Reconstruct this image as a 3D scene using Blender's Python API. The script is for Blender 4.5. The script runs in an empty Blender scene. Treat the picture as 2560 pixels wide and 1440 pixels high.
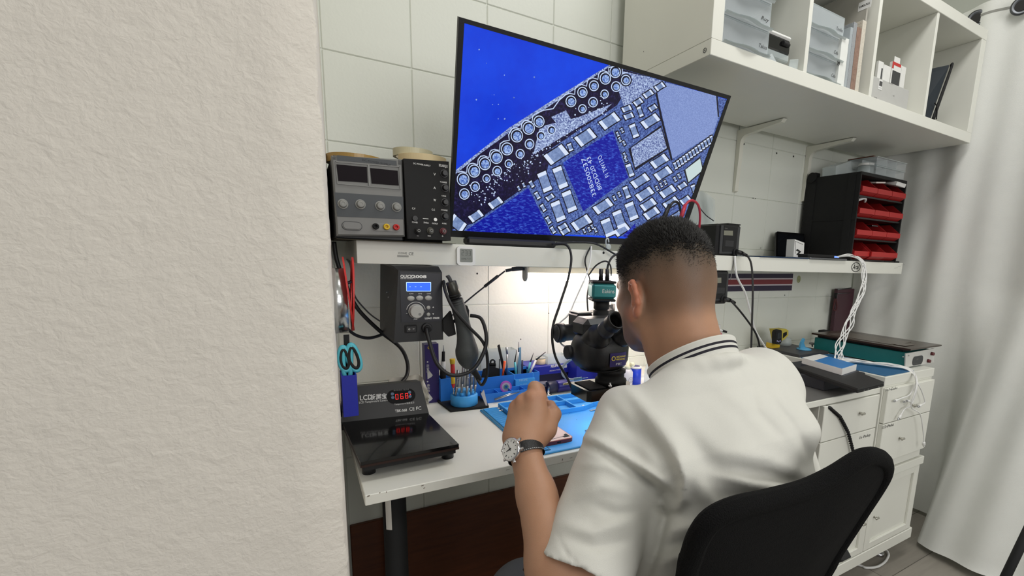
import bpy, math, random
import numpy as np
from mathutils import Matrix, Vector, Quaternion
random.seed(7); rng = np.random.default_rng(7)
S = bpy.context.scene; COL = S.collection
V3 = lambda *a: np.array(a, float)
# ------------------------------------------------------------ camera (lens solved from the room's own straight lines)
FPX, YAW, PITCH, ROLL, CX, CY = 1183.43, 0.546115, 0.171033, 0.03273, 1465.88, 847.69
CAM = V3(0, 0, 1.14)
fw = V3(math.sin(YAW)*math.cos(PITCH), math.cos(YAW)*math.cos(PITCH), -math.sin(PITCH))
r0 = V3(math.cos(YAW), -math.sin(YAW), 0); u0 = np.cross(r0, fw)
rt = r0*math.cos(ROLL)+u0*math.sin(ROLL); up = -r0*math.sin(ROLL)+u0*math.cos(ROLL)
cam = bpy.data.cameras.new('camera'); co = bpy.data.objects.new('camera', cam); COL.objects.link(co)
cam.sensor_fit = 'HORIZONTAL'; cam.sensor_width = 36; cam.lens = FPX/2560*36
cam.shift_x = -(CX-1280)/2560; cam.shift_y = (CY-720)/2560; cam.clip_start = .02
co.matrix_world = Matrix(((rt[0], up[0], -fw[0], CAM[0]), (rt[1], up[1], -fw[1], CAM[1]), (rt[2], up[2], -fw[2], CAM[2]), (0, 0, 0, 1)))
S.camera = co
def ray(x, y): return rt*(x-CX)/FPX - up*(y-CY)/FPX + fw
def onz(x, y, z): d = ray(x, y); return CAM+d*((z-CAM[2])/d[2])
def ony(x, y, Y): d = ray(x, y); return CAM+d*(Y/d[1])
def onx(x, y, X): d = ray(x, y); return CAM+d*(X/d[0])
def ond(x, y, d): return CAM+ray(x, y)*d
def onp(x, y, P, N): d = ray(x, y); return CAM+d*(np.dot(N, P-CAM)/np.dot(N, d))
# ------------------------------------------------------------ materials
def lin(c):
    return [((v/255+.055)/1.055)**2.4 if v > 10.3 else v/255/12.92 for v in c]
MATS = {}
def mat(name, col, rough=.5, metal=0, var=.06, vs=40, bump=0, bs=200, emit=0, alpha=1, trans=0, coat=0, spec=.5, ecol=None):
    if name in MATS: return MATS[name]
    m = bpy.data.materials.new(name); m.use_nodes = True; nt = m.node_tree; b = nt.nodes['Principled BSDF']
    c = lin(col)
    tc = nt.nodes.new('ShaderNodeTexCoord'); n = nt.nodes.new('ShaderNodeTexNoise'); n.inputs['Scale'].default_value = vs; n.inputs['Detail'].default_value = 4
    nt.links.new(tc.outputs['Object'], n.inputs['Vector'])
    rp = nt.nodes.new('ShaderNodeMix'); rp.data_type = 'RGBA'
    nt.links.new(n.outputs['Fac'], rp.inputs[0])
    rp.inputs[6].default_value = (*[v*(1-var) for v in c], 1); rp.inputs[7].default_value = (*[min(1, v*(1+var)) for v in c], 1)
    nt.links.new(rp.outputs[2], b.inputs['Base Color'])
    b.inputs['Roughness'].default_value = rough; b.inputs['Metallic'].default_value = metal
    b.inputs['Specular IOR Level'].default_value = spec; b.inputs['Coat Weight'].default_value = coat
    b.inputs['Alpha'].default_value = alpha; b.inputs['Transmission Weight'].default_value = trans
    if bump:
        n2 = nt.nodes.new('ShaderNodeTexNoise'); n2.inputs['Scale'].default_value = bs; n2.inputs['Detail'].default_value = 5
        nt.links.new(tc.outputs['Object'], n2.inputs['Vector'])
        bp = nt.nodes.new('ShaderNodeBump'); bp.inputs['Strength'].default_value = bump; bp.inputs['Distance'].default_value = .004
        nt.links.new(n2.outputs['Fac'], bp.inputs['Height']); nt.links.new(bp.outputs[0], b.inputs['Normal'])
    if emit:
        if ecol is None: nt.links.new(rp.outputs[2], b.inputs['Emission Color'])
        else: b.inputs['Emission Color'].default_value = (*lin(ecol), 1)
        b.inputs['Emission Strength'].default_value = emit
    MATS[name] = m; return m
def nodes(m): return m.node_tree, m.node_tree.nodes['Principled BSDF']
black = mat('black plastic', (22, 22, 24), .42, bump=.08, bs=600)
blackm = mat('matte black', (14, 14, 15), .75)
blackg = mat('gloss black', (10, 10, 11), .12, coat=.3)
rubber = mat('black rubber cable', (16, 16, 17), .5)
dgrey = mat('dark grey plastic', (52, 53, 55), .5)
grey = mat('grey plastic', (122, 122, 120), .5)
lgrey = mat('light grey plastic', (165, 165, 160), .5)
white = mat('white laminate', (226, 226, 217), .42, var=.03, vs=6)
whitep = mat('white plastic', (230, 230, 228), .4, var=.02)
steel = mat('brushed steel', (180, 182, 185), .28, 1)
chrome = mat('chrome', (215, 215, 218), .12, 1)
darksteel = mat('dark steel', (95, 97, 100), .35, 1)
red = mat('red plastic', (190, 40, 36), .45)
redb = mat('red bin plastic', (150, 22, 24), .5)
blue = mat('navy blue plastic', (20, 32, 150), .4)
rblue = mat('bright blue silicone', (66, 162, 232), .55)
rblue2 = mat('organizer blue plastic', (40, 122, 216), .45)
teal = mat('teal enamel', (22, 112, 110), .4)
cyan = mat('turquoise plastic', (82, 180, 196), .45)
yellow = mat('yellow plastic', (214, 178, 40), .45)
orange = mat('orange plastic', (235, 90, 40), .45)
purple = mat('dark violet print', (46, 32, 104), .4)
ink = mat('white print', (222, 222, 220), .6, var=0)
inkd = mat('black print', (30, 30, 30), .6, var=0)
inkg = mat('grey print', (120, 120, 118), .6, var=0)
clear = mat('frosted clear plastic', (215, 225, 226), .25, alpha=.42, var=.05)
clear2 = mat('thin clear plastic', (225, 232, 235), .12, alpha=.28, var=.05)
# ------------------------------------------------------------ mesh builder
class MB:
    def __init__(s): s.v = []; s.f = []; s.m = []; s.s = []; s.mi = 0
    def add(s, vs, fs, sm=False):
        o = len(s.v); s.v += [tuple(map(float, v)) for v in vs]
        for f in fs: s.f.append(tuple(i+o for i in f)); s.m.append(s.mi); s.s.append(sm)
        return s
    def mat(s, i): s.mi = i; return s
    def box(s, c, d, b=0, U=(1, 0, 0), V=(0, 1, 0)):
        c = np.array(c, float); U = np.array(U, float); V = np.array(V, float); W = np.cross(U, V)
        h = np.array(d, float)/2; b = min(b, h.min()*.98)
        vs = []; fs = []
        if b <= 0:
            for x in (-1, 1):
                for y in (-1, 1):
                    for z in (-1, 1): vs.append(c+U*h[0]*x+V*h[1]*y+W*h[2]*z)
            fs = [(0, 1, 3, 2), (4, 6, 7, 5), (0, 4, 5, 1), (2, 3, 7, 6), (0, 2, 6, 4), (1, 5, 7, 3)]
            return s.add(vs, fs)
        ix = {}
        for x in (-1, 1):
            for y in (-1, 1):
                for z in (-1, 1):
                    for a in range(3):
                        q = np.array([x, y, z])*(h-b); q[a] += b*(x, y, z)[a]
                        ix[x, y, z, a] = len(vs); vs.append(c+U*q[0]+V*q[1]+W*q[2])
        def face(l):
            P = [vs[i]-c for i in l]; n = np.cross(P[1]-P[0], P[2]-P[0]); m = sum(P)
            fs.append(tuple(l) if np.dot(n, m) > 0 else tuple(l[::-1]))
        for a in range(3):
            o = [i for i in range(3) if i != a]
            for sg in (-1, 1):
                l = []
                for p, q in ((-1, -1), (1, -1), (1, 1), (-1, 1)):
                    k = [0, 0, 0]; k[a] = sg; k[o[0]] = p; k[o[1]] = q; l.append(ix[(*k, a)])
                face(l)
            for p in (-1, 1):
                for q in (-1, 1):
                    k0 = [0, 0, 0]; k0[o[0]] = p; k0[o[1]] = q; k1 = list(k0); k0[a] = -1; k1[a] = 1
                    face([ix[(*k0, o[0])], ix[(*k1, o[0])], ix[(*k1, o[1])], ix[(*k0, o[1])]])
        for x in (-1, 1):
            for y in (-1, 1):
                for z in (-1, 1): face([ix[x, y, z, 0], ix[x, y, z, 1], ix[x, y, z, 2]])
        return s.add(vs, fs)
    def bx(s, x0, x1, y0, y1, z0, z1, b=0):
        return s.box(((x0+x1)/2, (y0+y1)/2, (z0+z1)/2), (abs(x1-x0), abs(y1-y0), abs(z1-z0)), b)
    def lathe(s, prof, p, ax=(0, 0, 1), n=24, sm=True, sc=(1, 1), U=None):
        p = np.array(p, float); W = np.array(ax, float); W /= np.linalg.norm(W)
        if U is None: U = np.cross(W, (0, 0, 1) if abs(W[2]) < .9 else (1, 0, 0))
        U = np.array(U, float); U -= W*np.dot(U, W); U /= np.linalg.norm(U); T = np.cross(W, U)
        vs = []; fs = []
        for r, h in prof:
            for i in range(n):
                a = 2*math.pi*i/n; vs.append(p+W*h+(U*math.cos(a)*sc[0]+T*math.sin(a)*sc[1])*r)
        k = len(prof)
        for j in range(k-1):
            for i in range(n):
                i2 = (i+1) % n; fs.append((j*n+i, j*n+i2, (j+1)*n+i2, (j+1)*n+i))
        s.add(vs, fs, sm)
        o = len(s.v)-len(vs)
        if prof[0] == prof[-1]: return s
        for j, rev in ((0, True), (k-1, False)):
            if prof[j][0] > 1e-6:
                l = [o+j*n+i for i in range(n)]; s.f.append(tuple(l[::-1] if rev else l)); s.m.append(s.mi); s.s.append(False)
        return s
    def cyl(s, p0, p1, r0, r1=None, n=20, b=0, sm=True):
        r1 = r0 if r1 is None else r1; p0 = np.array(p0, float); p1 = np.array(p1, float); L = np.linalg.norm(p1-p0)
        prof = [(r0, 0), (r1, L)] if not b else [(r0-b, 0), (r0, b), (r1, L-b), (r1-b, L)]
        return s.lathe(prof, p0, p1-p0, n, sm)
    def ring(s, p, ax, ro, ri, h, n=28):
        return s.lathe([(ri, 0), (ro, 0), (ro, h), (ri, h), (ri, 0)], p, ax, n, False)
    def sphere(s, c, r, n=16, sc=(1, 1, 1), U=(1, 0, 0), V=(0, 1, 0)):
        U = np.array(U, float); V = np.array(V, float); W = np.cross(U, V); c = np.array(c, float); vs = []; fs = []; k = n//2
        for j in range(k+1):
            t = math.pi*j/k
            for i in range(n):
                a = 2*math.pi*i/n
                vs.append(c+r*(U*math.sin(t)*math.cos(a)*sc[0]+V*math.sin(t)*math.sin(a)*sc[1]+W*math.cos(t)*sc[2]))
        for j in range(k):
            for i in range(n): fs.append((j*n+i, (j+1)*n+i, (j+1)*n+(i+1) % n, j*n+(i+1) % n))
        return s.add(vs, fs, True)
    def tube(s, pts, r, n=8, sub=5, closed=False, flat=None):
        P = [np.array(p, float) for p in pts]; Q = []
        if sub > 1 and len(P) > 2:
            m = len(P)
            for i in range(m if closed else m-1):
                g = lambda j: P[j % m] if closed else P[max(0, min(m-1, j))]
                a, b, c, d = g(i-1), g(i), g(i+1), g(i+2)
                for k in range(sub):
                    t = k/sub; Q.append(.5*((2*b)+(c-a)*t+(2*a-5*b+4*c-d)*t*t+(3*b-a-3*c+d)*t**3))
            if not closed: Q.append(P[-1])
        else: Q = P
        m = len(Q); vs = []; fs = []; Np = None
        for i in range(m):
            T = Q[(i+1) % m]-Q[i-1] if closed else Q[min(m-1, i+1)]-Q[max(0, i-1)]
            T = T/(np.linalg.norm(T)+1e-12)
            if Np is None: Np = np.cross(T, (0, 0, 1) if abs(T[2]) < .9 else (1, 0, 0))
            Np = Np-T*np.dot(Np, T); Np = Np/(np.linalg.norm(Np)+1e-12); B = np.cross(T, Np)
            rr = float(np.interp(i/(m-1), np.linspace(0, 1, len(r)), r)) if isinstance(r, (list, tuple)) else r
            for k in range(n):
                a = 2*math.pi*k/n; vs.append(Q[i]+(Np*math.cos(a)+B*math.sin(a))*rr)
        for i in range(m if closed else m-1):
            for k in range(n): fs.append((i*n+k, i*n+(k+1) % n, ((i+1) % m)*n+(k+1) % n, ((i+1) % m)*n+k))
        if not closed: fs += [tuple(range(n))[::-1], tuple((m-1)*n+k for k in range(n))]
        return s.add(vs, fs, True)
    def prism(s, P, vec, sm=False):
        P = [np.array(p, float) for p in P]; vec = np.array(vec, float); n = len(P)
        nn = sum(np.cross(P[i]-P[0], P[(i+1) % n]-P[0]) for i in range(1, n-1))
        if np.dot(nn, vec) > 0: P = P[::-1]
        vs = P+[p+vec for p in P]
        s.add(vs, [tuple(range(n)), tuple(range(2*n-1, n-1, -1))])
        o = len(s.v)-2*n
        for i in range(n): s.f.append((o+(i+1) % n, o+i, o+n+i, o+n+(i+1) % n)); s.m.append(s.mi); s.s.append(sm)
        return s
    def poly(s, P): return s.add(P, [tuple(range(len(P)))])
    def grid(s, fn, nu, nv, sm=True, flip=False):
        vs = [fn(i/(nu-1), j/(nv-1)) for i in range(nu) for j in range(nv)]
        fs = [(i*nv+j, (i+1)*nv+j, (i+1)*nv+j+1, i*nv+j+1) for i in range(nu-1) for j in range(nv-1)]
        return s.add(vs, [f[::-1] for f in fs] if flip else fs, sm)
    def text(s, body, size, o, U=(1, 0, 0), V=(0, 0, 1), al='LEFT', bold=0, sx=1, width=None, shear=0):
        c = bpy.data.curves.new('t', 'FONT'); c.body = body; c.size = 1; c.align_x = al; c.resolution_u = 2; c.offset = bold; c.shear = shear
        ob_ = bpy.data.objects.new('t', c); COL.objects.link(ob_)
        dg = bpy.context.evaluated_depsgraph_get(); dg.update()
        me = bpy.data.meshes.new_from_object(ob_.evaluated_get(dg))
        o = np.array(o, float); U = np.array(U, float); V = np.array(V, float); W = np.cross(U, V)
        if len(me.vertices):
            xs = [v.co.x for v in me.vertices]
            if width: sx = width/((max(xs)-min(xs))*size)
            s.add([o+U*v.co.x*size*sx+V*v.co.y*size for v in me.vertices], [tuple(p.vertices) for p in me.polygons])
        bpy.data.objects.remove(ob_); bpy.data.curves.remove(c); bpy.data.meshes.remove(me); return s
    def seg7(s, txt, h, o, U=(1, 0, 0), V=(0, 0, 1), sp=.72):
        SG = {'0': 'abcdef', '2': 'abged', '3': 'abgcd', '6': 'afgedc', '8': 'abcdefg', '-': 'g', '1': 'bc', '4': 'fgbc', '5': 'afgcd', '7': 'abc', '9': 'abcdfg'}
        o = np.array(o, float); U = np.array(U, float); V = np.array(V, float); w = h*.5; t = h*.11
        R = {'a': (0, w, h-t, h), 'd': (0, w, 0, t), 'g': (0, w, h/2-t/2, h/2+t/2), 'f': (0, t, h/2, h), 'e': (0, t, 0, h/2), 'b': (w-t, w, h/2, h), 'c': (w-t, w, 0, h/2)}
        for i, ch in enumerate(txt):
            for k in SG.get(ch, ''):
                a, b, c, d = R[k]; q = o+U*i*h*sp
                g = t*.18
                s.poly([q+U*(a+g)+V*(c+g), q+U*(b-g)+V*(c+g), q+U*(b-g)+V*(d-g), q+U*(a+g)+V*(d-g)])
        return s
    def disc(s, p, ax, r, n=24, sc=1):
        W = np.array(ax, float); W /= np.linalg.norm(W); U = np.cross(W, (0, 0, 1) if abs(W[2]) < .9 else (1, 0, 0)); U /= np.linalg.norm(U); T = np.cross(W, U)
        return s.poly([np.array(p, float)+(U*math.cos(2*math.pi*i/n)+T*math.sin(2*math.pi*i/n)*sc)*r for i in range(n)])
ROOT = {}
def ob(name, mb, mats, parent=None, kind=None, label=None):
    me = bpy.data.meshes.new(name); vs = mb.v
    R = None
    if parent is not None:
        p = parent
        while p is not None and p.name not in ROOT: p = p.parent
        R = ROOT.get(p.name) if p else None
    if R is not None:
        A = np.array(vs) - R[0]; c, s_ = math.cos(-R[1]), math.sin(-R[1])
        vs = np.column_stack([A[:, 0]*c-A[:, 1]*s_, A[:, 0]*s_+A[:, 1]*c, A[:, 2]]).tolist()
    me.from_pydata(vs, [], mb.f)
    for m in (mats if isinstance(mats, (list, tuple)) else [mats]): me.materials.append(m)
    me.polygons.foreach_set('material_index', mb.m); me.polygons.foreach_set('use_smooth', mb.s); me.update()
    o = bpy.data.objects.new(name, me); COL.objects.link(o)
    if parent is not None: o.parent = parent
    if kind: o['kind'] = kind
    if label: o['label'] = label
    return o
def tag(o, label, cat, group=None):
    o['label'] = label; o['category'] = cat
    if group: o['group'] = group
    return o
def thing(name, label, cat, loc=(0, 0, 0), rz=0, group=None):
    o = bpy.data.objects.new(name, None); COL.objects.link(o); o.empty_display_size = .03
    o.location = [float(v) for v in loc]; o.rotation_euler = (0, 0, rz); ROOT[o.name] = (np.array(loc, float), rz)
    return tag(o, label, cat, group)
def single(name, mb, mats, label, cat, group=None, kind=None):
    """one-mesh thing: origin moved to the middle of its base"""
    A = np.array(mb.v); c = (A.min(0)+A.max(0))/2; c[2] = A[:, 2].min()
    mb.v = (A-c).tolist(); o = ob(name, mb, mats); o.location = c; tag(o, label, cat, group)
    if kind: o['kind'] = kind
    return o
def dup(root, loc, label, group=None, rz=None):
    r = root.copy(); COL.objects.link(r); r.location = [float(v) for v in loc]; r['label'] = label
    if rz is not None: r.rotation_euler = (0, 0, rz)
    if group: r['group'] = group
    for ch in list(root.children):
        c = ch.copy(); COL.objects.link(c); c.parent = r
        for g in list(ch.children): d = g.copy(); COL.objects.link(d); d.parent = c
    return r
def rrect(w, h, r, n=4):
    P = []
    for cx, cy, a0 in ((w/2-r, h/2-r, 0), (-w/2+r, h/2-r, 90), (-w/2+r, -h/2+r, 180), (w/2-r, -h/2+r, 270)):
        for i in range(n+1): a = math.radians(a0+90*i/n); P.append((cx+r*math.cos(a), cy+r*math.sin(a)))
    return P
def plate(mb, c, w, h, r, t, U=(1, 0, 0), V=(0, 0, 1), n=4):
    """rounded plate centred at c in the U,V plane, thickness t along UxV"""
    c = np.array(c, float); U = np.array(U, float); V = np.array(V, float)
    return mb.prism([c+U*a+V*b for a, b in rrect(w, h, r, n)], np.cross(U, V)*t)
FR = V3(0, -1, 0)
# ============================================================ SETTING
def struct(name, mb, m): return ob(name, mb, m, kind='structure')
WY = 1.39
wallm = mat('white painted block', (222, 225, 216), .5, var=.025, vs=3, bump=.12, bs=120)
m_ = MB(); PX, X0, PZ, Z0 = .2055, .0785, .2078, 1.403-.2078*7
m_.bx(-.3, 3.0, WY+.003, WY+.12, 0, 2.75)
for i in range(-2, 15):
    for k in range(-1, 14):
        xa, xb, za, zb = X0+PX*i+.0006, X0+PX*(i+1)-.0006, Z0+PZ*k+.0006, Z0+PZ*(k+1)-.0006
        za = max(za, .0); zb = min(zb, 2.75); xb = min(xb, 3.0)
        m_.box(((xa+xb)/2, WY+.006, (za+zb)/2), (xb-xa, .012, zb-za), .0020)
struct('wall_back', m_, wallm)
# rough plaster pillar at the left, close to the camera
YE = .62
pl = mat('rough plaster', (226, 220, 210), .85, var=.03, vs=9)
nt, b = nodes(pl); tc = nt.nodes.new('ShaderNodeTexCoord'); prev = None
for sc, st, ds, dt in ((60, .30, .006, 7), (190, .30, .003, 4), (11, .22, .010, 3)):
    n = nt.nodes.new('ShaderNodeTexNoise'); n.inputs['Scale'].default_value = sc; n.inputs['Detail'].default_value = dt; n.inputs['Distortion'].default_value = .6
    nt.links.new(tc.outputs['Object'], n.inputs['Vector'])
    bp = nt.nodes.new('ShaderNodeBump'); bp.inputs['Strength'].default_value = st; bp.inputs['Distance'].default_value = ds
    nt.links.new(n.outputs['Fac'], bp.inputs['Height'])
    if prev: nt.links.new(prev.outputs[0], bp.inputs['Normal'])
    prev = bp
nt.links.new(prev.outputs[0], b.inputs['Normal'])
m_ = MB(); xe = ony(830, 720, YE)[0]; NZ = 220
def jit(z): return .0009*math.sin(z*61)+.0006*math.sin(z*143+1)+.0005*math.sin(z*311+2)
rows = []
for i in range(NZ+1):
    z = 2.75*i/NZ; x = xe+jit(z)-.001
    rows.append([(-2.4, YE, z), (x-.05, YE, z), (x-.003, YE, z), (x, YE+.003+.5*abs(jit(z)), z), (.0755, WY+.002, z)])
vs = [p for r in rows for p in r]
m_.add(vs, [(i*5+j, i*5+j+1, (i+1)*5+j+1, (i+1)*5+j) for i in range(NZ) for j in range(4)], True)
struct('wall_left', m_, pl)
fl = mat('grey wood floor', (158, 152, 142), .45, var=.12, vs=5)
nt, b = nodes(fl); tc = nt.nodes.new('ShaderNodeTexCoord'); br = nt.nodes.new('ShaderNodeTexBrick'); mp = nt.nodes.new('ShaderNodeMapping')
mp.inputs['Rotation'].default_value[2] = .0; nt.links.new(tc.outputs['Object'], mp.inputs[0]); nt.links.new(mp.outputs[0], br.inputs['Vector'])
br.inputs['Scale'].default_value = 1; br.inputs['Brick Width'].default_value = 1.2; br.inputs['Row Height'].default_value = .19; br.inputs['Mortar Size'].default_value = .0015
br.inputs['Color1'].default_value = (*lin((164, 158, 148)), 1); br.inputs['Color2'].default_value = (*lin((150, 144, 134)), 1); br.inputs['Mortar'].default_value = (*lin((95, 90, 82)), 1)
nz = nt.nodes.new('ShaderNodeTexNoise'); nz.inputs['Scale'].default_value = 6; nz.inputs['Detail'].default_value = 6; mp2 = nt.nodes.new('ShaderNodeMapping'); mp2.inputs['Scale'].default_value = (1, 9, 1)
nt.links.new(tc.outputs['Object'], mp2.inputs[0]); nt.links.new(mp2.outputs[0], nz.inputs['Vector'])
mx = nt.nodes.new('ShaderNodeMix'); mx.data_type = 'RGBA'; mx.blend_type = 'MULTIPLY'; mx.inputs[0].default_value = .35
nt.links.new(br.outputs['Color'], mx.inputs[6]); nt.links.new(nz.outputs['Fac'], mx.inputs[7]); nt.links.new(mx.outputs[2], b.inputs['Base Color'])
m_ = MB().bx(-2.4, 3.0, -2.5, 1.6, -.05, 0); struct('floor', m_, fl)
struct('ceiling', MB().bx(-2.4, 3.0, -2.5, 1.6, 2.75, 2.8), mat('ceiling paint', (225, 225, 218), .8))
struct('wall_right', MB().bx(2.9, 3.0, -2.5, 1.5, 0, 2.75), wallm)
wd = mat('dark brown wood', (82, 40, 20), .42, var=.3, vs=8)
nt, b = nodes(wd); wv = nt.nodes.new('ShaderNodeTexNoise'); mp = nt.nodes.new('ShaderNodeMapping'); mp.inputs['Scale'].default_value = (3, 1, 26); wv.inputs['Detail'].default_value = 6; wv.inputs['Scale'].default_value = 3
tc = nt.nodes.new('ShaderNodeTexCoord'); nt.links.new(tc.outputs['Object'], mp.inputs[0]); nt.links.new(mp.outputs[0], wv.inputs['Vector'])
cr = nt.nodes.new('ShaderNodeMix'); cr.data_type = 'RGBA'; cr.inputs[6].default_value = (*lin((62, 28, 12)), 1); cr.inputs[7].default_value = (*lin((110, 58, 28)), 1)
nt.links.new(wv.outputs['Fac'], cr.inputs[0]); nt.links.new(cr.outputs[2], b.inputs['Base Color'])
struct('trim_1', MB().bx(.08, 1.33, WY-.014, WY, .0, .372, .002), wd)
# ============================================================ DESK
desk = thing('desk', 'white laminate desk along the block wall, crowded with repair tools', 'desk', (.8, 1.1, 0))
m_ = MB().bx(.071, 1.655, .806, 1.384, .7205, .7395, .0012); ob('tabletop', m_, white, desk)
scm = mat('worn edge stain', (120, 108, 96), .7)
m_ = MB()
for px, py, w, h in ((948, 1234, 3, 4), (965, 1233, 2, 6), (1053, 1216, 7, 3), (1058, 1222, 5, 3), (1265, 1176, 12, 2), (1405, 1152, 3, 8), (1424, 1146, 10, 2), (1440, 1142, 8, 2), (918, 1243, 6, 5), (1350, 1158, 6, 2)):
    p = ony(px, py, .8055); m_.add([p+V3(0, 0, 0), p+V3(w*.0006, 0, .0006), p+V3(w*.0007, 0, h*.0006), p+V3(.0004, 0, h*.0005)], [(0, 1, 2, 3)])
ob('edge_scuffs', m_, scm, desk)
for i, (x, y) in enumerate(((.134, .93), (.187, 1.3), (1.22, 1.3), (1.22, .93))):
    m_ = MB().cyl((x, y, .012), (x, y, .7203), .0218, n=32).cyl((x, y, 0), (x, y, .014), .024, n=24).cyl((x, y, .36), (x, y, .372), .0236, n=32); lg = ob('leg', m_, blackm, desk)
    if i == 0:
        m_ = MB(); a0 = 3.75
        m_.grid(lambda u, v: (x+.0222*math.cos(a0+u*.55), y+.0222*math.sin(a0+u*.55), .605+v*.08), 6, 2); ob('paper_label', m_, mat('paper', (215, 212, 205), .8), lg, label='white paper label')
# ============================================================ DRAWERS
hw = mat('satin nickel', (190, 188, 180), .3, 1)
def knob(mb, p): return mb.cyl(p, V3(*p)+V3(0, -.008, 0), .004, n=12).box(V3(*p)+V3(0, -.012, 0), (.022, .008, .009), .003)
def drawer(par, x0, x1, z0, z1, Y, kx, kz, name='drawer'):
    d = ob(name, MB().bx(x0, x1, Y-.016, Y, z0, z1, .0015), white, par); ob('knob', knob(MB(), (kx, Y-.016, kz)), hw, d); return d
YD = .818
un = thing('drawer_unit', 'white drawer unit tucked under the right end of the desk top', 'drawer unit', (1.49, 1.09, .43))
ob('body', MB().bx(1.337, 1.6525, YD, 1.36, .431, .7195, .001), white, un)
zg = ony(2140, 1083, YD-.016)[2]
k = ony(2152, 1033, YD-.02); drawer(un, 1.34, 1.651, zg+.0015, .7175, YD, k[0], k[2])
k = ony(2142, 1138, YD-.02); d2 = drawer(un, 1.34, 1.651, .434, zg-.0015, YD, k[0], k[2])
m_ = MB().text('i/o iPadup', .014, ony(2148, 1098, YD-.0166), bold=.0, width=.066); ob('handwriting', m_, inkd, d2)
un2 = thing('drawer_unit', 'white drawer unit with thick top, right of the desk, cables hanging over it', 'drawer unit', (1.83, 1.08, .43))
ob('body', MB().bx(1.6575, 1.997, .80, 1.36, .431, .746, .001), white, un2)
ob('top_board', MB().bx(1.6575, 1.999, .796, 1.365, .7462, .7775, .0015), white, un2)
zg = ony(2250, 1048, .788)[2]; k = ony(2236, 1008, .784)
d1 = drawer(un2, 1.663, 1.985, zg+.0015, .738, .80, 1.84, .66)
k = ony(2250, 1095, .782); d2 = drawer(un2, 1.663, 1.985, .47, zg-.0015, .80, k[0], k[2])
ob('handwriting', MB().text('i/o P-iDuAo', .014, ony(2213, 979, .7833), bold=0, width=.076), inkd, d1)
ob('handwriting', MB().text('LCD-iPhuhai', .014, ony(2204, 1073, .7833), bold=0, width=.076), inkd, d2)
bc = thing('base_cabinet', 'white low cabinet with framed doors standing on metal feet under the drawers', 'cabinet', (1.68, 1.08, 0))
ob('body', MB().bx(1.337, 2.015, .81, 1.36, .10, .4285, .001), white, bc)
ob('top_rail', MB().bx(1.335, 2.022, .792, .815, .398, .4288, .002), white, bc); ob('bottom_rail', MB().bx(1.335, 2.022, .794, .815, .085, .128, .002), white, bc)
for x0, x1, kx in ((1.345, 1.672, 1.64), (1.676, 2.005, 1.71)):
    m_ = MB().bx(x0, x1, .805, .812, .131, .395)
    for a in ((x0, x0+.035, .131, .395), (x1-.035, x1, .131, .395), (x0+.035, x1-.035, .131, .156), (x0+.035, x1-.035, .37, .395)): m_.bx(a[0], a[1], .796, .8055, a[2], a[3], .0015)
    d = ob('door', m_, white, bc); k = ony(2185, 1292, .80); ob('knob', knob(MB(), (k[0] if x0 > 1.6 else kx, .80, k[2])), hw, d)
for x in (1.42, 1.93):
    for y in (.86, 1.3): ob('foot', MB().cyl((x, y, 0), (x, y, .012), .02).cyl((x, y, .01), (x, y, .1), .014), chrome, bc)
# ============================================================ SHELVES
sh1 = thing('wall_shelf', 'long white floating shelf carrying the power supplies and the monitor', 'shelf', (.68, 1.26, 1.11))
ob('board', MB().bx(.108, 1.258, 1.13, WY-.0005, 1.111, 1.1602, .0008), white, sh1)
ob('cable_hole', MB().disc((ony(1509, 632, 1.1295)), FR, .0035), blackm, sh1)
c0 = ony(950, 620, 1.1297)
m_ = MB(); o = ony(1033-40, 634, 1.1294); m_.text('ICON4S', .007, o+V3(.002, 0, -.001), width=.018).text('CE', .009, o+V3(.024, 0, -.0025), bold=.01)
for i in range(3): m_.bx(o[0], o[0]+.024, 1.1292, 1.1298, o[2]-.004-i*.0016, o[2]-.0032-i*.0016)
ob('type_label', m_, inkg, sh1)
sh2 = thing('wall_shelf', 'white floating shelf with an oval sticker, holding the bin cabinet', 'shelf', (1.81, 1.26, 1.11))
ob('board', MB().bx(1.2615, 2.36, 1.13, WY-.0005, 1.111, 1.1602, .0008), white, sh2)
c = ony(2140, 668, 1.1297); m_ = MB()
for k_ in (1., .87):
    pass
m_.add([c+V3(math.cos(a)*.034*q, 0, math.sin(a)*.0195*q) for q in (1., .86) for a in np.linspace(0, 2*math.pi, 40, endpoint=False)], [(i, (i+1) % 40, 40+(i+1) % 40, 40+i) for i in range(40)])
m_.text('Arai', .028, c+V3(-.024, 0, -.008), width=.048, bold=.02, shear=.3); ob('oval_sticker', m_, inkd, sh2, label='black oval sticker with script lettering')
m_ = MB()
for i in range(9):
    p = ony(2236+i*3, 671-i*1.3+(i % 3), 1.1296); m_.add([p, p+V3(.004, 0, .0012), p+V3(.0045, 0, .0035), p+V3(.0005, 0, .0018)], [(0, 1, 2, 3)])
ob('faded_sticker', m_, inkg, sh2)
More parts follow.
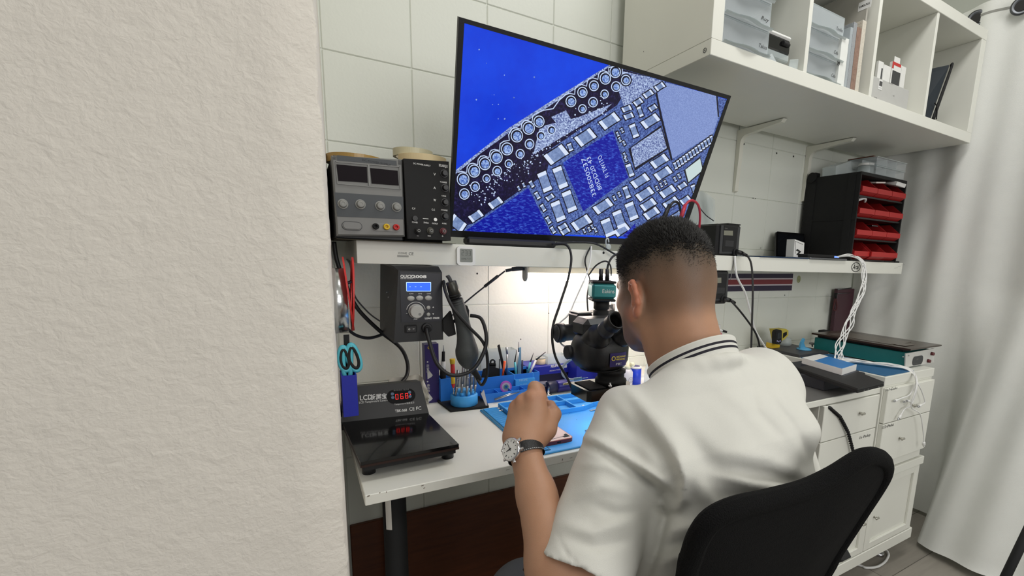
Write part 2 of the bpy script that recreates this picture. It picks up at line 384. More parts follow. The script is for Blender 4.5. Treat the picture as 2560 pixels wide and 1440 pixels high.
# ============================================================ UPPER CABINET
cb = thing('wall_cabinet', 'white open cube shelf unit mounted high on the wall', 'shelf unit', (1.65, 1.15, 1.651))
YF, YB = .956, 1.346
ob('bottom_panel', MB().bx(.918, 2.391, YF, YB, 1.6515, 1.69, .0012), white, cb); ob('top_panel', MB().bx(.918, 2.391, YF, YB, 2.036, 2.0745, .0012), white, cb)
for x in (.918, 2.3525): ob('side_panel', MB().bx(x, x+.0385, YF+.0005, YB, 1.6903, 2.0357, .0008), white, cb)
for x in (1.289, 1.633, 1.995): ob('divider', MB().bx(x, x+.016, YF+.003, YB, 1.6903, 2.0357, .0008), white, cb)
p = onx(1762, 126, .9175); ob('screw', MB().ring(p, (-1, 0, 0), .006, .0045, .0004).disc(p+V3(-.0004, 0, 0), (-1, 0, 0), .0018, 12), dgrey, cb)
p = onx(1609, 129, .9175); ob('screw', MB().disc(p+V3(-.0003, 0, 0), (-1, 0, 0), .0024, 3), dgrey, cb)
p = ony(2080, 14, 1.335); ob('back_rail', MB().bx(1.306, 1.632, 1.325, 1.345, p[2]-.012, p[2]+.012), white, cb)
for i, (px, py, ex, lab) in enumerate(((1843, 326, 1956, 'white angled shelf bracket, nearer the monitor'), (2016, 366, 2130, 'white angled shelf bracket, nearer the black bin cabinet'))):
    x = ony(px, py, WY)[0]; P = []; L, D = .235, .21
    P = [(WY-.001, 1.65-L), (WY-.012, 1.65-L+.004), (WY-.02, 1.65-.09)]
    for k in range(7): a = k/6*math.pi/2; P.append((WY-.05+.03*math.cos(a), 1.65-.055+.03*math.sin(a)))
    P += [(WY-D+.01, 1.65-.012), (WY-D, 1.65-.002), (WY-.001, 1.65-.002)]
    m_ = MB().prism([(x, a, b_) for a, b_ in P], (.02, 0, 0)); b_ = single('shelf_bracket', m_, mat('cream metal', (225, 224, 212), .5), lab, 'bracket', 'brackets under the wall cabinet')
    m_ = MB().disc((x+.0204, WY-.03, 1.65-.06), (1, 0, 0), .004, 12).disc((x+.0204, WY-.012, 1.65-L+.03), (1, 0, 0), .002, 8)
# holes and stains in the wall
m_ = MB()
for px, py, r in ((1942, 383, .004), (1984, 391, .004), (1883, 495.5, .0025), (1889, 496.5, .0022), (1902, 620, .002), (1860, 360, .004), (1193, 684, .003), (1302, 848, .002), (1372, 783, .002), (1962, 738, .0025)): m_.disc(ony(px, py, WY-.0012), FR, r, 10)
single('wall_plug_holes', m_, inkd, 'small dark screw holes scattered over the white block wall', 'hole', kind='stuff')
# ============================================================ CURTAIN
cur = thing('curtain', 'long off-white fabric curtain with metal eyelets at the right edge', 'curtain', (2.45, .6, .02))
cm = mat('curtain cotton', (226, 227, 222), .85, var=.04, vs=14, bump=.25, bs=500)
def ss(a, b, x): t = min(1, max(0, (x-a)/(b-a))); return t*t*(3-2*t)
def curt(u, v):
    s = 1.385-1.75*u; z = .02+2.17*v
    x = 2.43+.014*math.sin(s*17+.6)+.007*math.sin(s*41+z*.9)+.006*math.sin(z*4+s*9)
    fz = max(0, 1-z/1.05); f = ss(.90, .775, s)
    x -= .335*f*fz**1.1+.02*ss(.5, -.2, s)*fz
    y = s+.01*math.sin(z*3+s*11)+.02*f*fz
    zz = z + (.02*ss(.9, .5, s) if v < .01 else 0)
    return (x, y, zz)
ob('cloth', MB().grid(curt, 240, 70), cm, cur)
hm = MB()
for k in range(200): pass
def hem(u, v): q = np.array(curt(u, .978+.004*v)); return q+V3(-.0012, 0, 0)
ob('hem_stitching', MB().grid(hem, 200, 2), mat('stitch grey', (150, 150, 144), .9), cur)
for px, py in ((2440, 46), (2552, 14)):
    p = onx(px, py, 2.40); ob('eyelet', MB().lathe([(.018, 0), (.024, .004), (.031, .003), (.033, 0)], p+V3(.004, 0, 0), (-1, -.35, 0), 28), darksteel, cur); ob('eyelet_hole', MB().disc(p+V3(.0015, 0, 0), (-1, -.35, 0), .0185), mat('dark hole', (34, 33, 32), .8), cur)
# ============================================================ MONITOR
TP = ony(1147, 42, .969); TN = V3(0, -.897, -.442); TN /= np.linalg.norm(TN)
def tvp(x, y, k=0): return onp(x, y, TP+TN*k, TN)
tv = thing('television', 'large flat screen tilted down from the wall, showing a blue magnified circuit board', 'television', (.66, 1.2, 1.165))
OUT = [(1147, 42), (1828, 240), (1699, 618), (1122, 592)]; INN = [(1161, 58), (1818, 248), (1690, 603), (1131, 576.5)]
O = [tvp(*q) for q in OUT]; I = [tvp(*q) for q in INN]
m_ = MB(); bk = [p-TN*.010 for p in O]; m_.add(O+I+bk+[p-TN*.0015 for p in I], [(i, 4+i, 4+(i+1) % 4, (i+1) % 4) for i in range(4)]+[(i, (i+1) % 4, 8+(i+1) % 4, 8+i) for i in range(4)]+[(4+i, 12+i, 12+(i+1) % 4, 4+(i+1) % 4) for i in range(4)])
ob('bezel', m_, black, tv)
c = sum(O)/4; b2 = [c+(p-c)*.97-TN*.0102 for p in O]; b3 = [c+(p-c)*.62-TN*.055 for p in O]
m_ = MB(); m_.add(bk+b2+b3, [(i, (i+1) % 4, 4+(i+1) % 4, 4+i) for i in range(4)]+[(4+i, 4+(i+1) % 4, 8+(i+1) % 4, 8+i) for i in range(4)]+[(8, 9, 10, 11)]); ob('back_housing', m_, blackm, tv)
ob('wall_mount', MB().box(c-TN*.06, (.2, .02, .2), .003, (1, 0, 0), -TN).tube([c-TN*.06, V3(c[0], 1.375, c[2]-.03)], .018, 10, 1).bx(c[0]-.06, c[0]+.06, 1.372, 1.3895, c[2]-.14, c[2]+.08, .002), blackm, tv)
ob('logo_text', MB().text('EC', .008, tvp(1430, 607.5, .0004), U=(1, 0, 0), V=np.cross(TN, (1, 0, 0)), bold=.02).text('led', .006, tvp(1448, 608.5, .0004), U=(1, 0, 0), V=np.cross(TN, (1, 0, 0))), inkg, tv)
def em(name, c1, c2=None, sc=60, st=1., lo=.4, hi=.62, stretch=None):
    m = bpy.data.materials.new(name); m.use_nodes = True; nt, b = nodes(m); b.inputs['Base Color'].default_value = (.01, .01, .012, 1); b.inputs['Roughness'].default_value = .25
    tc = nt.nodes.new('ShaderNodeTexCoord'); n = nt.nodes.new('ShaderNodeTexNoise'); n.inputs['Scale'].default_value = sc; n.inputs['Detail'].default_value = 6; n.inputs['Roughness'].default_value = .65
    mp = nt.nodes.new('ShaderNodeMapping'); nt.links.new(tc.outputs['Object'], mp.inputs[0]); nt.links.new(mp.outputs[0], n.inputs['Vector'])
    if stretch: mp.inputs['Rotation'].default_value = (0, .6, 0); mp.inputs['Scale'].default_value = stretch
    mr = nt.nodes.new('ShaderNodeMapRange'); mr.inputs[1].default_value = lo; mr.inputs[2].default_value = hi; nt.links.new(n.outputs['Fac'], mr.inputs[0])
    mx = nt.nodes.new('ShaderNodeMix'); mx.data_type = 'RGBA'; mx.inputs[6].default_value = (*lin(c1), 1); mx.inputs[7].default_value = (*lin(c2 or c1), 1)
    nt.links.new(mr.outputs[0], mx.inputs[0]); nt.links.new(mx.outputs[2], b.inputs['Emission Color']); b.inputs['Emission Strength'].default_value = st; return m
E_ = [em('screen blue', (6, 50, 205), (10, 78, 240), 2.4, lo=.35, hi=.65), em('screen board', (34, 50, 114), (104, 132, 200), 230), em('screen dark', (12, 6, 40), (46, 38, 96), 150, lo=.5, hi=.75), em('screen grain', (58, 72, 140), (190, 210, 245), 300),
      em('screen ring', (196, 214, 246)), em('screen pad', (62, 96, 176), (176, 204, 248), 260), em('screen chip', (6, 12, 150), (70, 110, 225), 90, lo=.5, hi=.7, stretch=(1, 1, 3)), em('screen plate', (112, 132, 190), (140, 160, 214), 420),
      em('screen part', (104, 126, 172), (134, 156, 200), 130), em('screen solder', (214, 226, 248)), em('screen black', (8, 5, 28)), em('screen pale', (196, 214, 214))]
m_ = MB(); LY = [0]
def q_(u, v): return (1120+u/2.44, 30+v/2.44)
def PL(pts, k, mi): m_.mat(mi); m_.poly([tvp(*q_(*p), -.0014+k*.00012) for p in pts][::-1])
def SP(pts, k, mi): m_.mat(mi); m_.poly([tvp(*p, -.0014+k*.00012) for p in pts][::-1])
SP(INN, 0, 0)
def strip(pts, w, k, mi):
    m_.mat(mi); P = [np.array(p, float) for p in pts]; L = []; R_ = []
    for i in range(len(P)):
        t = P[min(i+1, len(P)-1)]-P[max(i-1, 0)]; t /= np.linalg.norm(t)+1e-9; n = np.array([-t[1], t[0]])*w/2; L.append(P[i]+n); R_.append(P[i]-n)
    for i in range(len(P)-1): m_.poly([tvp(*q_(*p), -.0014+k*.00012) for p in (R_[i], R_[i+1], L[i+1], L[i])][::-1])
PL([(22, 985), (200, 850), (375, 705), (640, 535), (985, 322), (1703, 535), (1398, 1380), (30, 1333)], 1, 1)
PL([(22, 990), (375, 712), (640, 542), (985, 326), (1215, 392), (1075, 500), (1030, 570), (800, 720), (560, 880), (470, 1010), (230, 1180), (22, 1290)], 2, 2)
PL([(1060, 360), (1215, 395), (1320, 425), (1262, 500), (1180, 540), (1075, 580), (1040, 480)], 3, 3); PL([(630, 640), (720, 600), (770, 690), (690, 715)], 3, 3); PL([(560, 700), (800, 640), (1000, 560), (940, 620), (700, 760), (520, 870)], 2.5, 3); PL([(22, 985), (375, 705), (640, 536), (985, 322), (990, 330), (640, 560), (375, 735), (200, 862), (22, 1010)], 3, 3)
PL([(470, 1010), (560, 880), (640, 830), (600, 980), (520, 1040), (480, 1060), (150, 1290), (20, 1330), (20, 1270)], 2.6, 2)
UP = [(92, 1020), (160, 970), (225, 925), (295, 885), (360, 835), (420, 755), (492, 708), (555, 668), (750, 545), (820, 490), (890, 450), (960, 405), (1020, 365), (1085, 415)]
LO = [(100, 1110), (165, 1065), (235, 1015), (300, 970), (370, 925), (440, 865), (497, 805), (567, 755), (632, 720), (820, 590), (885, 550), (955, 500), (1025, 455)]
def CI(c, r, k, mi, a=0, n=18, sq=.92): PL([(c[0]+r*sq*math.cos(2*math.pi*i/n+a), c[1]+r*math.sin(2*math.pi*i/n+a)) for i in range(n)], k, mi)
for j, c in enumerate(UP+LO):
    r = 39 if j < 9 else 35 if j < 15 else 30
    r += rng.integers(-3, 4)
    if j < 15: CI(c, r+8, 3.2, 10)
    CI(c, r, 4, 4); CI(c, r-6, 5, 10); CI((c[0]+2, c[1]+3), r-13, 6, 5)
wig = []
for j in range(len(UP)-1):
    a, b = np.array(UP[j], float), np.array(UP[j+1], float); d = b-a; n = np.array([d[1], -d[0]])/np.linalg.norm(d)
    for t in (.0, .25, .5, .75):
        wig.append(tuple(a+d*t+n*(52 if t == 0 else 44 if t != .5 else 20)))
strip(wig, 6, 5, 4)
PL([(700, 920), (1005, 722), (1100, 1010), (825, 1215)], 4, 6); PL([(105, 1336), (490, 1072), (636, 1368)], 4, 6); PL([(1060, 1372), (1142, 1290), (1150, 1376)], 6.5, 6)
strip([(1270, 490), (1300, 640), (1365, 905)], 12, 4.5, 10); PL([(1276, 500), (1330, 430), (1640, 512), (1650, 640), (1618, 742), (1370, 895)], 4, 7); strip([(1640, 512), (1650, 640)], 9, 4.6, 10)
PL([(1100, 835), (1300, 690), (1345, 835), (1140, 968)], 3.6, 10); PL([(1115, 830), (1300, 705), (1335, 830), (1140, 950)], 4, 3); PL([(1438, 965), (1538, 880), (1562, 968), (1462, 1050)], 3.8, 10); PL([(1448, 962), (1538, 893), (1553, 965), (1467, 1038)], 4, 11)
def CAP(cx, cy, L, w, ang, k=5):
    a = math.radians(ang); u = np.array([math.cos(a), math.sin(a)]); v = np.array([-u[1], u[0]]); v = v*.85+np.array([.12, 0]); c = np.array([cx, cy], float)
    def rc(a0, a1, b, mi, kk):
        P = [c+u*a0-v*b, c+u*a1-v*b, c+u*a1+v*b, c+u*a0+v*b]; PL([tuple(p) for p in P], kk, mi)
    rc(-L/2-7, L/2+7, w/2+8, 10, k-.6); rc(-L/2, L/2, w/2, 8, k); e = L*.19
    rc(-L/2, -L/2+e, w/2+2, 9, k+.5); rc(L/2-e, L/2, w/2+2, 9, k+.5)
for a in ((660, 870, 130, 75, -33), (838, 765, 112, 72, -33), (985, 665, 112, 62, -33), (590, 1035, 120, 72, 70), (685, 1010, 130, 72, 70), (740, 1155, 125, 72, 70), (672, 1215, 120, 72, 70), (815, 1285, 110, 60, -30), (945, 1185, 110, 55, -32), (975, 1315, 105, 75, 70), (1045, 1265, 105, 70, 70), (1120, 1215, 105, 68, 70), (1172, 1030, 105, 50, -32), (1200, 1110, 100, 50, -32), (1222, 1175, 88, 46, -32), (1242, 1228, 88, 46, -32), (1290, 910, 100, 50, -32), (1312, 985, 100, 50, -32), (1340, 1095, 90, 45, -32), (1235, 665, 105, 52, -32), (1135, 725, 80, 46, 70), (1110, 965, 75, 38, 70), (1090, 1100, 70, 36, 70), (290, 1165, 80, 44, -33), (170, 1245, 80, 46, -33), (58, 1290, 100, 80, 40), (1360, 1165, 88, 44, -32), (1450, 1150, 60, 40, -32), (1222, 500, 56, 32, -32), (1292, 455, 56, 32, -32), (1160, 550, 50, 32, -32), (1090, 590, 54, 30, -20), (1102, 635, 54, 30, -20), (1172, 608, 60, 30, 70), (1250, 585, 44, 28, -32), (745, 825, 44, 32, 70), (510, 1050, 40, 24, 60), (545, 1120, 42, 26, 60), (580, 1195, 42, 26, 60), (622, 1130, 46, 26, -32), (612, 1270, 42, 26, 60), (640, 1330, 40, 24, 60), (700, 1310, 52, 28, -30), (716, 1338, 52, 28, -30), (1060, 1330, 90, 44, -32), (1290, 1290, 80, 40, -32), (1430, 1060, 50, 28, -32), (1400, 1240, 60, 34, -32), (1500, 1080, 50, 30, 70)): CAP(*a)
for i in range(13): CAP(1388+i*18.5, 938-i*13.5, 40, 20, 70)
for p in ((1035, 745), (1062, 722), (1048, 778), (1074, 800), (1015, 1135), (1045, 1112), (1078, 872), (1085, 900), (832, 1335), (862, 1325), (900, 1330), (1275, 1075), (1300, 1055), (1325, 1040), (1385, 1020), (1410, 1000), (432, 1075), (462, 1055), (880, 1310)): CAP(p[0], p[1], 26, 16, 65)
for i in range(260):
    t = rng.random(); w = rng.normal()*.38; a = np.array([150, 1150.])*(1-t)+np.array([980, 560.])*t+np.array([.5, .85])*w*90; r = 1.5+rng.random()*4
    CI(tuple(a), r, 4.2, 4, n=6)
for i in range(14): CI((120+rng.random()*500, 200+rng.random()*480), 2+rng.random()*4, 1, 5, n=6)
for i in range(26):
    P0 = np.array([500+rng.random()*450, 900+rng.random()*150]); 
for i in range(34):   # conductor tracks
    x, y = 850+rng.random()*600, 930+rng.random()*380
    if x+y*.3 > 1850 or (x < 1110 and y < 1130): continue
    strip([(x, y), (x+40, y-26), (x+46, y-60), (x+80, y-82)], 2.5, 1.5, 2 if i % 2 else 5)
def tvtext(s, a, b, size):
    A = tvp(*q_(*a), -.0014+.0009); B = tvp(*q_(*b), -.0014+.0009); U = (B-A)/np.linalg.norm(B-A); V = np.cross(TN, U); m_.text(s, size, A, U, V, width=np.linalg.norm(B-A))
m_.mat(4); tvtext('338S00537', (905, 1120), (838, 888), .017); tvtext('80DD20 43', (940, 1078), (868, 880), .017); tvtext('F1 TW1TO', (985, 1000), (935, 872), .017)
ob('screen', m_, E_, tv)
# black speaker bar lying on the shelf below the screen
m_ = MB(); a = ony(1166, 606, 1.145); b = ony(1388, 617, 1.145); m_.bx(a[0], b[0], 1.137, 1.175, 1.1612, 1.1795, .005); single('sound_bar', m_, black, 'slim black bar lying on the shelf below the big screen', 'sound bar')
# ============================================================ POWER SUPPLIES
psu = thing('bench_power_supply', 'grey bench power supply with two dark displays and four knobs', 'power supply', (.135, 1.2, 1.161))
Y = 1.11; G = lambda x, y, k=0: ony(x, y, Y-k)
P4 = [G(828, 388), G(1006, 398), G(1013, 592), G(842, 590)]
m_ = MB(); m_.bx(.069, .2025, Y+.012, 1.33, 1.1615, 1.322, .003); ob('metal_case', m_, mat('charcoal metal', (38, 39, 41), .5), psu)
m_ = MB(); fr = [P4[3], P4[2], P4[1], P4[0]]; cc = sum(P4)/4
m_.add([p+V3(0, .018, 0) for p in fr]+[p+V3(0, .004, 0) for p in fr]+[cc+(p-cc)*.955 for p in fr], [(i, (i+1) % 4, 4+(i+1) % 4, 4+i) for i in range(4)]+[(4+i, 4+(i+1) % 4, 8+(i+1) % 4, 8+i) for i in range(4)]+[(8, 9, 10, 11)]); ob('front_panel', m_, grey, psu)
def quadpanel(pts, Yp, t, par, nm, mt): 
    m = MB(); P = [ony(*p, Yp) for p in pts]; m.prism(P, V3(0, -t, 0)); return ob(nm, m, mt, par)
quadpanel([(841, 411), (917, 418), (919, 457), (846, 452)], Y, .0012, psu, 'display', mat('dark display', (20, 12, 18), .6, spec=.15)); quadpanel([(925, 420), (994, 427), (997, 464), (929, 459)], Y, .0012, psu, 'display', MATS['dark display'])
m_ = MB()
for A in ([(838, 404), (999, 417), (999, 418.5), (838, 405.5)], [(838, 404), (839.5, 404), (844.5, 459), (843, 459)], [(997.5, 417), (999, 417), (1002, 474), (1000.5, 474)], [(843, 458.5), (1001, 472.5), (1001, 474), (843, 460)], [(919, 412), (923, 412), (926, 465), (922, 465)]): m_.prism([G(*p, .001) for p in A], V3(0, -.002, 0))
ob('display_frame', m_, mat('grey trim', (132, 132, 130), .5), psu)
quadpanel([(836, 481), (1008, 492), (1009, 548), (843, 541)], Y, .0008, psu, 'knob_panel', mat('slate panel', (62, 66, 70), .5)); quadpanel([(842, 388), (991, 402), (992, 414), (843, 401)], Y, .0008, psu, 'top_strip', MATS['slate panel'])
m_ = MB(); m_.text('DC POWER SUPPLY', .0055, G(905, 402, .0012), U=(.995, 0, -.06), width=.055); ob('lettering', m_, mat('faint print', (35, 36, 40), .6), psu)
for x, y in ((857, 510), (901, 511), (950, 515), (991, 518)): p = G(x, y); ob('knob', MB().cyl(p, p+V3(0, -.003, 0), .0098, n=24).cyl(p+V3(0, -.002, 0), p+V3(0, -.013, 0), .0078, .0066, 24, .001).ring(p+V3(0, -.013, 0), FR, .004, .0034, .0006), mat('mid grey knob', (142, 142, 138), .5), psu)
m_ = MB(); p = G(880, 565); plate(m_, p, .0385, .018, .009, .0008); ob('button_recess', m_, dgrey, psu); m_ = MB(); plate(m_, p, .036, .0155, .0077, .002); plate(m_, p+V3(0, -.002, 0), .032, .012, .006, .003); ob('power_button', m_, grey, psu)
m_ = MB(); p = G(965, 568); plate(m_, p, .056, .017, .008, .0015); ob('socket_plate', m_, mat('grey trim', (140, 140, 138), .5), psu)
for x, y, mt, nm in ((939, 566, blackm, 'black'), (966, 567, yellow, 'yellow'), (990, 568, red, 'red')): p = G(x, y, .0015); ob('socket', MB().lathe([(.0022, 0), (.0022, .0015), (.0035, .0075), (.0062, .007), (.0066, 0)], p, FR, 20).disc(p+V3(0, -.001, 0), FR, .0023), mt, psu, label=nm+' socket')
m_ = MB()
for x in (833, 836, 839, 996, 999, 1002): m_.prism([G(x, 387+(x-833)*.075, .0012), G(x+1.3, 387+(x-833)*.075, .0012), G(x+1.8, 399+(x-833)*.075, .0012), G(x+.5, 399+(x-833)*.075, .0012)], V3(0, -.0006, 0))
ob('vent_slots', m_, dgrey, psu)
psb = thing('bench_power_supply', 'tall black bench power supply with knobs down its right side', 'power supply', (.258, 1.2, 1.161)); Y = 1.105
G = lambda x, y, k=0: ony(x, y, Y-k)
m_ = MB(); P4 = [G(1019, 597), G(1127, 602), G(1122, 404), G(1009, 396)]; m_.prism(P4, V3(0, .05, 0)); m_.bx(.21, .295, Y+.05, 1.29, 1.1615, 1.33); ob('metal_case', m_, blackm, psb)
m_ = MB(); m_.prism([G(1020, 562, 0), G(1126, 566, 0), G(1127, 601, 0), G(1021, 596, 0)], V3(0, -.001, 0)); ob('terminal_panel', m_, blackm, psb)
for x, y in ((1110, 434), (1112, 470), (1112, 506), (1112, 541)): p = G(x, y); ob('knob', MB().cyl(p, p+V3(0, -.002, 0), .0085, n=24).cyl(p, p+V3(0, -.012, 0), .007, .006, 24, .001), black, psb)
for x, y, mt in ((1044, 577, blackm), (1075, 577, mat('olive plastic', (70, 68, 58), .5)), (1107, 578, mat('dark red plastic', (90, 20, 28), .5))):
    p = G(x, y); t = ob('terminal', MB().cyl(p, p+V3(0, -.004, 0), .0075, n=20).cyl(p, p+V3(0, -.012, 0), .0055, n=20), mt, psb); ob('terminal_tip', MB().ring(p+V3(0, -.012, 0), FR, .0032, .0018, .003, 16), inkg, t)
p = G(1037, 546); ob('power_button', MB().cyl(p, p+V3(0, -.005, 0), .0055, n=18), black, psb); p = G(1088, 549); ob('output_button', MB().cyl(p, p+V3(0, -.003, 0), .0036, n=18), whitep, psb, label='white output button')
m_ = MB(); U = (.998, 0, -.03)
for s, x, y, sz, w in (('KUAIQU', 1097, 416, .008, .019), ('DC POWER SUPPLY', 1033, 410, .0045, .036), ('V', 1084, 438, .007, .005), ('A', 1084, 472, .007, .005), ('W', 1084, 503, .007, .0055), ('C.V', 1030, 523, .0055, .007), ('C.C', 1079, 526, .0055, .007), ('V-COARSE', 1100, 456, .0045, .015), ('V-FINE', 1104, 491, .004, .010), ('A-COARSE', 1102, 526, .0045, .015), ('A-FINE', 1105, 560, .0045, .010), ('POWER', 1030, 557, .0045, .012), ('5V/2A', 1059, 558, .0045, .011), ('OUTPUT', 1080, 560, .0045, .013), ('GND', 1069, 591, .004, .007), ('-', 1042, 591, .006, .004), ('+', 1104, 593, .007, .004)):
    m_.text(s, sz, G(x, y, .0012), U, width=w, bold=.02)
m_.bx(*(lambda a: (a[0], a[0]+.012, Y-.0012, Y-.0004, a[2], a[2]+.0012))(G(1057, 547))); ob('lettering', m_, ink, psb)
# cardboard sheet under the supplies
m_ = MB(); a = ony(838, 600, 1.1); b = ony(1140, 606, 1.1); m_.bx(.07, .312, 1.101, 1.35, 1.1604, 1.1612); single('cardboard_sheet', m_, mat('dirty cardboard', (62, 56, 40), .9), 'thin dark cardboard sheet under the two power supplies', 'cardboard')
# tape rolls
def tape(cx, cy, z, ro, ri, h, mt, label, core=(200, 190, 170)):
    t = thing('tape_roll', label, 'tape', (cx, cy, z), 0, 'tape rolls on the power supplies')
    ob('tape', MB().ring((cx, cy, z), (0, 0, 1), ro, ri+.002, h, 56), mt, t); ob('core', MB().ring((cx, cy, z+.0003), (0, 0, 1), ri+.002, ri, h-.0006, 40), mat('cardboard core', core, .8), t)
tape(.12, 1.2, 1.3225, .056, .038, .0165, mat('amber tape', (168, 134, 70), .35, coat=.2), 'amber brown tape roll lying on the grey power supply')
zt = G(1065, 400)[2]+.002
tape(.262, 1.19, zt, .053, .038, .0175, mat('cream tape', (222, 202, 158), .6), 'wide cream masking tape roll lying on the black power supply')
tape(.246, 1.215, zt+.0176, .044, .038, .0165, mat('pale tape', (196, 190, 160), .4), 'pale translucent tape roll, topmost on the black power supply')
# thermometer on the shelf front
th = thing('digital_thermometer', 'small square white digital thermometer stuck on the shelf front', 'thermometer', (.342, 1.12, 1.112)); c = ony(1163.5, 640, 1.129)
m_ = MB(); plate(m_, c, .044, .0445, .008, .007); ob('housing', m_, whitep, th)
m_ = MB(); plate(m_, c+V3(0, -.007, .0015), .030, .031, .002, .0005); lc = ob('display', m_, mat('grey lcd', (126, 130, 124), .3), th)
m_ = MB().seg7('233', .0115, c+V3(-.0115, -.0078, .0015)).text('57% ^-^', .0055, c+V3(-.012, -.0078, -.0085), width=.022); ob('digits', m_, mat('lcd ink', (70, 74, 70), .5), lc)
# ============================================================ TUBE LAMP
lm = thing('tube_lamp', 'lit white tube lamp under the shelf above the microscope', 'lamp', (.78, 1.2, 1.07))
ob('housing', MB().bx(.532, 1.08, 1.187, 1.213, 1.092, 1.111, .002), mat('milky plastic', (226, 224, 205), .4), lm)
ob('tube', MB().lathe([(.0001, 0), (.012, 0), (.012, .548), (.0001, .548)], (.532, 1.2, 1.0835), (1, 0, 0), 20), mat('lamp glow', (255, 236, 228), .4, emit=30, var=0), lm)
ob('end_cap', MB().box((.528, 1.2, 1.094), (.007, .03, .034), .003).lathe([(.013, 0), (.013, .005)], (.525, 1.2, 1.0835), (1, 0, 0)), lgrey, lm)
m_ = MB(); pts = [ony(1316, 674, 1.2), ony(1300, 671, 1.2), ony(1285, 673, 1.205), ony(1264, 677, 1.21)]; m_.tube(pts, .004, 8).tube([ony(1262, 678, 1.21), ony(1240, 695, 1.23), ony(1215, 714, 1.25), ony(1180, 742, 1.28), ony(1150, 768, 1.3), ony(1120, 800, 1.3)], .0022, 8).tube([ony(1245, 690, 1.226), ony(1212, 716, 1.253)], .0042, 8).tube([ony(1306, 671, 1.2), ony(1280, 673, 1.203)], .0055, 8)
ob('power_cord', m_, [mat('dark grey cord', (60, 62, 66), .5)], lm)
# ============================================================ DESK, LEFT END
ZT = .7397
def pts(Y, *q): return [ony(x, y, Y) for x, y in q]
# hot plate
hp = thing('heating_plate', 'black glass heating plate with a red-lit control box, front left on the desk', 'hot plate', (.15, 1.0, ZT))
m_ = MB(); c4 = [onz(*q, .78) for q in ((901, 1156), (1147, 1110), (1066, 1029), (850, 1043))]
m_.prism([c-V3(0, 0, .006) for c in c4], (0, 0, .006)); ob('glass_plate', m_, blackg, hp)
cc_ = sum(c4)/4; ob('plate_edge', MB().prism([cc_+(c-cc_)*1.004-V3(0, 0, .0105) for c in c4], (0, 0, .0043)), mat('bronze edge', (58, 42, 38), .35, .6), hp)
ob('plate_body', MB().prism([cc_+(c-cc_)*.95-V3(0, 0, .020) for c in c4], (0, 0, .0094)), blackm, hp)
for q in ((920, 1160), (1125, 1122), (1040, 1035), (875, 1050)):
    p = onz(*q, .76); p = cc_+(p-cc_)*V3(.97, .9, 0); p[2] = 0; ob('foot', MB().cyl((p[0], p[1], ZT), (p[0], p[1], .7602), .0115, n=20), black, hp)
bA, bB, bC, bD = V3(.058, 1.078, .7805), V3(.2335, 1.062, .7805), V3(.2245, 1.098, .8465), V3(.068, 1.112, .8465)
back = [V3(.228, 1.165, .834), V3(.07, 1.175, .834), V3(.234, 1.17, .762), V3(.06, 1.18, .762)]
m_ = MB(); m_.add([bA, bB, bC, bD, back[0], back[1], back[2], back[3], bA-V3(0, 0, .018), bB-V3(0, 0, .018)], [(0, 1, 2, 3), (3, 2, 4, 5), (5, 4, 6, 7), (1, 9, 6, 4, 2), (0, 3, 5, 7, 8), (8, 9, 1, 0), (8, 7, 6, 9)]); ob('control_box', m_, mat('satin black metal', (26, 26, 28), .45), hp)
bN = np.cross(bB-bA, bD-bA); bN /= np.linalg.norm(bN); bU = (bB-bA)/np.linalg.norm(bB-bA); bV = np.cross(bN, bU)
bp_ = lambda x, y, k=.0004: onp(x, y, bA+bN*k, bN)
m_ = MB(); c = bp_(1003, 990, .0003); m_.prism([c+bU*a+bV*b for a, b in rrect(.060, .031, .0154, 8)], bN*.0012); dp = ob('display_window', m_, mat('smoked window', (9, 9, 10), .6, spec=.2), hp)
m_ = MB(); m_.seg7('068', .0125, bp_(989, 999, .0018), bU, bV, .82); m_.poly([bp_(1026, 986, .0018)+bU*.0012*math.cos(a)+bV*.0012*math.sin(a) for a in np.linspace(0, 6.28, 9)[:-1]]); ob('digits', m_, mat('red led', (255, 24, 24), .4, emit=1.3, var=0), dp)
for q in ((981, 985), (982, 994), (1024, 981), (1025, 991)): p = bp_(*q, .0016); ob('key', MB().cyl(p, p+bN*.0012, .0034, n=14), mat('slate blue key', (70, 98, 130), .4), dp)
m_ = MB(); m_.text('LCD', .0155, bp_(899, 1001), bU, bV, width=.0245, bold=.01).text('拆屏宝', .0135, bp_(926, 999), bU, bV, width=.033, bold=.015).text('LCD Temperature Controller', .0066, bp_(897.5, 1009), bU, bV, width=.064).text('Temperature/温度显示', .0052, bp_(986, 1013), bU, bV, width=.042).text('TBK-568', .0085, bp_(988, 1031), bU, bV, width=.0245, bold=.02).text('CE', .0105, bp_(1023, 1027), bU, bV, width=.011, bold=.01).text('FC', .0105, bp_(1040, 1025), bU, bV, width=.011, bold=.015)
ob('lettering', m_, ink, hp); ob('small_print', MB().text('操作前请先下载手册', .0042, bp_(984, 978, .0018), bU, bV, width=.032), inkg, dp)
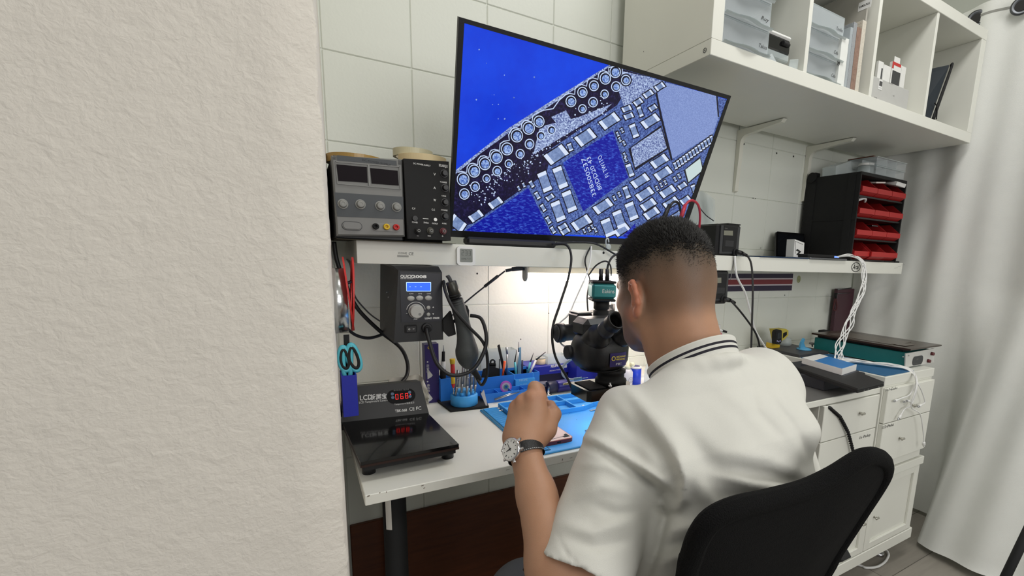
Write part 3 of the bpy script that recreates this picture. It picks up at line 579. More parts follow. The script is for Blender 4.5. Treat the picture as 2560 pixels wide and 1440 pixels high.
# crumpled foam sheet behind
Yf = 1.20
m_ = MB(); P = [(880, 985), (895, 972), (960, 962), (985, 945), (1048, 937), (1058, 945), (1072, 985), (1077, 1003), (1060, 1012)]
fr_ = [V3(*ony(x, y, Yf+.02*math.sin(i*2.1))) for i, (x, y) in enumerate(P)]; bt = [V3(p[0], Yf+.01*math.cos(i), max(ZT, p[2]-.12)) for i, p in enumerate(fr_)]
m_.grid(lambda u, v: tuple((fr_[min(6, int(u*6.001))]*(1-(u*6 % 1))+fr_[min(7, int(u*6.001)+1)]*(u*6 % 1))*(1-v)+V3((.06+.21*u), Yf+.05*v+.012*math.sin(u*23+v*9), ZT)*v+V3(0, .006*math.sin(u*31+v*17), 0)), 26, 10)
n0 = len(m_.v); m_.v += [(a, b+.004, c) for a, b, c in m_.v[:n0]]; nf = len(m_.f); m_.f += [tuple(i+n0 for i in f[::-1]) for f in m_.f[:nf]]; m_.m += m_.m[:nf]; m_.s += m_.s[:nf]
single('foam_sheet', m_, mat('old white foam', (205, 200, 188), .85, var=.18, vs=40), 'crumpled off-white foam sheet leaning behind the heating plate', 'foam sheet')
# wall pen box with scissors
pb = thing('pen_box', 'dark blue wall box holding scissors beside the plaster pillar', 'pen box', (.068, .96, .835))
x0, x1, y0, y1, za, zb = .0545, .0795, .938, .985, .836, .914; t = .0016
ob('box', MB().bx(x0, x1, y0, y0+t, za, zb).bx(x0, x1, y1-t, y1, za, zb).bx(x0, x0+t, y0+t, y1-t, za, zb).bx(x1-t, x1, y0+t, y1-t, za, zb).bx(x0+t, x1-t, y0+t, y1-t, za, za+t), blue, pb)
sc = thing('scissors', 'scissors with turquoise handles standing in the dark blue box', 'scissors', (.069, .962, .84))
Ys = .962
for cx_, cy_, rx, ry, tilt in ((861, 897, 13, 30, .12), (884, 894, 15, 33, .18)):
    P = []
    for i in range(16):
        a = 2*math.pi*i/16; u, v = rx*math.cos(a)*(1+.18*math.sin(a)), ry*math.sin(a); P.append(ony(cx_+u*math.cos(tilt)+v*math.sin(tilt), cy_+v*math.cos(tilt)-u*math.sin(tilt)*-1, Ys))
    h = ob('handle', MB().tube(P, .0042, 8, 3, True).tube([P[12], P[4]*.0+ony(cx_+(-1 if cx_ < 870 else -8), 935, Ys), ony(872, 960, Ys)], .0042, 8), cyan, sc)
    P2 = [p+(sum(P)/16-p)*.22+V3(0, -.002, 0) for p in P]; ob('grip', MB().tube(P2, .0030, 8, 3, True), blackm, h)
ob('blades', MB().prism([ony(866, 950, Ys), ony(878, 950, Ys), V3(.071, Ys, .842), V3(.068, Ys, .842)], (0, .003, 0)), steel, sc)
m_ = MB().prism(pts(.972, (859, 838), (873, 837), (877, 945), (863, 945)), (0, .004, 0)); single('marker_pen', m_, blackm, 'flat black handle standing in the dark blue box behind the scissors', 'tool')
# silver tape with red spool
al = thing('tape_roll', 'wide silver foil tape roll hanging with red flanges by the pillar', 'tape', (.05, 1.0, .94))
Yt = 1.0; c0 = ony(853, 752, Yt); c1 = ony(880, 748, Yt); rr_ = .061
ax_ = V3(1, -.06, 0)
ob('foil_tape', MB().lathe([(.035, 0), (rr_, 0), (rr_, .032), (.035, .032), (.035, 0)], V3(.043, Yt, c0[2]), ax_, 48), mat('aluminium foil', (190, 192, 192), .22, 1, bump=.15, bs=60), al)
for dx, r2, tl in ((.0335, .070, V3(1, -.07, .09)), (.0400, .070, V3(1, -.05, -.05))):
    ob('flange', MB().lathe([(.03, 0), (r2, 0), (r2, .003), (.03, .003), (.03, 0)], V3(.043+dx, Yt+.004, c0[2]+.012), tl, 40, False), red, al)
ob('hook', MB().tube([V3(.05, Yt, c0[2]+.033), V3(.085, Yt+.02, c0[2]+.035), V3(.10, 1.18, c0[2]+.06), V3(.11, 1.388, c0[2]+.07)], .003, 8), darksteel, al)
# ============================================================ HOT AIR STATION
qs = thing('hot_air_station', 'black hot air rework station with a blue display hanging under the shelf', 'hot air station', (.21, 1.14, .945)); Y = 1.05
P4 = pts(Y, (985, 857), (1108, 849), (1105, 681), (996, 676)); L4 = [onx(x, y, .1625) for x, y in ((986, 857), (952, 823), (945, 668), (965, 661))]
m_ = MB(); zt = 1.1095; pr = [P4[0], P4[1], P4[2], V3(P4[2][0], Y+.03, zt), V3(P4[3][0], Y+.03, zt), P4[3]]
fx = .163; m_.add([P4[0], P4[1], P4[2], P4[3], V3(.266, Y+.03, zt), V3(.17, Y+.03, zt), V3(.266, 1.25, zt), V3(.17, 1.25, zt), V3(.266, 1.25, .951), V3(.163, 1.25, .955), V3(.163, 1.235, .946), V3(.266, 1.235, .946)], [(0, 1, 2, 3), (3, 2, 4, 5), (5, 4, 6, 7), (1, 11, 8, 6, 4, 2), (0, 3, 5, 7, 9, 10), (0, 10, 11, 1), (10, 9, 8, 11), (9, 7, 6, 8)])
ob('metal_case', m_, mat('black sheet metal', (24, 25, 27), .5, bump=.1, bs=900), qs)
G = lambda x, y, k=0: ony(x, y, Y-k)
ob('front_panel', MB().prism([G(1003, 806), G(1104, 803), G(1102, 684), G(999, 679)], V3(0, -.0012, 0)), mat('dark navy panel', (12, 14, 26), .4), qs)
m_ = MB(); m_.prism([G(1016, 707, .0013), G(1077, 707, .0013), G(1077, 727, .0013), G(1017, 728, .0013)], V3(0, -.001, 0)); d_ = ob('display', m_, mat('blue lcd glow', (20, 80, 250), .3, emit=1.1, var=.02), qs)
m_ = MB().seg7('---', .007, G(1023, 721, .0025), sp=1.6)
for a, b in (((1016, 706), (1077, 706)), ((1077, 706), (1077, 728)), ((1017, 728), (1077, 728)), ((1016, 706), (1016.5, 728))): m_.tube([G(*a, .0024), G(*b, .0024)], .0004, 4, 1)
ob('display_digits', m_, mat('pale blue glow', (190, 225, 255), .4, emit=1.4, var=0), d_)
for x, y in ((1027, 746), (1049, 745), (1071, 745)): p = G(x, y, .0012); ob('button', MB().lathe([(.0076, 0), (.0076, .001), (.006, .0026), (.0001, .003)], p, FR, 20, sc=(1, .72), U=(1, 0, 0)), lgrey, qs)
for x, y in ((1071, 769), (1071, 786)): p = G(x, y, .0012); ob('button', MB().lathe([(.0042, 0), (.0042, .001), (.003, .0022), (.0001, .0024)], p, FR, 16), lgrey, qs)
p = G(1040, 778, .0012); k_ = ob('dial', MB().cyl(p, p+V3(0, -.003, 0), .0158, n=32).cyl(p+V3(0, -.002, 0), p+V3(0, -.014, 0), .0142, .0136, 32, .0012), lgrey, qs); ob('dial_dimple', MB().disc(p+V3(.005, -.0142, -.005), FR, .003, 16), grey, k_)
m_ = MB(); m_.text('QUICK', .0088, G(1001, 694.5, .0013), width=.0255, bold=.035).text('HOT AIR STATION', .003, G(1001, 697.5, .0013), width=.024).text('2008', .0088, G(1030, 695, .0013), width=.030, bold=.04).text('LEAD FREE', .005, G(1062, 798, .0013), width=.031, bold=.04).text('AIR', .0042, G(1034, 800, .0013), width=.008)
for s_, x in (('CH1', 1023), ('CH2', 1045), ('CH3', 1067)): m_.text(s_, .0032, G(x, 735.5, .0013), width=.008)
ar = [p+V3(.0195*math.cos(a), -.0003, .0195*math.sin(a)) for a in np.linspace(.15, 2.95, 16)]; m_.tube(ar, .0006, 5, 1); m_.tube([G(1015, 783, .0014), G(1018.5, 783, .0014)], .0006, 5, 1).tube([G(1059, 780, .0014), G(1062, 780, .0014)], .0005, 5, 1)
for x, y, s_ in ((1083, 768, 1), (1083, 785, -1)): q = G(x, y, .0014); m_.poly([q+V3(-.0018, 0, -.0014*s_), q+V3(.0018, 0, -.0014*s_), q+V3(0, 0, .0018*s_)][::s_])
ob('lettering', m_, ink, qs)
p = G(1027, 822); m_ = MB(); plate(m_, p, .025, .017, .002, .002); sw_ = ob('power_switch', m_, blackm, qs); m_ = MB(); plate(m_, p+V3(0, -.002, 0), .019, .012, .001, .0025); ob('rocker', m_, black, sw_); ob('switch_mark', MB().ring(p+V3(-.004, -.0047, 0), FR, .0018, .0012, .0001, 12).bx(p[0]+.003, p[0]+.0065, p[1]-.0047, p[1]-.0046, p[2]-.0004, p[2]+.0004), ink, sw_)
p = G(1066, 819); ob('hose_socket', MB().cyl(p, p+V3(0, -.008, 0), .0105, n=24, b=.001).cyl(p+V3(0, -.006, 0), p+V3(0, -.014, -.002), .007, n=20), black, qs)
for x, y in ((967, 731), (971, 743), (982, 835)): p = onx(x, y, .1665); ob('screw', MB().sphere(p, .0016, 8), steel, qs)
# handpiece in its holder
gn = thing('hot_air_handpiece', 'black hot air gun hanging nozzle up beside the rework station', 'hot air gun', (.30, 1.02, .86)); Yg = 1.03
q = lambda x, y, dy=0: ony(x, y, Yg+dy)
ob('nozzle', MB().tube([q(1120, 692), q(1119, 690), q(1124, 697), q(1128, 708)], .0042, 10), dgrey, gn)
ob('heater_tube', MB().cyl(q(1127, 704), q(1139, 742), .0112, .0128, 24, .001), mat('smoky steel', (70, 70, 66), .35, .8), gn)
m_ = MB()
for i in range(5): c = q(1134+i*2.4, 738+i*5.5); a = q(1139, 742)-q(1127, 704); m_.lathe([(.0125, -.0012), (.0155, 0), (.0125, .0012)], c, a, 20)
ob('cooling_rings', m_, blackm, gn)
hm_ = mat('grey green rubber', (58, 62, 62), .6, bump=.15, bs=300)
m_ = MB(); m_.tube([q(1141, 748), q(1148, 775), q(1156, 805), q(1162, 835), q(1166, 862), q(1168, 885), q(1172, 905), q(1178, 918)], [.0135, .0150, .0155, .0155, .0165, .0180, .0210, .0250, .0255, .0225, .0160, .0105], 20, 5); ob('handle', m_, hm_, gn)
ob('hose_collar', MB().tube([q(1176, 914), q(1184, 927), q(1192, 938), q(1200, 950)], [.0085, .0080, .0065, .0055], 12, 5), blackm, gn)
m_ = MB().prism(pts(Yg+.012, (1108, 800), (1128, 778), (1136, 812), (1140, 836), (1122, 842), (1109, 828)), (0, .012, 0)); m_.prism(pts(Yg-.004, (1158, 778), (1168, 764), (1173, 776), (1172, 800), (1166, 812), (1160, 800)), (0, .016, 0)); m_.tube([q(1118, 815, .016), q(1140, 800, .022), q(1163, 785, .006)], .004, 8)
hd_ = ob('holder', m_, blackm, gn)
# ============================================================ DESK, TOOL CORNER
# violet box standing at the wall
vb = thing('tool_box', 'narrow dark violet cardboard box standing upright against the wall', 'box', (.286, 1.27, ZT)); Y = 1.262
P4 = [ony(1066, 1006, Y), ony(1099, 1005, Y), ony(1096, 859, Y), ony(1061, 862, Y)]; P4[0][2] = P4[1][2] = ZT
ob('carton', MB().prism(P4, (0, .03, 0)), purple, vb)
m_ = MB(); g = lambda x, y: ony(x, y, Y-.0006)
m_.ring(g(1073, 869), FR, .0042, .0022, .0002, 16); ob('emblem', m_, yellow, vb)
m_ = MB()
for y in (905, 954): m_.disc(g(1069, y), FR, .0022, 12)
m_.text('维修佬', .008, g(1066.5, 911), U=(0, 0, -1), V=(1, 0, 0), width=.022); m_.text('维修佬', .008, g(1068, 960), U=(0, 0, -1), V=(1, 0, 0), width=.022)
for y0 in (920, 978): m_.add([g(1068, y0), g(1082, y0+18), g(1078, y0+23), g(1069, y0+28)], [(3, 2, 1, 0)])
ob('print', m_, ink, vb); ob('side_text', MB().text('RL-073A', .006, g(1092, 925), U=(0, 0, -1), V=(1, 0, 0), width=.035), mat('dim violet print', (60, 70, 130), .5), vb)
# black stand plate, round bit holder
m_ = MB().prism([onz(1090, 1003, ZT), onz(1127, 1031, ZT), onz(1222, 1020, ZT), onz(1205, 985, ZT)], (0, 0, .006)); single('stand_plate', m_, blackm, 'black base plate under the round blue bit holder', 'base plate')
hc = onz(1164, 1013, ZT+.006); hc[1] += .012
rh = thing('bit_holder', 'round bright blue holder with steel bits standing in a ring', 'tool holder', hc)
ob('base', MB().lathe([(.033, 0), (.035, .002), (.035, .026), (.033, .028), (.022, .028), (.022, .036), (.020, .039), (.0001, .039)], hc, n=40), rblue, rh)
gear = MB()
for i in range(9): a = i*.7; gear.cyl(hc+V3(.023*math.cos(a), .023*math.sin(a), .028), hc+V3(.023*math.cos(a), .023*math.sin(a), .037), .005, n=12)
ob('sockets', gear, rblue, rh)
for i, (x, y, lab) in enumerate(((1146, 925, 'leftmost, under the hot air gun'), (1160, 905, 'second from the left'), (1170, 918, 'in the middle, next to the hose'), (1181, 915, 'second from the right'), (1190, 920, 'rightmost, by the black loop of hose'))):
    a = 4.0+i*.85; p = hc+V3(-.026+.0125*i, -.026+.006*abs(2-i), .030); top = ony(x, y, p[1]+.004); d = top-p; m = MB().cyl(p, p+d*.35, .0022, .004, 14).cyl(p+d*.35, top, .0042, .0042, 14).lathe([(.0046, 0), (.0046, .004)], p+d*.6, d, 14)
    single('steel_bit', m, mat('satin steel', (150, 152, 156), .35, .8), 'slim steel bit in the round blue holder, '+lab, 'tool', 'steel bits in the round holder')
# square blue box + drivers
m_ = MB(); x0, x1 = ony(1101, 950, 1.245)[0], ony(1140, 950, 1.245)[0]; y0, y1, za, zb = 1.245, 1.285, ZT, ony(1101, 948, 1.245)[2]; t = .002
m_.bx(x0, x1, y0, y0+t, za, zb).bx(x0, x1, y1-t, y1, za, zb).bx(x0, x0+t, y0+t, y1-t, za, zb).bx(x1-t, x1, y0+t, y1-t, za, zb).bx(x0+t, x1-t, y0+t, y1-t, za, za+.01)
single('tool_cup', m_, rblue2, 'square blue cup behind the round bit holder', 'cup')
def driver(name, label, a, b, segs, Y, grp=None):
    A = ony(*a, Y); Bq = ony(*b, Y); d = (Bq-A); L = np.linalg.norm(d); d /= L; t = thing(name, label, 'screwdriver', A if A[2] < Bq[2] else Bq, 0, grp)
    for nm, f0, f1, r_0, r_1, mt in segs: ob(nm, MB().cyl(A+d*L*f0, A+d*L*f1, r_0, r_1, 16, .0006), mt, t)
driver('precision_driver', 'white and black precision driver standing bit up in the square blue cup', (1107, 952), (1109, 863), [('handle', 0, .32, .008, .0078, blackm), ('collar', .32, .55, .0068, .0062, whitep), ('chuck', .55, .82, .0045, .0042, blackm), ('bit', .82, 1, .002, .0008, steel)], 1.262)
driver('screwdriver', 'small red and yellow screwdriver standing on the base plate', (1134, 985), (1131, 897), [('blade', 0, .18, .0012, .0014, steel), ('tip_collar', .18, .3, .0028, .005, red), ('lower_grip', .3, .52, .0052, .0052, yellow), ('grip', .52, .86, .0056, .0052, red), ('cap', .86, 1, .0062, .0068, yellow)], 1.165)
m_ = MB().prism([ony(1203, 985, 1.16), ony(1210, 975, 1.16), ony(1219, 1014, 1.16), ony(1217, 1020, 1.16)], (0, .004, 0)); single('paper_slip', m_, mat('pale card', (215, 205, 200), .8), 'small pale card leaning beside the round bit holder', 'card')
# blue organizer
og = thing('desk_organizer', 'bright blue plastic tool organizer with pockets and a marked cup', 'organizer', (.49, 1.25, ZT))
def tray(mb, x0, x1, y0, y1, z0, z1, t=.002, fl=.003): return mb.bx(x0, x1, y0, y0+t, z0, z1).bx(x0, x1, y1-t, y1, z0, z1).bx(x0, x0+t, y0+t, y1-t, z0, z1).bx(x1-t, x1, y0+t, y1-t, z0, z1).bx(x0+t, x1-t, y0+t, y1-t, z0, z0+fl)
fz = ony(1222, 985, 1.195)[2]; m_ = tray(MB(), .412, .575, 1.195, 1.239, ZT, fz)
for x in (.452, .492, .53): m_.bx(x, x+.0015, 1.197, 1.237, ZT+.003, fz-.001)
ob('front_tray', m_, rblue2, og)
bz = ony(1206, 945, 1.25)[2]; ob('back_pocket', tray(MB(), .395, .60, 1.2505, 1.30, ZT, bz), rblue2, og)
cz = ony(1300, 940, 1.28)[2]; xl, xr = ony(1283, 942, 1.258)[0], ony(1331, 940, 1.258)[0]; ob('marked_cup', tray(MB(), xl, xr, 1.2395, 1.25, ZT, cz, .0022).bx(xl, xl+.0022, 1.2502, 1.30, bz, cz).bx(xr-.0022, xr, 1.2502, 1.30, bz, cz).bx(xl, xr, 1.298, 1.30, bz, cz), rblue, og)
rail = MB().bx(.395, .60, 1.302, 1.307, ZT, ony(1210, 935, 1.302)[2]+.01); ob('rear_rail', rail, rblue2, og)
m_ = MB().text('RELIFE', .0085, ony(1298, 953.5, 1.239), width=.026, bold=.03).text('RL-001E', .005, ony(1301, 963, 1.239), width=.02); ob('cup_lettering', m_, mat('light blue print', (150, 200, 235), .5), og)
for i, (x, y, c_) in enumerate(((1240, 990, steel), (1256, 990, blackm), (1268, 988, whitep), (1285, 985, steel), (1302, 985, blackm), (1315, 983, whitep))):
    p = ony(x, y, 1.215); m = MB(); 
    m.lathe([(.003, 0), (.003, .003), (.0015, .0045), (.0015, .012)], V3(p[0], 1.214+.012*(i % 2), ZT+.0045), (.8, .3*(-1)**i, 0.02), 10); single('tiny_part', m, c_, ['small silver screw lying leftmost in the organizer tray', 'small black part lying second from left in the organizer tray', 'small white part lying third from left in the organizer tray', 'small silver screw lying fourth from left in the organizer tray', 'small black part lying right of the silver screw in the organizer tray', 'small white part lying rightmost in the organizer tray'][i], 'part', 'small parts in the organizer tray')
def tool(name, label, cat, segs, Y, grp=None):
    a = ony(*segs[0][1], Y); low = min((ony(*s_[1], Y) for s_ in segs), key=lambda p: p[2]); t = thing(name, label, cat, low, 0, grp)
    for nm, a, b, r_0, r_1, mt in segs: ob(nm, MB().cyl(ony(*a, Y), ony(*b, Y), r_0, r_1, 12), mt, t)
    return t
g1 = 'hand tools standing in the blue organizer'
tool('tweezers', 'dark pointed tweezers leaning at the left of the organizer', 'tweezers', [('arm', (1266, 945), (1247, 862), .0022, .0030, blackm), ('second_arm', (1262, 945), (1245, 864), .0016, .0024, blackm)], 1.285, g1)
tool('brush', 'slim steel brush standing upright in the organizer', 'brush', [('handle', (1267, 940), (1268, 885), .0022, .0026, steel), ('ferrule', (1268, 885), (1266, 868), .0028, .0034, steel)], 1.29, g1)
tool('pick', 'orange plastic pick standing in the organizer', 'pick', [('handle', (1255, 950), (1262, 903), .0024, .0036, orange)], 1.27, g1)
tool('file', 'thin grey file standing beside the black scraper', 'file', [('shaft', (1248, 945), (1249, 898), .0016, .0016, darksteel)], 1.29, g1)
tool('dental_probe', 'thin steel probe standing tallest in the marked cup', 'probe', [('shaft', (1288, 945), (1297, 880), .0016, .0014, steel), ('tip', (1297, 880), (1297, 855), .0012, .0008, darksteel)], 1.275, g1)
tool('tweezers', 'turquoise tweezers standing left of the blue strip in the marked cup', 'tweezers', [('arm', (1291, 945), (1287, 905), .0036, .0030, cyan), ('tip', (1287, 905), (1292, 875), .0022, .0006, blackm)], 1.27, g1)
m_ = MB().prism(pts(1.29, (1296, 870), (1303, 868), (1303, 945), (1294, 945)), (0, .003, 0)); single('pry_tool', m_, mat('steel blue', (110, 150, 175), .35), 'flat pale blue pry strip standing in the marked cup', 'pry tool', g1)
tool('pen', 'short dark blue pen standing in the marked cup', 'pen', [('barrel', (1305, 945), (1306, 900), .0028, .0026, mat('midnight blue', (18, 24, 60), .4))], 1.272, g1)
tool('scalpel', 'white handled scalpel with a dark blade leaning right in the marked cup', 'scalpel', [('handle', (1322, 938), (1340, 900), .0034, .0030, whitep), ('blade', (1340, 900), (1364, 880), .0028, .0012, dgrey)], 1.262, g1)
tool('tweezers', 'turquoise fine tweezers leaning right behind the white scalpel', 'tweezers', [('arm', (1317, 940), (1326, 905), .0028, .0030, cyan), ('tip', (1326, 905), (1334, 882), .0024, .0005, dgrey)], 1.275, g1)
sp_ = thing('scraper', 'flat black plastic scraper with a hanging hole in the organizer', 'scraper', ony(1230, 945, 1.276)); Y = 1.276
m_ = MB(); m_.prism(pts(Y, (1203, 950), (1249, 950), (1249, 922), (1239, 919), (1240, 912), (1222, 912), (1222, 919), (1208, 923)), (0, .003, 0)); ce = ony(1231, 905, Y); m_.ring(ce, FR, .0085, .0042, .003, 24); m_.prism(pts(Y, (1222, 914), (1240, 914), (1239.5, 908), (1222.5, 908)), (0, .003, 0)); ob('blade', m_, blackm, sp_)
sr = thing('solder_reel', 'small clear and pink reel of solder wick in front of the organizer pocket', 'reel', ony(1265, 976, 1.238)); c = ony(1264, 966, 1.24)
ob('rim', MB().ring(c, (-.2, -1, .1), .0165, .0125, .006, 32), mat('pink print plastic', (190, 90, 190), .4), sr); ob('wick', MB().ring(c+V3(0, -.001, 0), (-.2, -1, .1), .0125, .007, .005, 28), mat('pale wick', (190, 175, 190), .5), sr); ob('hub', MB().ring(c+V3(0, -.002, 0), (-.2, -1, .1), .0072, .004, .005, 20), mat('green glass', (90, 140, 140), .3), sr)
lt = MB().cyl(ony(1236, 998, 1.19), ony(1298, 976, 1.20), .0016, .0022, 10).cyl(ony(1237, 1000, 1.187), ony(1300, 979, 1.197), .0014, .002, 10); single('tweezers', lt, steel, 'long steel tweezers lying across the front of the organizer tray', 'tweezers')
# blue boxes at the wall
lb = thing('tool_case', 'long blue cardboard box lettered in white by the wall', 'box', (.7, 1.31, ZT)); Y = 1.285
zz = [ony(1333, 918, Y)[2], ony(1333, 940, Y)[2]]; xa, xb = ony(1322, 930, Y)[0], ony(1442, 905, Y)[0]
ob('carton', MB().bx(xa, xb, Y, 1.375, zz[1], zz[0], .001), mat('royal blue card', (24, 34, 150), .4), lb); ob('base', MB().bx(xa+.004, xb-.003, Y+.012, 1.37, ZT, zz[1]-.0003), mat('dark navy card', (14, 18, 60), .45), lb)
m_ = MB().text('RELIFE', .011, ony(1377, 919, Y-.0007), U=(.998, 0, .05), width=.026, bold=.03).text('PRECISION TWEEZERS SET', .005, ony(1374, 929, Y-.0007), U=(.998, 0, .05), width=.05); p = ony(1399, 919, Y-.0007); plate(m_, p+V3(.014, 0, .003), .024, .010, .002, .0003); ob('lettering', m_, ink, lb)
m_ = MB(); xa2, xb2 = ony(1440, 905, 1.24)[0], ony(1480, 905, 1.24)[0]; m_.bx(xa2, xb2+.03, 1.235, 1.29, ZT, ony(1445, 898, 1.24)[2], .001); single('tool_box', m_, mat('royal blue card', (24, 34, 150), .4), 'tall royal blue box behind the microscope ring', 'box')
tb = thing('torch', 'dark blue cylinder with a yellow oval label lying before the boxes', 'torch', (.66, 1.2, ZT)); c = onz(1395, 985, ZT); c[1] += .017
ax1 = V3(1, .02, 0); a_ = V3(c[0]+.002, c[1], ZT+.0185)
ob('barrel', MB().lathe([(.012, -.002), (.0175, 0), (.0182, .004), (.0182, .085), (.016, .09)], a_, ax1, 28), mat('deep blue metal', (24, 22, 110), .3, .2), tb)
o1 = ony(1421, 958, a_[1]-.0165); m_ = MB(); plate(m_, o1, .038, .0105, .005, .0025, U=(1, 0, .03), V=(0, -.6, .8)); ob('oval_label', m_, mat('olive gold', (120, 110, 40), .35), tb)
ob('label_rim', MB().tube([o1+V3(a, 0, .03*a)+V3(0, -.6, .8)*b+V3(0, -.0028, 0) for a, b in rrect(.038, .0105, .005, 3)], .0006, 5, 1, True), ink, tb)
ob('cap', MB().lathe([(.0165, -.03), (.0175, -.028), (.0175, -.0025)], a_, ax1, 24), mat('midnight blue', (18, 24, 60), .4), tb)
m_ = MB().bx(c[0]-.075, c[0]-.02, c[1]+.0, c[1]+.045, ZT, ZT+.025, .003); single('case', m_, mat('midnight blue', (18, 24, 60), .4), 'dark blue case lying left of the blue cylinder', 'case')
pc_ = [V3(c[0]-.07, c[1]+.01, ZT+.0255), V3(c[0]-.02, c[1]+.005, ZT+.0255), V3(c[0]-.012, c[1]+.035, ZT+.0255), V3(c[0]-.06, c[1]+.04, ZT+.0255)]
single('foil_bag', MB().prism(pc_, (0, 0, .003)), mat('silver bag', (150, 150, 158), .3, .6, bump=.6, bs=90), 'crinkled silver bag lying on the dark blue case', 'bag')
st_ = thing('chrome_stand', 'tiny chrome stand with a slanted top beside the blue cylinder', 'stand', onz(1371, 988, ZT)); c = onz(1371, 987, ZT)
ob('base', MB().lathe([(.0105, 0), (.0105, .0015), (.004, .004), (.0035, .005)], c, n=24), chrome, st_); ob('post', MB().tube([c+V3(0, 0, .004), c+V3(0, 0, .016), c+V3(.005, 0, .025)], .0035, 10, 4), chrome, st_)
# clear storage behind
m_ = tray(MB(), ony(1203, 905, 1.335)[0], ony(1292, 900, 1.335)[0], 1.335, 1.382, ZT, ony(1210, 880, 1.335)[2], .0015); single('clear_box', m_, clear, 'long clear plastic box standing against the wall behind the organizer', 'box')
m_ = tray(MB(), ony(1368, 895, 1.30)[0], ony(1418, 895, 1.30)[0], 1.295, 1.34, zz[0]+.0006, zz[0]+.026, .0015); single('clear_box', m_, clear, 'small clear lidded box on the blue lettered box', 'box')
jr = thing('glass_jar', 'small pale jar on the blue lettered box, left of the clear box', 'jar', ony(1350, 905, 1.315)); c = ony(1351, 911, 1.315); c[2] = zz[0]+.0004
ob('body', MB().lathe([(.0145, 0), (.0155, .002), (.0155, .016), (.014, .018)], c, n=24), mat('cream paste', (225, 205, 170), .5), jr); ob('lid', MB().lathe([(.016, .018), (.016, .023), (.0001, .0235)], c, n=24), clear, jr)
# ============================================================ REPAIR MAT
mt = thing('silicone_mat', 'bright blue silicone repair mat with moulded compartments under the microscope', 'repair mat', (.6, .98, ZT))
x0, x1, y0, y1, z0 = .379, .86, .818, 1.142, ZT; zt = z0+.004
ob('sheet', MB().bx(x0, x1, y0, y1, z0, zt, .0012), rblue, mt)
m_ = MB(); dk = mat('teal silicone', (30, 104, 138), .55)
m_.bx(x0+.001, x0+.047, y0+.010, y1-.004, zt-.0002, zt+.0008)
band = ob('ribbed_band', m_, dk, mt)
m_ = MB(); n_ = 46
for i in range(n_):
    y = y0+.014+(y1-y0-.022)*i/(n_-1); m_.bx(x0+.007, x0+.043, y-.0018, y+.0018, zt+.0009, zt+.0026)
ob('ribs', m_, rblue, band)
m_ = MB(); h = .012
def wall(xa, ya, xb, yb, t=.0045, hh=h):
    d = V3(xb-xa, yb-ya, 0); L = np.linalg.norm(d); d /= L; n = V3(-d[1], d[0], 0); m_.box(((xa+xb)/2, (ya+yb)/2, zt+hh/2-.0002), (L, t, hh), .0008, d, n)
for a in ((x0+.05, 1.138, x1-.004, 1.138), (x0+.05, 1.085, .70, 1.085), (.70, 1.085, .74, 1.062), (.74, 1.062, x1-.004, 1.062), (x0+.05, 1.022, .62, 1.022), (.62, 1.022, .66, 1.04), (.66, 1.04, x1-.004, 1.04), (x0+.05, 1.138, x0+.05, 1.022), (x0+.095, 1.138, x0+.095, 1.085), (x0+.14, 1.138, x0+.14, 1.085), (.60, 1.138, .60, 1.085), (.675, 1.138, .675, 1.085), (.76, 1.138, .76, 1.064), (x0+.085, 1.085, x0+.085, 1.022), (.55, 1.085, .55, 1.022), (.60, 1.085, .60, 1.022), (x0+.05, 1.022, x0+.062, .94), (x0+.05, .94, x0+.062, .94), (x0+.05, .985, x0+.062, .985), (x0+.05, .90, x0+.06, .90)): wall(*a)
ob('compartment_walls', m_, rblue, mt)
m_ = MB(); 
for i in range(30): p = V3(.47+.33*rng.random(), .87+.15*rng.random()**.5, zt+.0003); m_.disc(p, (0, 0, 1), .0006+.0012*rng.random(), 8)
ob('burn_marks', m_, mat('scorch', (10, 60, 120), .7), mt, kind='stuff')
def onmat(x, y, z=.004): return onz(x, y, zt+z)
for i, (x, y) in enumerate(((1247, 1020), (1256, 1024), (1250, 1026))): p = onmat(x, y); m = MB().sphere(p+V3(0, 0, -.001), .0032, 10, (1, 1, .5)); single('screw_cap', m, whitep, ['tiny pale cap in the left mat compartment, rearmost', 'tiny pale cap in the left mat compartment, rightmost', 'tiny pale cap in the left mat compartment, nearest'][i], 'part', 'caps in the mat compartment')
p = onmat(1461, 1015, .002); single('price_tag', MB().box(p, (.007, .014, .003), .0005, (.96, .28, 0), (-.28, .96, 0)), whitep, 'tiny white tag lying on the blue mat', 'tag'); 
p = onmat(1488, 1024, .0015); single('flex_strip', MB().box(p, (.034, .006, .002), .0005, (.99, .12, 0), (-.12, .99, 0)), steel, 'thin silver strip lying on the blue mat', 'metal strip')
p = onmat(1500, 1070, .003); bd = thing('circuit_board', 'small lit circuit board on the mat under the microscope', 'circuit board', p); ob('board', MB().box(p, (.075, .03, .0012), .0002, (.95, .3, 0), (-.3, .95, 0)), mat('board blue', (30, 90, 120), .35), bd); m_ = MB()
for i in range(14): m_.box(p+V3(-.03+.0045*i, .006*math.sin(i*2.2)-.004+.001*i, .0012), (.003, .002, .0012), 0, (.95, .3, 0), (-.3, .95, 0))
ob('chips', m_, steel, bd)
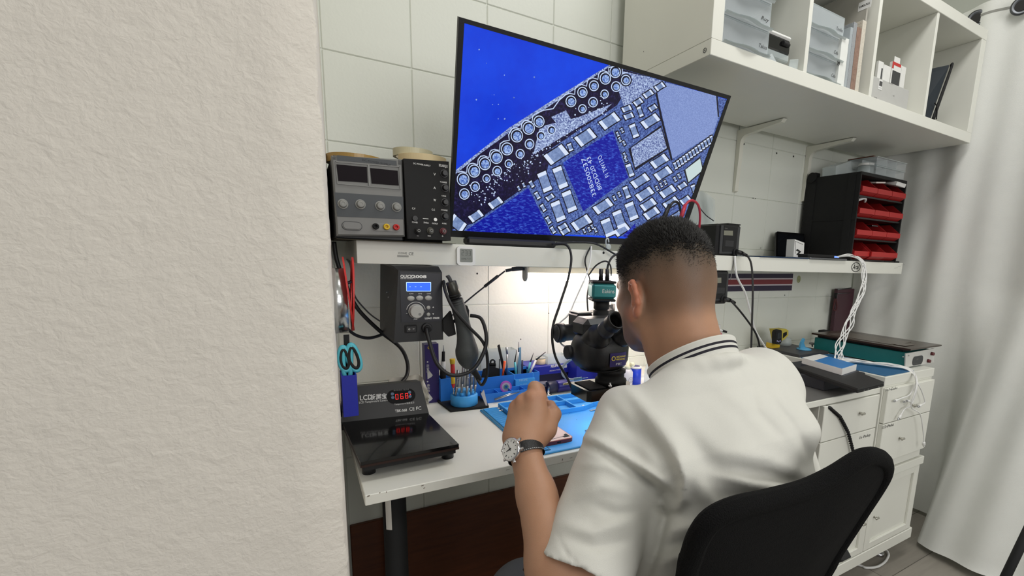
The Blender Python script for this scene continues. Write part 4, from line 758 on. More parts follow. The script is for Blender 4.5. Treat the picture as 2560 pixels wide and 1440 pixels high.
# phone
ph = thing('smartphone', 'rose gold phone with a torn dark corner lying on the mat', 'phone', (.455, .92, zt)); z0 = zt+.0002
P = [V3(.4185, .848, 0), V3(.4925, .8495, 0)]; cxp, cyp = .4555, .848+.073
for nm, h0, h1, ins, mt_ in (('frame', 0, .0082, 0, mat('rose metal', (150, 72, 68), .3, .7)), ('screen', .0083, .0088, .0022, mat('pink film', (212, 176, 172), .12, coat=.4))):
    m_ = MB(); m_.prism([V3(cxp+a, cyp+b, z0+h0) for a, b in rrect(.0735-2*ins, .146-2*ins, .010-ins, 6)], (0, 0, h1-h0)); ob(nm, m_, mt_, ph)
m_ = MB(); m_.prism([V3(cxp+a, cyp+b, z0+.0089) for a, b in ((.032, -.064), (.031, -.046), (.026, -.048), (.022, -.052), (.024, -.056), (.016, -.058), (.018, -.064))], (0, 0, .0003)); ob('dark_corner', m_, blackm, ph)
m_ = MB().tube([V3(cxp-.032, cyp-.058, z0+.009), V3(cxp-.01, cyp-.0615, z0+.009), V3(cxp+.01, cyp-.059, z0+.009), V3(cxp+.026, cyp-.060, z0+.009)], .0004, 5); ob('crack', m_, inkg, ph); ob('charging_port', MB().box((cxp, cyp-.0731, z0+.0041), (.009, .0006, .0028), 0), blackm, ph)
# ============================================================ MICROSCOPE
ms = thing('stereo_microscope', 'black stereo microscope with a camera on top, over the blue mat', 'microscope', (.585, 1.15, ZT)); MX, MY = .597, .902
def md(x, y, d=1.1): return ond(x, y, d)
zr = md(1495, 1003)[2]; c = md(1525, 981, 1.1); zr = c[2]
body_m = mat('microscope enamel', (26, 27, 29), .38, bump=.1, bs=700)
P = [c+V3(.046*math.cos(a), .046*math.sin(a), 0) for a in np.linspace(-2.0, 1.9, 18)]+[c+V3(-.030, .047, 0), c+V3(-.082, .038, 0), c+V3(-.088, .028, 0), c+V3(-.088, -.040, 0), c+V3(-.080, -.047, 0)]
ob('fume_ring', MB().prism(P, (0, 0, .024)), blackg, ms); ob('ring_vents', MB().bx(c[0]-.078, c[0]-.036, c[1]-.036, c[1]+.032, zr+.0241, zr+.026, .0006), blackm, ms)
ob('led_disc', MB().disc(c+V3(0, 0, -.0005), (0, 0, -1), .034, 32), mat('led cool white', (190, 225, 255), .4, emit=20, var=0), ms)
m_ = MB().lathe([(.036, .0242), (.036, .034), (.031, .036), (.031, .048), (.034, .050), (.034, .056)], c, n=36); ob('auxiliary_lens', m_, blackm, ms)
cA = md(1525, 965, 1.05); ob('thumb_screw', MB().cyl(cA+V3(0, 0, .008), cA, .0022, n=10).sphere(cA, .005, 10).cyl(cA, cA+V3(.004, 0, -.006), .0022, n=8), chrome, ms)
p = md(1551, 953, 1.12); ob('side_screw', MB().cyl(p+V3(-.012, 0, 0), p+V3(.012, -.004, .003), .0055, n=16), steel, ms)
zb_ = zr+.056; zc = md(1500, 920)[2]; cB = V3(MX-.012, MY-.004, 0)
ob('objective_barrel', MB().lathe([(.042, zb_), (.0465, zb_+.003), (.047, zc), (.044, zc+.002)], cB, n=40), body_m, ms)
zt_ = md(1500, 852)[2]+.01; HW = []
def sect(z, sx, sy, oy, n=28): return [V3(cB[0]+sx*math.copysign(abs(math.cos(a))**.75, math.cos(a)), cB[1]+oy+sy*math.copysign(abs(math.sin(a))**.8, math.sin(a)), z) for a in np.linspace(0, 2*math.pi, n, endpoint=False)]
R_ = [sect(zc+.0021, .041, .041, 0), sect(zc+.008, .056, .048, 0), sect(zc+.022, .066, .052, .002), sect(zc+.055, .067, .053, .003), sect(zt_-.004, .060, .050, .006), sect(zt_+.006, .050, .044, .008)]
m_ = MB(); m_.add([p for r in R_ for p in r], [(j*28+i, j*28+(i+1) % 28, (j+1)*28+(i+1) % 28, (j+1)*28+i) for j in range(5) for i in range(28)], True); m_.add(R_[-1], [tuple(range(28))]); m_.add(R_[0], [tuple(range(27, -1, -1))]); ob('zoom_body', m_, body_m, ms)
# sticker
cs = md(1543, 901, 1.05); sN = V3(.05, -1, 0); sN /= np.linalg.norm(sN); sU = np.cross((0, 0, 1), -sN); sU = -sU if sU[0] < 0 else sU
a0 = V3(cB[0]+.022, cB[1]-.0528, zc+.028)
def stk(u, v): 
    x = .0-.008+.048*u; th_ = math.asin(min(1, max(-1, (x)/.075))); return (cB[0]+x, cB[1]+.0025-.0535*max(.0, 1-(max(0, x)/.0685)**2.6)**.42-.0012, zc+.014+.031*v)
ob('sticker', MB().grid(stk, 12, 4), mat('violet sticker', (48, 34, 110), .4), ms, label='violet sticker with yellow emblem and lettering')
m_ = MB(); q0 = np.array(stk(.18, .62))+V3(0, -.0012, 0); m_.ring(q0, FR, .0056, .0034, .0003, 20).text('MECHANIC', .0055, np.array(stk(.33, .66))+V3(0, -.0012, 0), width=.025, bold=.04).text('MECHANIC', .005, np.array(stk(.33, .48))+V3(0, -.0012, 0), width=.024, bold=.05); ob('sticker_emblem', m_, mat('gold print', (226, 206, 90), .4), ms)
ob('sticker_text', MB().text('维修佬', .0058, np.array(stk(.32, .12))+V3(0, -.0012, 0), width=.016, bold=.02), ink, ms)
# prism head and eyepieces
m_ = MB(); m_.box((cB[0], cB[1]+.018, zt_+.022), (.104, .07, .046), .012); ob('prism_head', m_, body_m, ms)
dv = V3(0, -.78, .52); dv /= np.linalg.norm(dv)
for s_ in (-1, 1):
    b0 = V3(cB[0]+.002+s_*.030, cB[1]+.008, zt_-.018); b1 = b0+dv*.075
    pr = ob('eyepiece_tube', MB().lathe([(.027, -.01), (.0285, 0), (.0285, .052), (.026, .058), (.0185, .062), (.0175, .078)], b0, dv, 32), body_m, ms)
    e0 = b0+dv*.076; ob('eyepiece', MB().lathe([(.0165, 0), (.019, .002), (.019, .012), (.0172, .014), (.0172, .03)], e0, dv, 28), mat('ribbed grey', (50, 52, 56), .45), pr); ob('eye_cup', MB().lathe([(.0172, .028), (.0195, .032), (.0188, .044), (.0205, .056), (.017, .056), (.014, .045), (.014, .03)], e0, dv, 28), rubber, pr)
tp = V3(cB[0]-.012, cB[1]+.045, zt_+.03)
cam_c = md(1505, 722, 1.17); cb_ = V3(cam_c[0], cam_c[1], 0); zcb = md(1505, 752, 1.17)[2]; zct = md(1505, 701, 1.17)[2]
ob('camera_port', MB().lathe([(.020, zt_+.03), (.020, zt_+.05), (.016, zt_+.052), (.016, zcb-.022), (.0195, zcb-.02), (.0195, zcb-.001)], cb_, n=30), blackm, ms)
kx = V3(.93, -.36, 0); ky = V3(.36, .93, 0); cw = .060
ob('camera_body', MB().box((cb_[0], cb_[1], (zcb+zct)/2), (cw, cw, zct-zcb-.012), .006, kx, ky), mat('camera teal', (58, 138, 140), .35, .3), ms, label='teal camera housing')
ob('camera_cap', MB().box((cb_[0], cb_[1], zct-.003), (cw, cw, .006), .0025, kx, ky), blackm, ms); ob('camera_base', MB().box((cb_[0], cb_[1], zcb+.003), (cw, cw, .006), .0025, kx, ky), blackm, ms)
fcp = V3(cb_[0], cb_[1], (zcb+zct)/2)-ky*(cw/2+.0004); ob('camera_text', MB().text('Eakins', .014, fcp+kx*-.006+V3(0, 0, -.004), kx, (0, 0, 1), width=.030), ink, ms)
for dx in (-.004, .012): ob('plug', MB().cyl(V3(*cb_[:2], zct)+kx*dx, V3(*cb_[:2], zct+.028)+kx*dx, .0058, .005, 12), black, ms)
# focus rack, knobs, arm, pole, foot
fr1 = md(1448, 800, 1.18); rk = V3(fr1[0], fr1[1], 0); z1, z2 = md(1445, 838, 1.18)[2], md(1445, 781, 1.18)[2]
ob('focus_block', MB().box((rk[0]+.004, rk[1], (z1+z2)/2), (.046, .05, z2-z1), .005), body_m, ms); ob('block_plate', MB().box((rk[0]+.004, rk[1], z2+.0015), (.042, .046, .003), .001), lgrey, ms)
kz = md(1418, 833, 1.15); kp = V3(kz[0], kz[1]+.01, kz[2])
ob('focus_knob', MB().lathe([(.020, -.012), (.0235, -.010), (.0235, .006), (.0205, .008), (.0205, .03), (.018, .032), (.010, .033), (.010, .07)], kp+V3(-.012, 0, 0), (1, 0, 0), 30), mat('ribbed black', (20, 20, 21), .5), ms)
ob('knob_face', MB().lathe([(.0001, 0), (.018, 0), (.019, .0022)], kp+V3(-.0262, 0, 0), (1, 0, 0), 28), dgrey, ms)
kz = md(1428, 880, 1.09); ob('zoom_knob', MB().lathe([(.012, 0), (.0165, .003), (.0165, .026), (.013, .029), (.010, .045)], V3(kz[0]-.014, kz[1], kz[2]), (1, .05, 0), 26), mat('ribbed black', (20, 20, 21), .5), ms)
pp = V3(.80, 1.20, 0); ob('pole', MB().cyl((pp[0], pp[1], ZT+.012), (pp[0], pp[1], z2+.03), .0125, n=24), chrome, ms)
av = V3(pp[0]-rk[0], pp[1]-rk[1], 0); aL = np.linalg.norm(av); av /= aL
ob('support_arm', MB().box(((pp[0]+rk[0])/2, (pp[1]+rk[1])/2, (z1+z2)/2), (aL, .04, .036), .006, av, V3(-av[1], av[0], 0)).cyl((pp[0], pp[1], (z1+z2)/2-.026), (pp[0], pp[1], (z1+z2)/2+.026), .024, n=24), body_m, ms)
ob('foot', MB().bx(.765, .828, 1.15, 1.25, ZT, ZT+.012, .004), body_m, ms)
# syringe tube
sy = thing('syringe', 'clear syringe tip with a curved pale tube beside the microscope', 'syringe', md(1440, 955, 1.2)); w_ = lambda x, y, d=1.17: ond(x, y, d)
ob('tube', MB().tube([w_(1437, 893), w_(1418, 905), w_(1406, 920), w_(1408, 938), w_(1422, 948), w_(1437, 950)], .0032, 10), mat('milky tube', (205, 215, 220), .3), sy); ob('luer_tip', MB().cyl(w_(1435, 950), w_(1455, 946), .0055, .0045, 14), mat('sky plastic', (150, 195, 225), .3), sy); ob('needle', MB().cyl(w_(1455, 946), w_(1470, 944), .0012, .0006, 8), steel, sy)
# ============================================================ bottles right of the microscope
tr = thing('parts_tray', 'white rectangular tray on the desk holding bottles right of the microscope', 'tray', (.92, 1.16, ZT)); ob('tray', tray(MB(), .83, 1.05, 1.11, 1.24, ZT, ZT+.012, .003), whitep, tr)
zb = ZT+.0034
bt = thing('dropper_bottle', 'white dropper bottle with a pointed tip and round label, left one on the tray', 'bottle', (.875, 1.165, zb)); c = V3(onz(1567, 962, zb)[0], onz(1567, 962, zb)[1], zb)
ob('body', MB().lathe([(.016, 0), (.0175, .002), (.0175, .042), (.013, .050), (.009, .053)], c, n=28), mat('milky bottle', (226, 222, 226), .35), bt); ob('neck_cap', MB().lathe([(.0095, .0532), (.0095, .062), (.006, .064), (.0012, .088)], c, n=20), mat('cream tip', (236, 232, 200), .4), bt); ob('side_cap', MB().cyl(c+V3(.006, -.008, .066), c+V3(.016, -.008, .068), .007, n=16), mat('cream tip', (236, 232, 200), .4), bt)
m_ = MB(); f_ = c+V3(-.006*.4, -.0182, .020); m_.tube([f_+V3(.0085*math.cos(a)+.004, 0, .0085*math.sin(a)) for a in np.linspace(0, 2*math.pi, 20, endpoint=False)], .0005, 4, 1, True).text('ESD', .004, f_+V3(0, 0, .001), width=.008).text('SAFE', .004, f_+V3(0, 0, -.005), width=.009); ob('label', m_, inkg, bt)
cn_ = thing('can', 'small bright blue can with a white rim behind the dropper bottle', 'can', (.915, 1.18, zb)); c = onz(1593, 961, zb); c = V3(c[0], c[1]+.012, zb)
ob('body', MB().lathe([(.0185, 0), (.0185, .052)], c, n=30), mat('vivid blue', (20, 60, 200), .35), cn_); ob('lid', MB().lathe([(.019, .0522), (.019, .057), (.016, .058), (.0001, .0575)], c, n=30), whitep, cn_); ob('lid_label', MB().disc(c+V3(0, 0, .0584), (0, 0, 1), .014, 24), purple, cn_)
cl = thing('clear_bottle', 'translucent square bottle rightmost on the tray, beside the collar', 'bottle', (.95, 1.16, zb)); c = V3(c[0]+.048, c[1]-.01, zb)
ob('body', MB().lathe([(.019, 0), (.020, .002), (.020, .045), (.012, .062), (.008, .064)], c, n=4, sm=False), clear, cl); ob('cap', MB().lathe([(.0085, .0642), (.0085, .075), (.0001, .0755)], c, n=18), whitep, cl)
# ============================================================ RIGHT SIDE: solder stations, cabinet contents, machines
def station(name, label, fx0, fx1, z0, z1, Y, dep, fr, disp, hole):
    t = thing(name, label, 'soldering station', ((fx0+fx1)/2, Y+dep/2, z0), 0, 'black soldering stations by the shelf')
    ob('case', MB().bx(fx0, fx1, Y, Y+dep, z0, z1, .006), black, t)
    f = [ony(*q, Y-.0005) for q in fr]; ob('front_frame', MB().prism(f, V3(0, -.004, 0)), dgrey, t)
    c = sum(f)/4; g = [c+(p-c)*V3(.72, 1, .92)+V3(0, -.0042, .003) for p in f]; ob('control_panel', MB().prism(g, V3(0, -.001, 0)), blackm, t)
    d = [ony(*q, Y-.006) for q in disp]; ob('display', MB().prism(d, V3(0, -.0006, 0)), mat('olive lcd', (122, 122, 108), .3), t)
    p = (d[0]+d[1])/2 if d[0][2] > d[3][2] else (d[2]+d[3])/2
    top = max(q[2] for q in d); ob('lettering', MB().text('Quicko', .006, (min(q[0] for q in d)+.003, Y-.0062, top+.004), width=.013), inkg, t)
    p = ony(*hole, Y-.004); ob('socket', MB().cyl(p, p+V3(0, -.008, 0), .0115, n=24, b=.001), blackm, t); ob('cable_plug', MB().cyl(p+V3(0, -.006, 0), p+V3(.012, -.022, -.003), .0085, .0075, 16).cyl(p+V3(.012, -.022, -.003), p+V3(.030, -.030, -.012), .0062, .0045, 14), rubber, t)
    ob('keys', MB().bx(c[0]-.022, c[0]+.018, Y-.0062, Y-.0052, c[2]-.022, c[2]-.002, .0005), mat('charcoal key', (36, 36, 38), .5), t)
    return t
station('soldering_station', 'black soldering station standing on the shelf beside the monitor', 1.175, 1.287, 1.1607, 1.262, 1.135, .16, [(1796, 634), (1842, 634), (1849, 569), (1801, 563)], [(1809, 588), (1832, 589), (1832, 577), (1810, 576)], (1836, 630))
station('soldering_station', 'black soldering station hanging below the shelf behind the head', 1.14, 1.242, 1.0, 1.1105, 1.13, .17, [(1780, 752), (1815, 750), (1820, 684), (1785, 683)], [(1783, 708), (1803, 707), (1803, 694), (1784, 695)], (1806, 747))
m_ = MB().prism(pts(1.16, (1804, 559), (1842, 561), (1846, 556), (1808, 553)), (0, .05, .0)); p = ony(1812, 561, 1.17)
single('card_stack', MB().bx(p[0]-.01, p[0]+.05, 1.145, 1.2, 1.2625, 1.267, .001), blackm, 'small black card case lying on the upper soldering station', 'case')
# bag behind
m_ = MB(); m_.grid(lambda u, v: tuple(ony(1722+66*u, 641.5-167*v*(1-.3*abs(u-.5)), 1.345+.012*math.sin(u*9+v*5))), 10, 8); n0 = len(m_.v); m_.v += [(a, b+.012, c) for a, b, c in m_.v]; nf = len(m_.f); m_.f += [tuple(i+n0 for i in f[::-1]) for f in m_.f[:nf]]; m_.m += m_.m[:nf]; m_.s += m_.s[:nf]
single('plastic_bag', m_, clear, 'crumpled clear plastic bag behind the monitor corner', 'bag')
# striped sticker
ss_ = thing('striped_sticker', 'navy red and white striped sticker on the wall below the shelf', 'sticker', ony(1900, 720, WY)); m_ = MB()
Ysk = WY-.0006; A0_, A1_ = (1810, 684), (1983, 684); B0_, B1_ = (1810, 729), (1979, 726)
for i, (f0, f1, k) in enumerate(((0, .27, 0), (.27, .34, 1), (.34, .62, 2), (.62, .70, 1), (.70, 1, 0))):
    m_.mat(k); L = lambda a, b, f: (a[0]*(1-f)+b[0]*f, a[1]*(1-f)+b[1]*f)
    m_.prism([ony(*L(A0_, B0_, f1), Ysk), ony(*L(A1_, B1_, f1), Ysk), ony(*L(A1_, B1_, f0), Ysk), ony(*L(A0_, B0_, f0), Ysk)], (0, -.0004, 0))
ob('stripes', m_, [mat('navy film', (44, 34, 62), .5), mat('white film', (205, 195, 200), .5), mat('red film', (128, 44, 52), .5)], ss_)
c = ony(1997, 698, WY-.001); m_ = MB().disc(c, FR, .014, 20, 1.2); gs = thing('round_sticker', 'faded round yellow green sticker on the wall beside the stripes', 'sticker', c); ob('paper', m_, mat('faded lime', (168, 172, 130), .7), gs); ob('text', MB().text('PSG', .007, c+V3(-.004, -.0006, -.006)).text('70', .007, c+V3(.004, -.0006, -.014)), mat('olive print', (110, 112, 80), .7), gs)
# tablets / hub on the shelf
zs = 1.1606
td = thing('tablet', 'black tablet leaning upright against the wall on the right shelf', 'tablet', (1.66, 1.36, zs)); P4 = [ony(1937, 637, 1.325), ony(2010, 639, 1.325), ony(2008, 583, 1.365), ony(1937, 581, 1.365)]; c = sum(P4)/4; un_ = (P4[1]-P4[0])/np.linalg.norm(P4[1]-P4[0]); vn_ = V3(0, .40, .9); vn_ /= np.linalg.norm(vn_)
P4[0][2] = P4[1][2] = zs
w_, h_ = np.linalg.norm(P4[1]-P4[0]), np.linalg.norm(P4[3]-P4[0]); vn_ = (P4[3]-P4[0])/h_; c = sum(P4)/4; m_ = MB(); plate(m_, c, w_, h_, .010, .008, V3(1, 0, 0), vn_); ob('body', m_, blackg, td); m_ = MB(); plate(m_, c+np.cross((1, 0, 0), vn_)*.0082, w_-.02, h_-.02, .003, .0004, V3(1, 0, 0), vn_); ob('screen', m_, mat('dark glass', (16, 18, 22), .08, coat=.5), td)
p0, p1 = onz(1880, 641, zs)[0], 1.93
single('slate', MB().bx(1.385, 1.66, 1.126, 1.29, zs, zs+.004, .001), mat('navy glass', (26, 52, 82), .2), 'thin dark blue slate lying flat on the right shelf', 'slate')
single('laptop', MB().bx(1.665, 1.905, 1.122, 1.28, zs, zs+.0065, .002), mat('aluminium grey', (120, 122, 126), .35, .7), 'thin grey closed laptop lying on the right shelf', 'laptop')
hbz = zs+.0067; hb_ = thing('charging_hub', 'small black charging hub on the grey laptop feeding the white cables', 'hub', (1.84, 1.17, hbz)); a = ony(2012, 640, 1.16); b = ony(2088, 640, 1.16)
ob('body', MB().bx(a[0], b[0], 1.145, 1.2, hbz, hbz+.013, .003), blackm, hb_); ob('ports', MB().bx(b[0]-.03, b[0]+.0005, 1.1435, 1.147, hbz+.003, hbz+.010), mat('port glow blue', (120, 160, 250), .4, emit=.6), hb_)
ad = thing('adapter', 'white boxy power adapter with a black arrow leaning by the hub', 'adapter', ony(2000, 635, 1.2)); P4 = pts(1.19, (1984, 637), (2010, 634), (2011, 607), (1987, 598)); P4[0][2] = P4[1][2] = hbz; ob('body', MB().prism(P4, (0, .035, 0)), whitep, ad)
g = lambda x, y: ony(x, y, 1.1896); ob('arrow', MB().prism([g(1990, 626), g(1993, 622), g(2003, 629), g(1994, 638), g(1991, 636), g(1997, 629.5)], (0, -.0004, 0)), inkd, ad)
ob('edge_line', MB().tube([g(1988, 634), g(1988.5, 603), g(2007, 611)], .0008, 5, 1), inkd, ad)
# black bin cabinet
XC0, XC1, YC0, YC1, ZC0, ZC1 = 1.708, 2.0, 1.01, 1.30, zs, 1.478
YC0 = 1.132
XC0, XC1 = ony(2128, 640, YC0)[0], ony(2242, 640, YC0)[0]; ZC1 = ony(2155, 428, YC0)[2]; YC1 = 1.375
bcab = thing('bin_cabinet', 'tall black plastic cabinet full of red bins on the shelf end', 'cabinet', ((XC0+XC1)/2, (YC0+YC1)/2, zs)); t = .006
ob('left_side', MB().bx(XC0, XC0+t, YC0, YC1, zs, ZC1, .001).bx(XC0-.0025, XC0, YC0+.02, YC0+.05, zs+.002, ZC1-.002).bx(XC0-.0025, XC0, YC1-.05, YC1-.02, zs+.002, ZC1-.002).bx(XC0-.002, XC0, YC0, YC1, zs+.165, zs+.172), blackm, bcab)
ob('right_side', MB().bx(XC1-t, XC1, YC0, YC1, zs, ZC1, .001), blackm, bcab); ob('back', MB().bx(XC0+t, XC1-t, YC1-.004, YC1, zs, ZC1), blackm, bcab); ob('top', MB().bx(XC0+t, XC1-t, YC0, YC1-.004, ZC1-.012, ZC1), blackm, bcab)
nr = 4; H_ = (ZC1-.012-zs)/nr
for i in range(nr): ob('shelf', MB().bx(XC0+t, XC1-t, YC0+.004, YC1-.004, zs+i*H_+.0005, zs+i*H_+.008, .001), black, bcab)
ob('side_hook', MB().cyl((XC0-.004, YC1-.03, ZC1+.0), (XC0-.008, YC1-.03, ZC1+.0), .021, n=24).bx(XC0-.004, XC0+.03, YC1-.045, YC1-.015, ZC1+.0005, ZC1+.02, .002), blackm, bcab)
bw_ = (XC1-XC0-2*t-.004)/3; bd_ = .12; bh = H_*.84
def binmesh():
    w, d, h, q = bw_-.004, bd_, bh, .0022; m = MB(); f = h*.46
    m.bx(-w/2, w/2, .02, d, 0, q); m.prism([V3(-w/2, .02, 0), V3(-w/2, d, 0), V3(-w/2, d, h), V3(-w/2, .045, h), V3(-w/2, 0, f), V3(-w/2, 0, f*.4)], (q, 0, 0)); m.prism([V3(w/2-q, .02, 0), V3(w/2-q, d, 0), V3(w/2-q, d, h), V3(w/2-q, .045, h), V3(w/2-q, 0, f), V3(w/2-q, 0, f*.4)], (q, 0, 0)); m.bx(-w/2+q, w/2-q, d-q, d, q, h)
    fr = MB().bx(-w/2-.0005, w/2+.0005, -.003, 0, f*.4, f).prism([V3(-w/2, .02, 0), V3(w/2, .02, 0), V3(w/2, -.001, f*.4), V3(-w/2, -.001, f*.4)], (0, .002, 0)); return m, fr
RN = ['bottom row', 'third row from the top', 'second row from the top', 'top row']; CN = ['left', 'middle', 'right']; first = None
for r in range(4):
    for c_ in range(3):
        loc = V3(XC0+t+.002+bw_*(c_+.5), YC0-.004-.008*(c_ == 1 and r == 0), zs+r*H_+.0085); lab = 'red plastic bin, %s one of the %s in the black cabinet' % (CN[c_], RN[r])
        if first is None:
            first = thing('red_bin', lab, 'bin', loc, 0, 'red bins in the black cabinet'); ROOT[first.name] = (V3(0, 0, 0), 0); a, b = binmesh(); ob('tub', a, redb, first); ob('front_lip', b, mat('red lip', (176, 34, 34), .45), first)
        else: dup(first, loc, lab)
rx = lambda c_: XC0+t+.002+bw_*(c_+.5)
zq = zs+3*H_+.0085+bh
single('label_packet', MB().box((rx(1)-.01, YC0+.06, zq-.002), (.07, .10, .006), .001, (1, 0, .1), (0, 1, .12)), mat('pale card', (215, 205, 200), .8), 'pale packet lying over the middle red bin of the top row', 'packet')
single('white_box', MB().box((rx(2), YC0+.04, zq+.006), (.075, .10, .016), .002, (1, 0, -.05), (0, 1, .25)), whitep, 'small white box lying over the right red bin of the top row', 'box')
zq = zs+2*H_+.0085+bh; single('white_chain', MB().tube([(rx(0)-.02, YC0+.03, zq-.004), (rx(0), YC0+.015, zq+.006), (rx(0)+.02, YC0+.02, zq+.003), (rx(0)+.035, YC0+.03, zq-.004)], .006, 10), whitep, 'white beaded strip lying over the left bin of the second row', 'strip')
zq = zs+1*H_+.0085+bh; single('dark_part', MB().box((rx(1), YC0+.03, zq-.014), (.045, .03, .006), .001), darksteel, 'small dark part lying in the middle bin of the third row', 'part')
# on top of the bin cabinet
zc_ = ZC1+.0003
def clbox(name, x0, x1, y0, y1, z0, h, label, div):
    t_ = thing(name, label, 'organizer box', ((x0+x1)/2, (y0+y1)/2, z0), 0, None); m = MB().bx(x0, x1, y0, y1, z0, z0+h-.004, .002)
    ob('tub', m, clear2, t_); m = MB()
    for i in range(1, div): x = x0+(x1-x0)*i/div; m.bx(x-.0006, x+.0006, y0+.001, y1-.001, z0+.001, z0+h-.005)
    m.bx(x0+.001, x1-.001, (y0+y1)/2-.0006, (y0+y1)/2+.0006, z0+.001, z0+h-.005); ob('dividers', m, clear, t_); ob('lid', MB().bx(x0-.002, x1+.002, y0-.002, y1+.002, z0+h-.0038, z0+h, .001), clear, t_); return t_
XR0, XR1 = ony(2190, 440, YC0)[0], ony(2262, 440, YC0)[0]
clbox('organizer_box', XR0, XR1, YC0+.002, YC0+.12, zc_, .036, 'lower clear compartment box stacked on the black cabinet', 3); clbox('organizer_box', XR0-.005, XR1+.002, YC0+.0, YC0+.125, zc_+.0365, .034, 'upper clear compartment box under the wall cabinet', 3)
single('brown_box', MB().bx(XR0, XR1-.04, YC0+.02, YC0+.13, zc_+.0712, zc_+.077, .002), mat('brown card', (92, 56, 44), .8), 'flat brown box topmost on the clear boxes', 'box')
single('plastic_tub', MB().prism([V3(*ony(2090, 428, YC0+.11)[:2], zc_), V3(*ony(2180, 428, YC0+.09)[:2], zc_), V3(*ony(2190, 400, YC0+.09)), V3(*ony(2128, 402, YC0+.11)), V3(*ony(2090, 415, YC0+.11))][::-1], (0, .06, 0)), clear, 'cloudy plastic tub on the black cabinet under the round jar', 'tub')
j = ony(2152, 402, YC0+.08); j[2] = ony(2152, 415, YC0+.04)[2]; jr2 = thing('plastic_jar', 'small round clear jar with a white lid on top of the black cabinet', 'jar', (j[0], YC0+.055, zc_))
ob('body', MB().lathe([(.028, 0), (.031, .003), (.031, .036), (.027, .040)], (j[0], YC0+.055, zc_), n=30), clear, jr2); ob('lid', MB().lathe([(.030, .0402), (.030, .050), (.0001, .0505)], (j[0], YC0+.055, zc_), n=30), whitep, jr2)
# small black bar on shelf end
single('black_pad', MB().bx(2.21, 2.34, 1.135, 1.2, zs, zs+.007, .002), blackm, 'thin black pad at the very end of the right shelf', 'pad')
# ============================================================ dresser top and right end of the desk
zd = .7779; zt0 = .7397
single('blue_sheet', MB().bx(1.668, 1.86, .803, 1.12, zd, zd+.0015), mat('petrol blue mat', (36, 96, 140), .6), 'petrol blue sheet on the drawer unit top', 'sheet')
single('grey_mat', MB().bx(1.20, 1.652, .81, 1.2, zt0, zt0+.0018), mat('grey rubber mat', (88, 88, 86), .8), 'grey rubber mat on the right end of the desk', 'mat')
lp = thing('laptop', 'closed black laptop lying skewed over the right end of the desk', 'laptop', (1.58, .93, zt0+.05)); zl = .7797
A = [onz(2209, 966, zl), onz(2143, 983, zl), onz(1990, 928, zl), onz(2080, 914, zl)]; A = [V3(a[0], a[1], zl) for a in A]
ob('base', MB().prism([a-V3(0, 0, .0) for a in A], (0, 0, .008)), blackm, lp); cc_ = sum(A)/4; ob('lid', MB().prism([cc_+(a-cc_)*.995+V3(0, 0, .0084) for a in A], (0, 0, .006)), mat('black lid', (24, 25, 27), .55), lp)
m_ = MB(); 
for f in (.25, .4, .8): p = A[1]*(1-f)+A[0]*f; m_.box(p+V3(-.002, -.0006, .004), (.006, .001, .003), 0, (A[0]-A[1])/np.linalg.norm(A[0]-A[1]), (0, 0, 1))
ob('ports', m_, inkg, lp); single('book', MB().bx(1.42, 1.652, .86, 1.08, zt0+.002, zl-.0003, .002), mat('dark cover', (40, 42, 48), .6), 'dark flat box under the skewed black laptop', 'box')
# white box with blue top
zw = zl+.0145; wb = thing('carton', 'flat white carton with a blue printed top beside the laptop', 'box', (1.58, .97, zw)); zw = .795
B_ = [onz(2104, 938, zw), onz(2140, 926, zw), onz(2048, 898, zw), onz(2004, 908, zw)]; B_ = [V3(p[0], p[1], zw) for p in B_]
hh_ = .020; ob('carton', MB().prism(B_, (0, 0, hh_)), whitep, wb); cc_ = sum(B_)/4; Tq = [B_[0]*.6+B_[3]*.4, B_[1], B_[2]*.55+B_[1]*.45, B_[3]*.45+B_[0]*.3+B_[2]*.25]; ob('blue_print', MB().prism([cc_+(p-cc_)*.96+V3(0, 0, hh_+.0002) for p in (B_[0], B_[1], B_[1]*.25+B_[2]*.75, B_[0]*.3+B_[3]*.7)], (0, 0, .0004)), mat('cyan print', (36, 120, 190), .4), wb)
single('dark_case', MB().prism([cc_+(p-cc_)*1.06+V3(.004, -.002, -.0153) for p in B_], (0, 0, .0148)), mat('slate case', (58, 62, 72), .5), 'slate coloured flat case under the white and blue carton', 'case')
# teal separator machine
tm = thing('separator_machine', 'teal heated separator machine with a light control face on the drawer unit', 'machine', (1.95, 1.0, zd)); Yf_ = .835
xa, xb = 1.868, 2.06; zh = ony(2262, 884, Yf_)[2]
ob('case', MB().bx(xa, xb, Yf_+.004, 1.20, zd+.004, zh, .002), teal, tm); f4 = [ony(2262, 926, Yf_), ony(2334, 912, Yf_), ony(2336, 871, Yf_), ony(2265, 884, Yf_)]; f4[0][2] = f4[1][2] = zd+.005; ob('front_face', MB().prism(f4, (0, .0038, 0)), mat('pale grey face', (205, 205, 200), .45), tm)
c = ony(2294, 901, Yf_-.0003); m_ = MB(); plate(m_, c, .076, .034, .014, .001); dp = ob('display', m_, mat('charcoal face', (34, 38, 42), .3), tm); ob('digits', MB().text('8 8', .010, c+V3(-.012, -.0014, .002)).text('\u25b8 \u25c2 \u25b4', .006, c+V3(-.014, -.0014, -.012)), inkg, dp)
for q in ((2319, 902), (2328, 884)): p = ony(*q, Yf_); ob('knob', MB().cyl(p, p+V3(0, -.010, 0), .007, .006, 16), mat('maroon knob', (90, 24, 28), .4), tm)
ob('lettering', MB().text('TBK', .007, ony(2269, 891, Yf_-.0004)), inkg, tm); p = onx(2258, 892, xa-.0005); ob('screw', MB().sphere(p, .003, 8), whitep, tm)
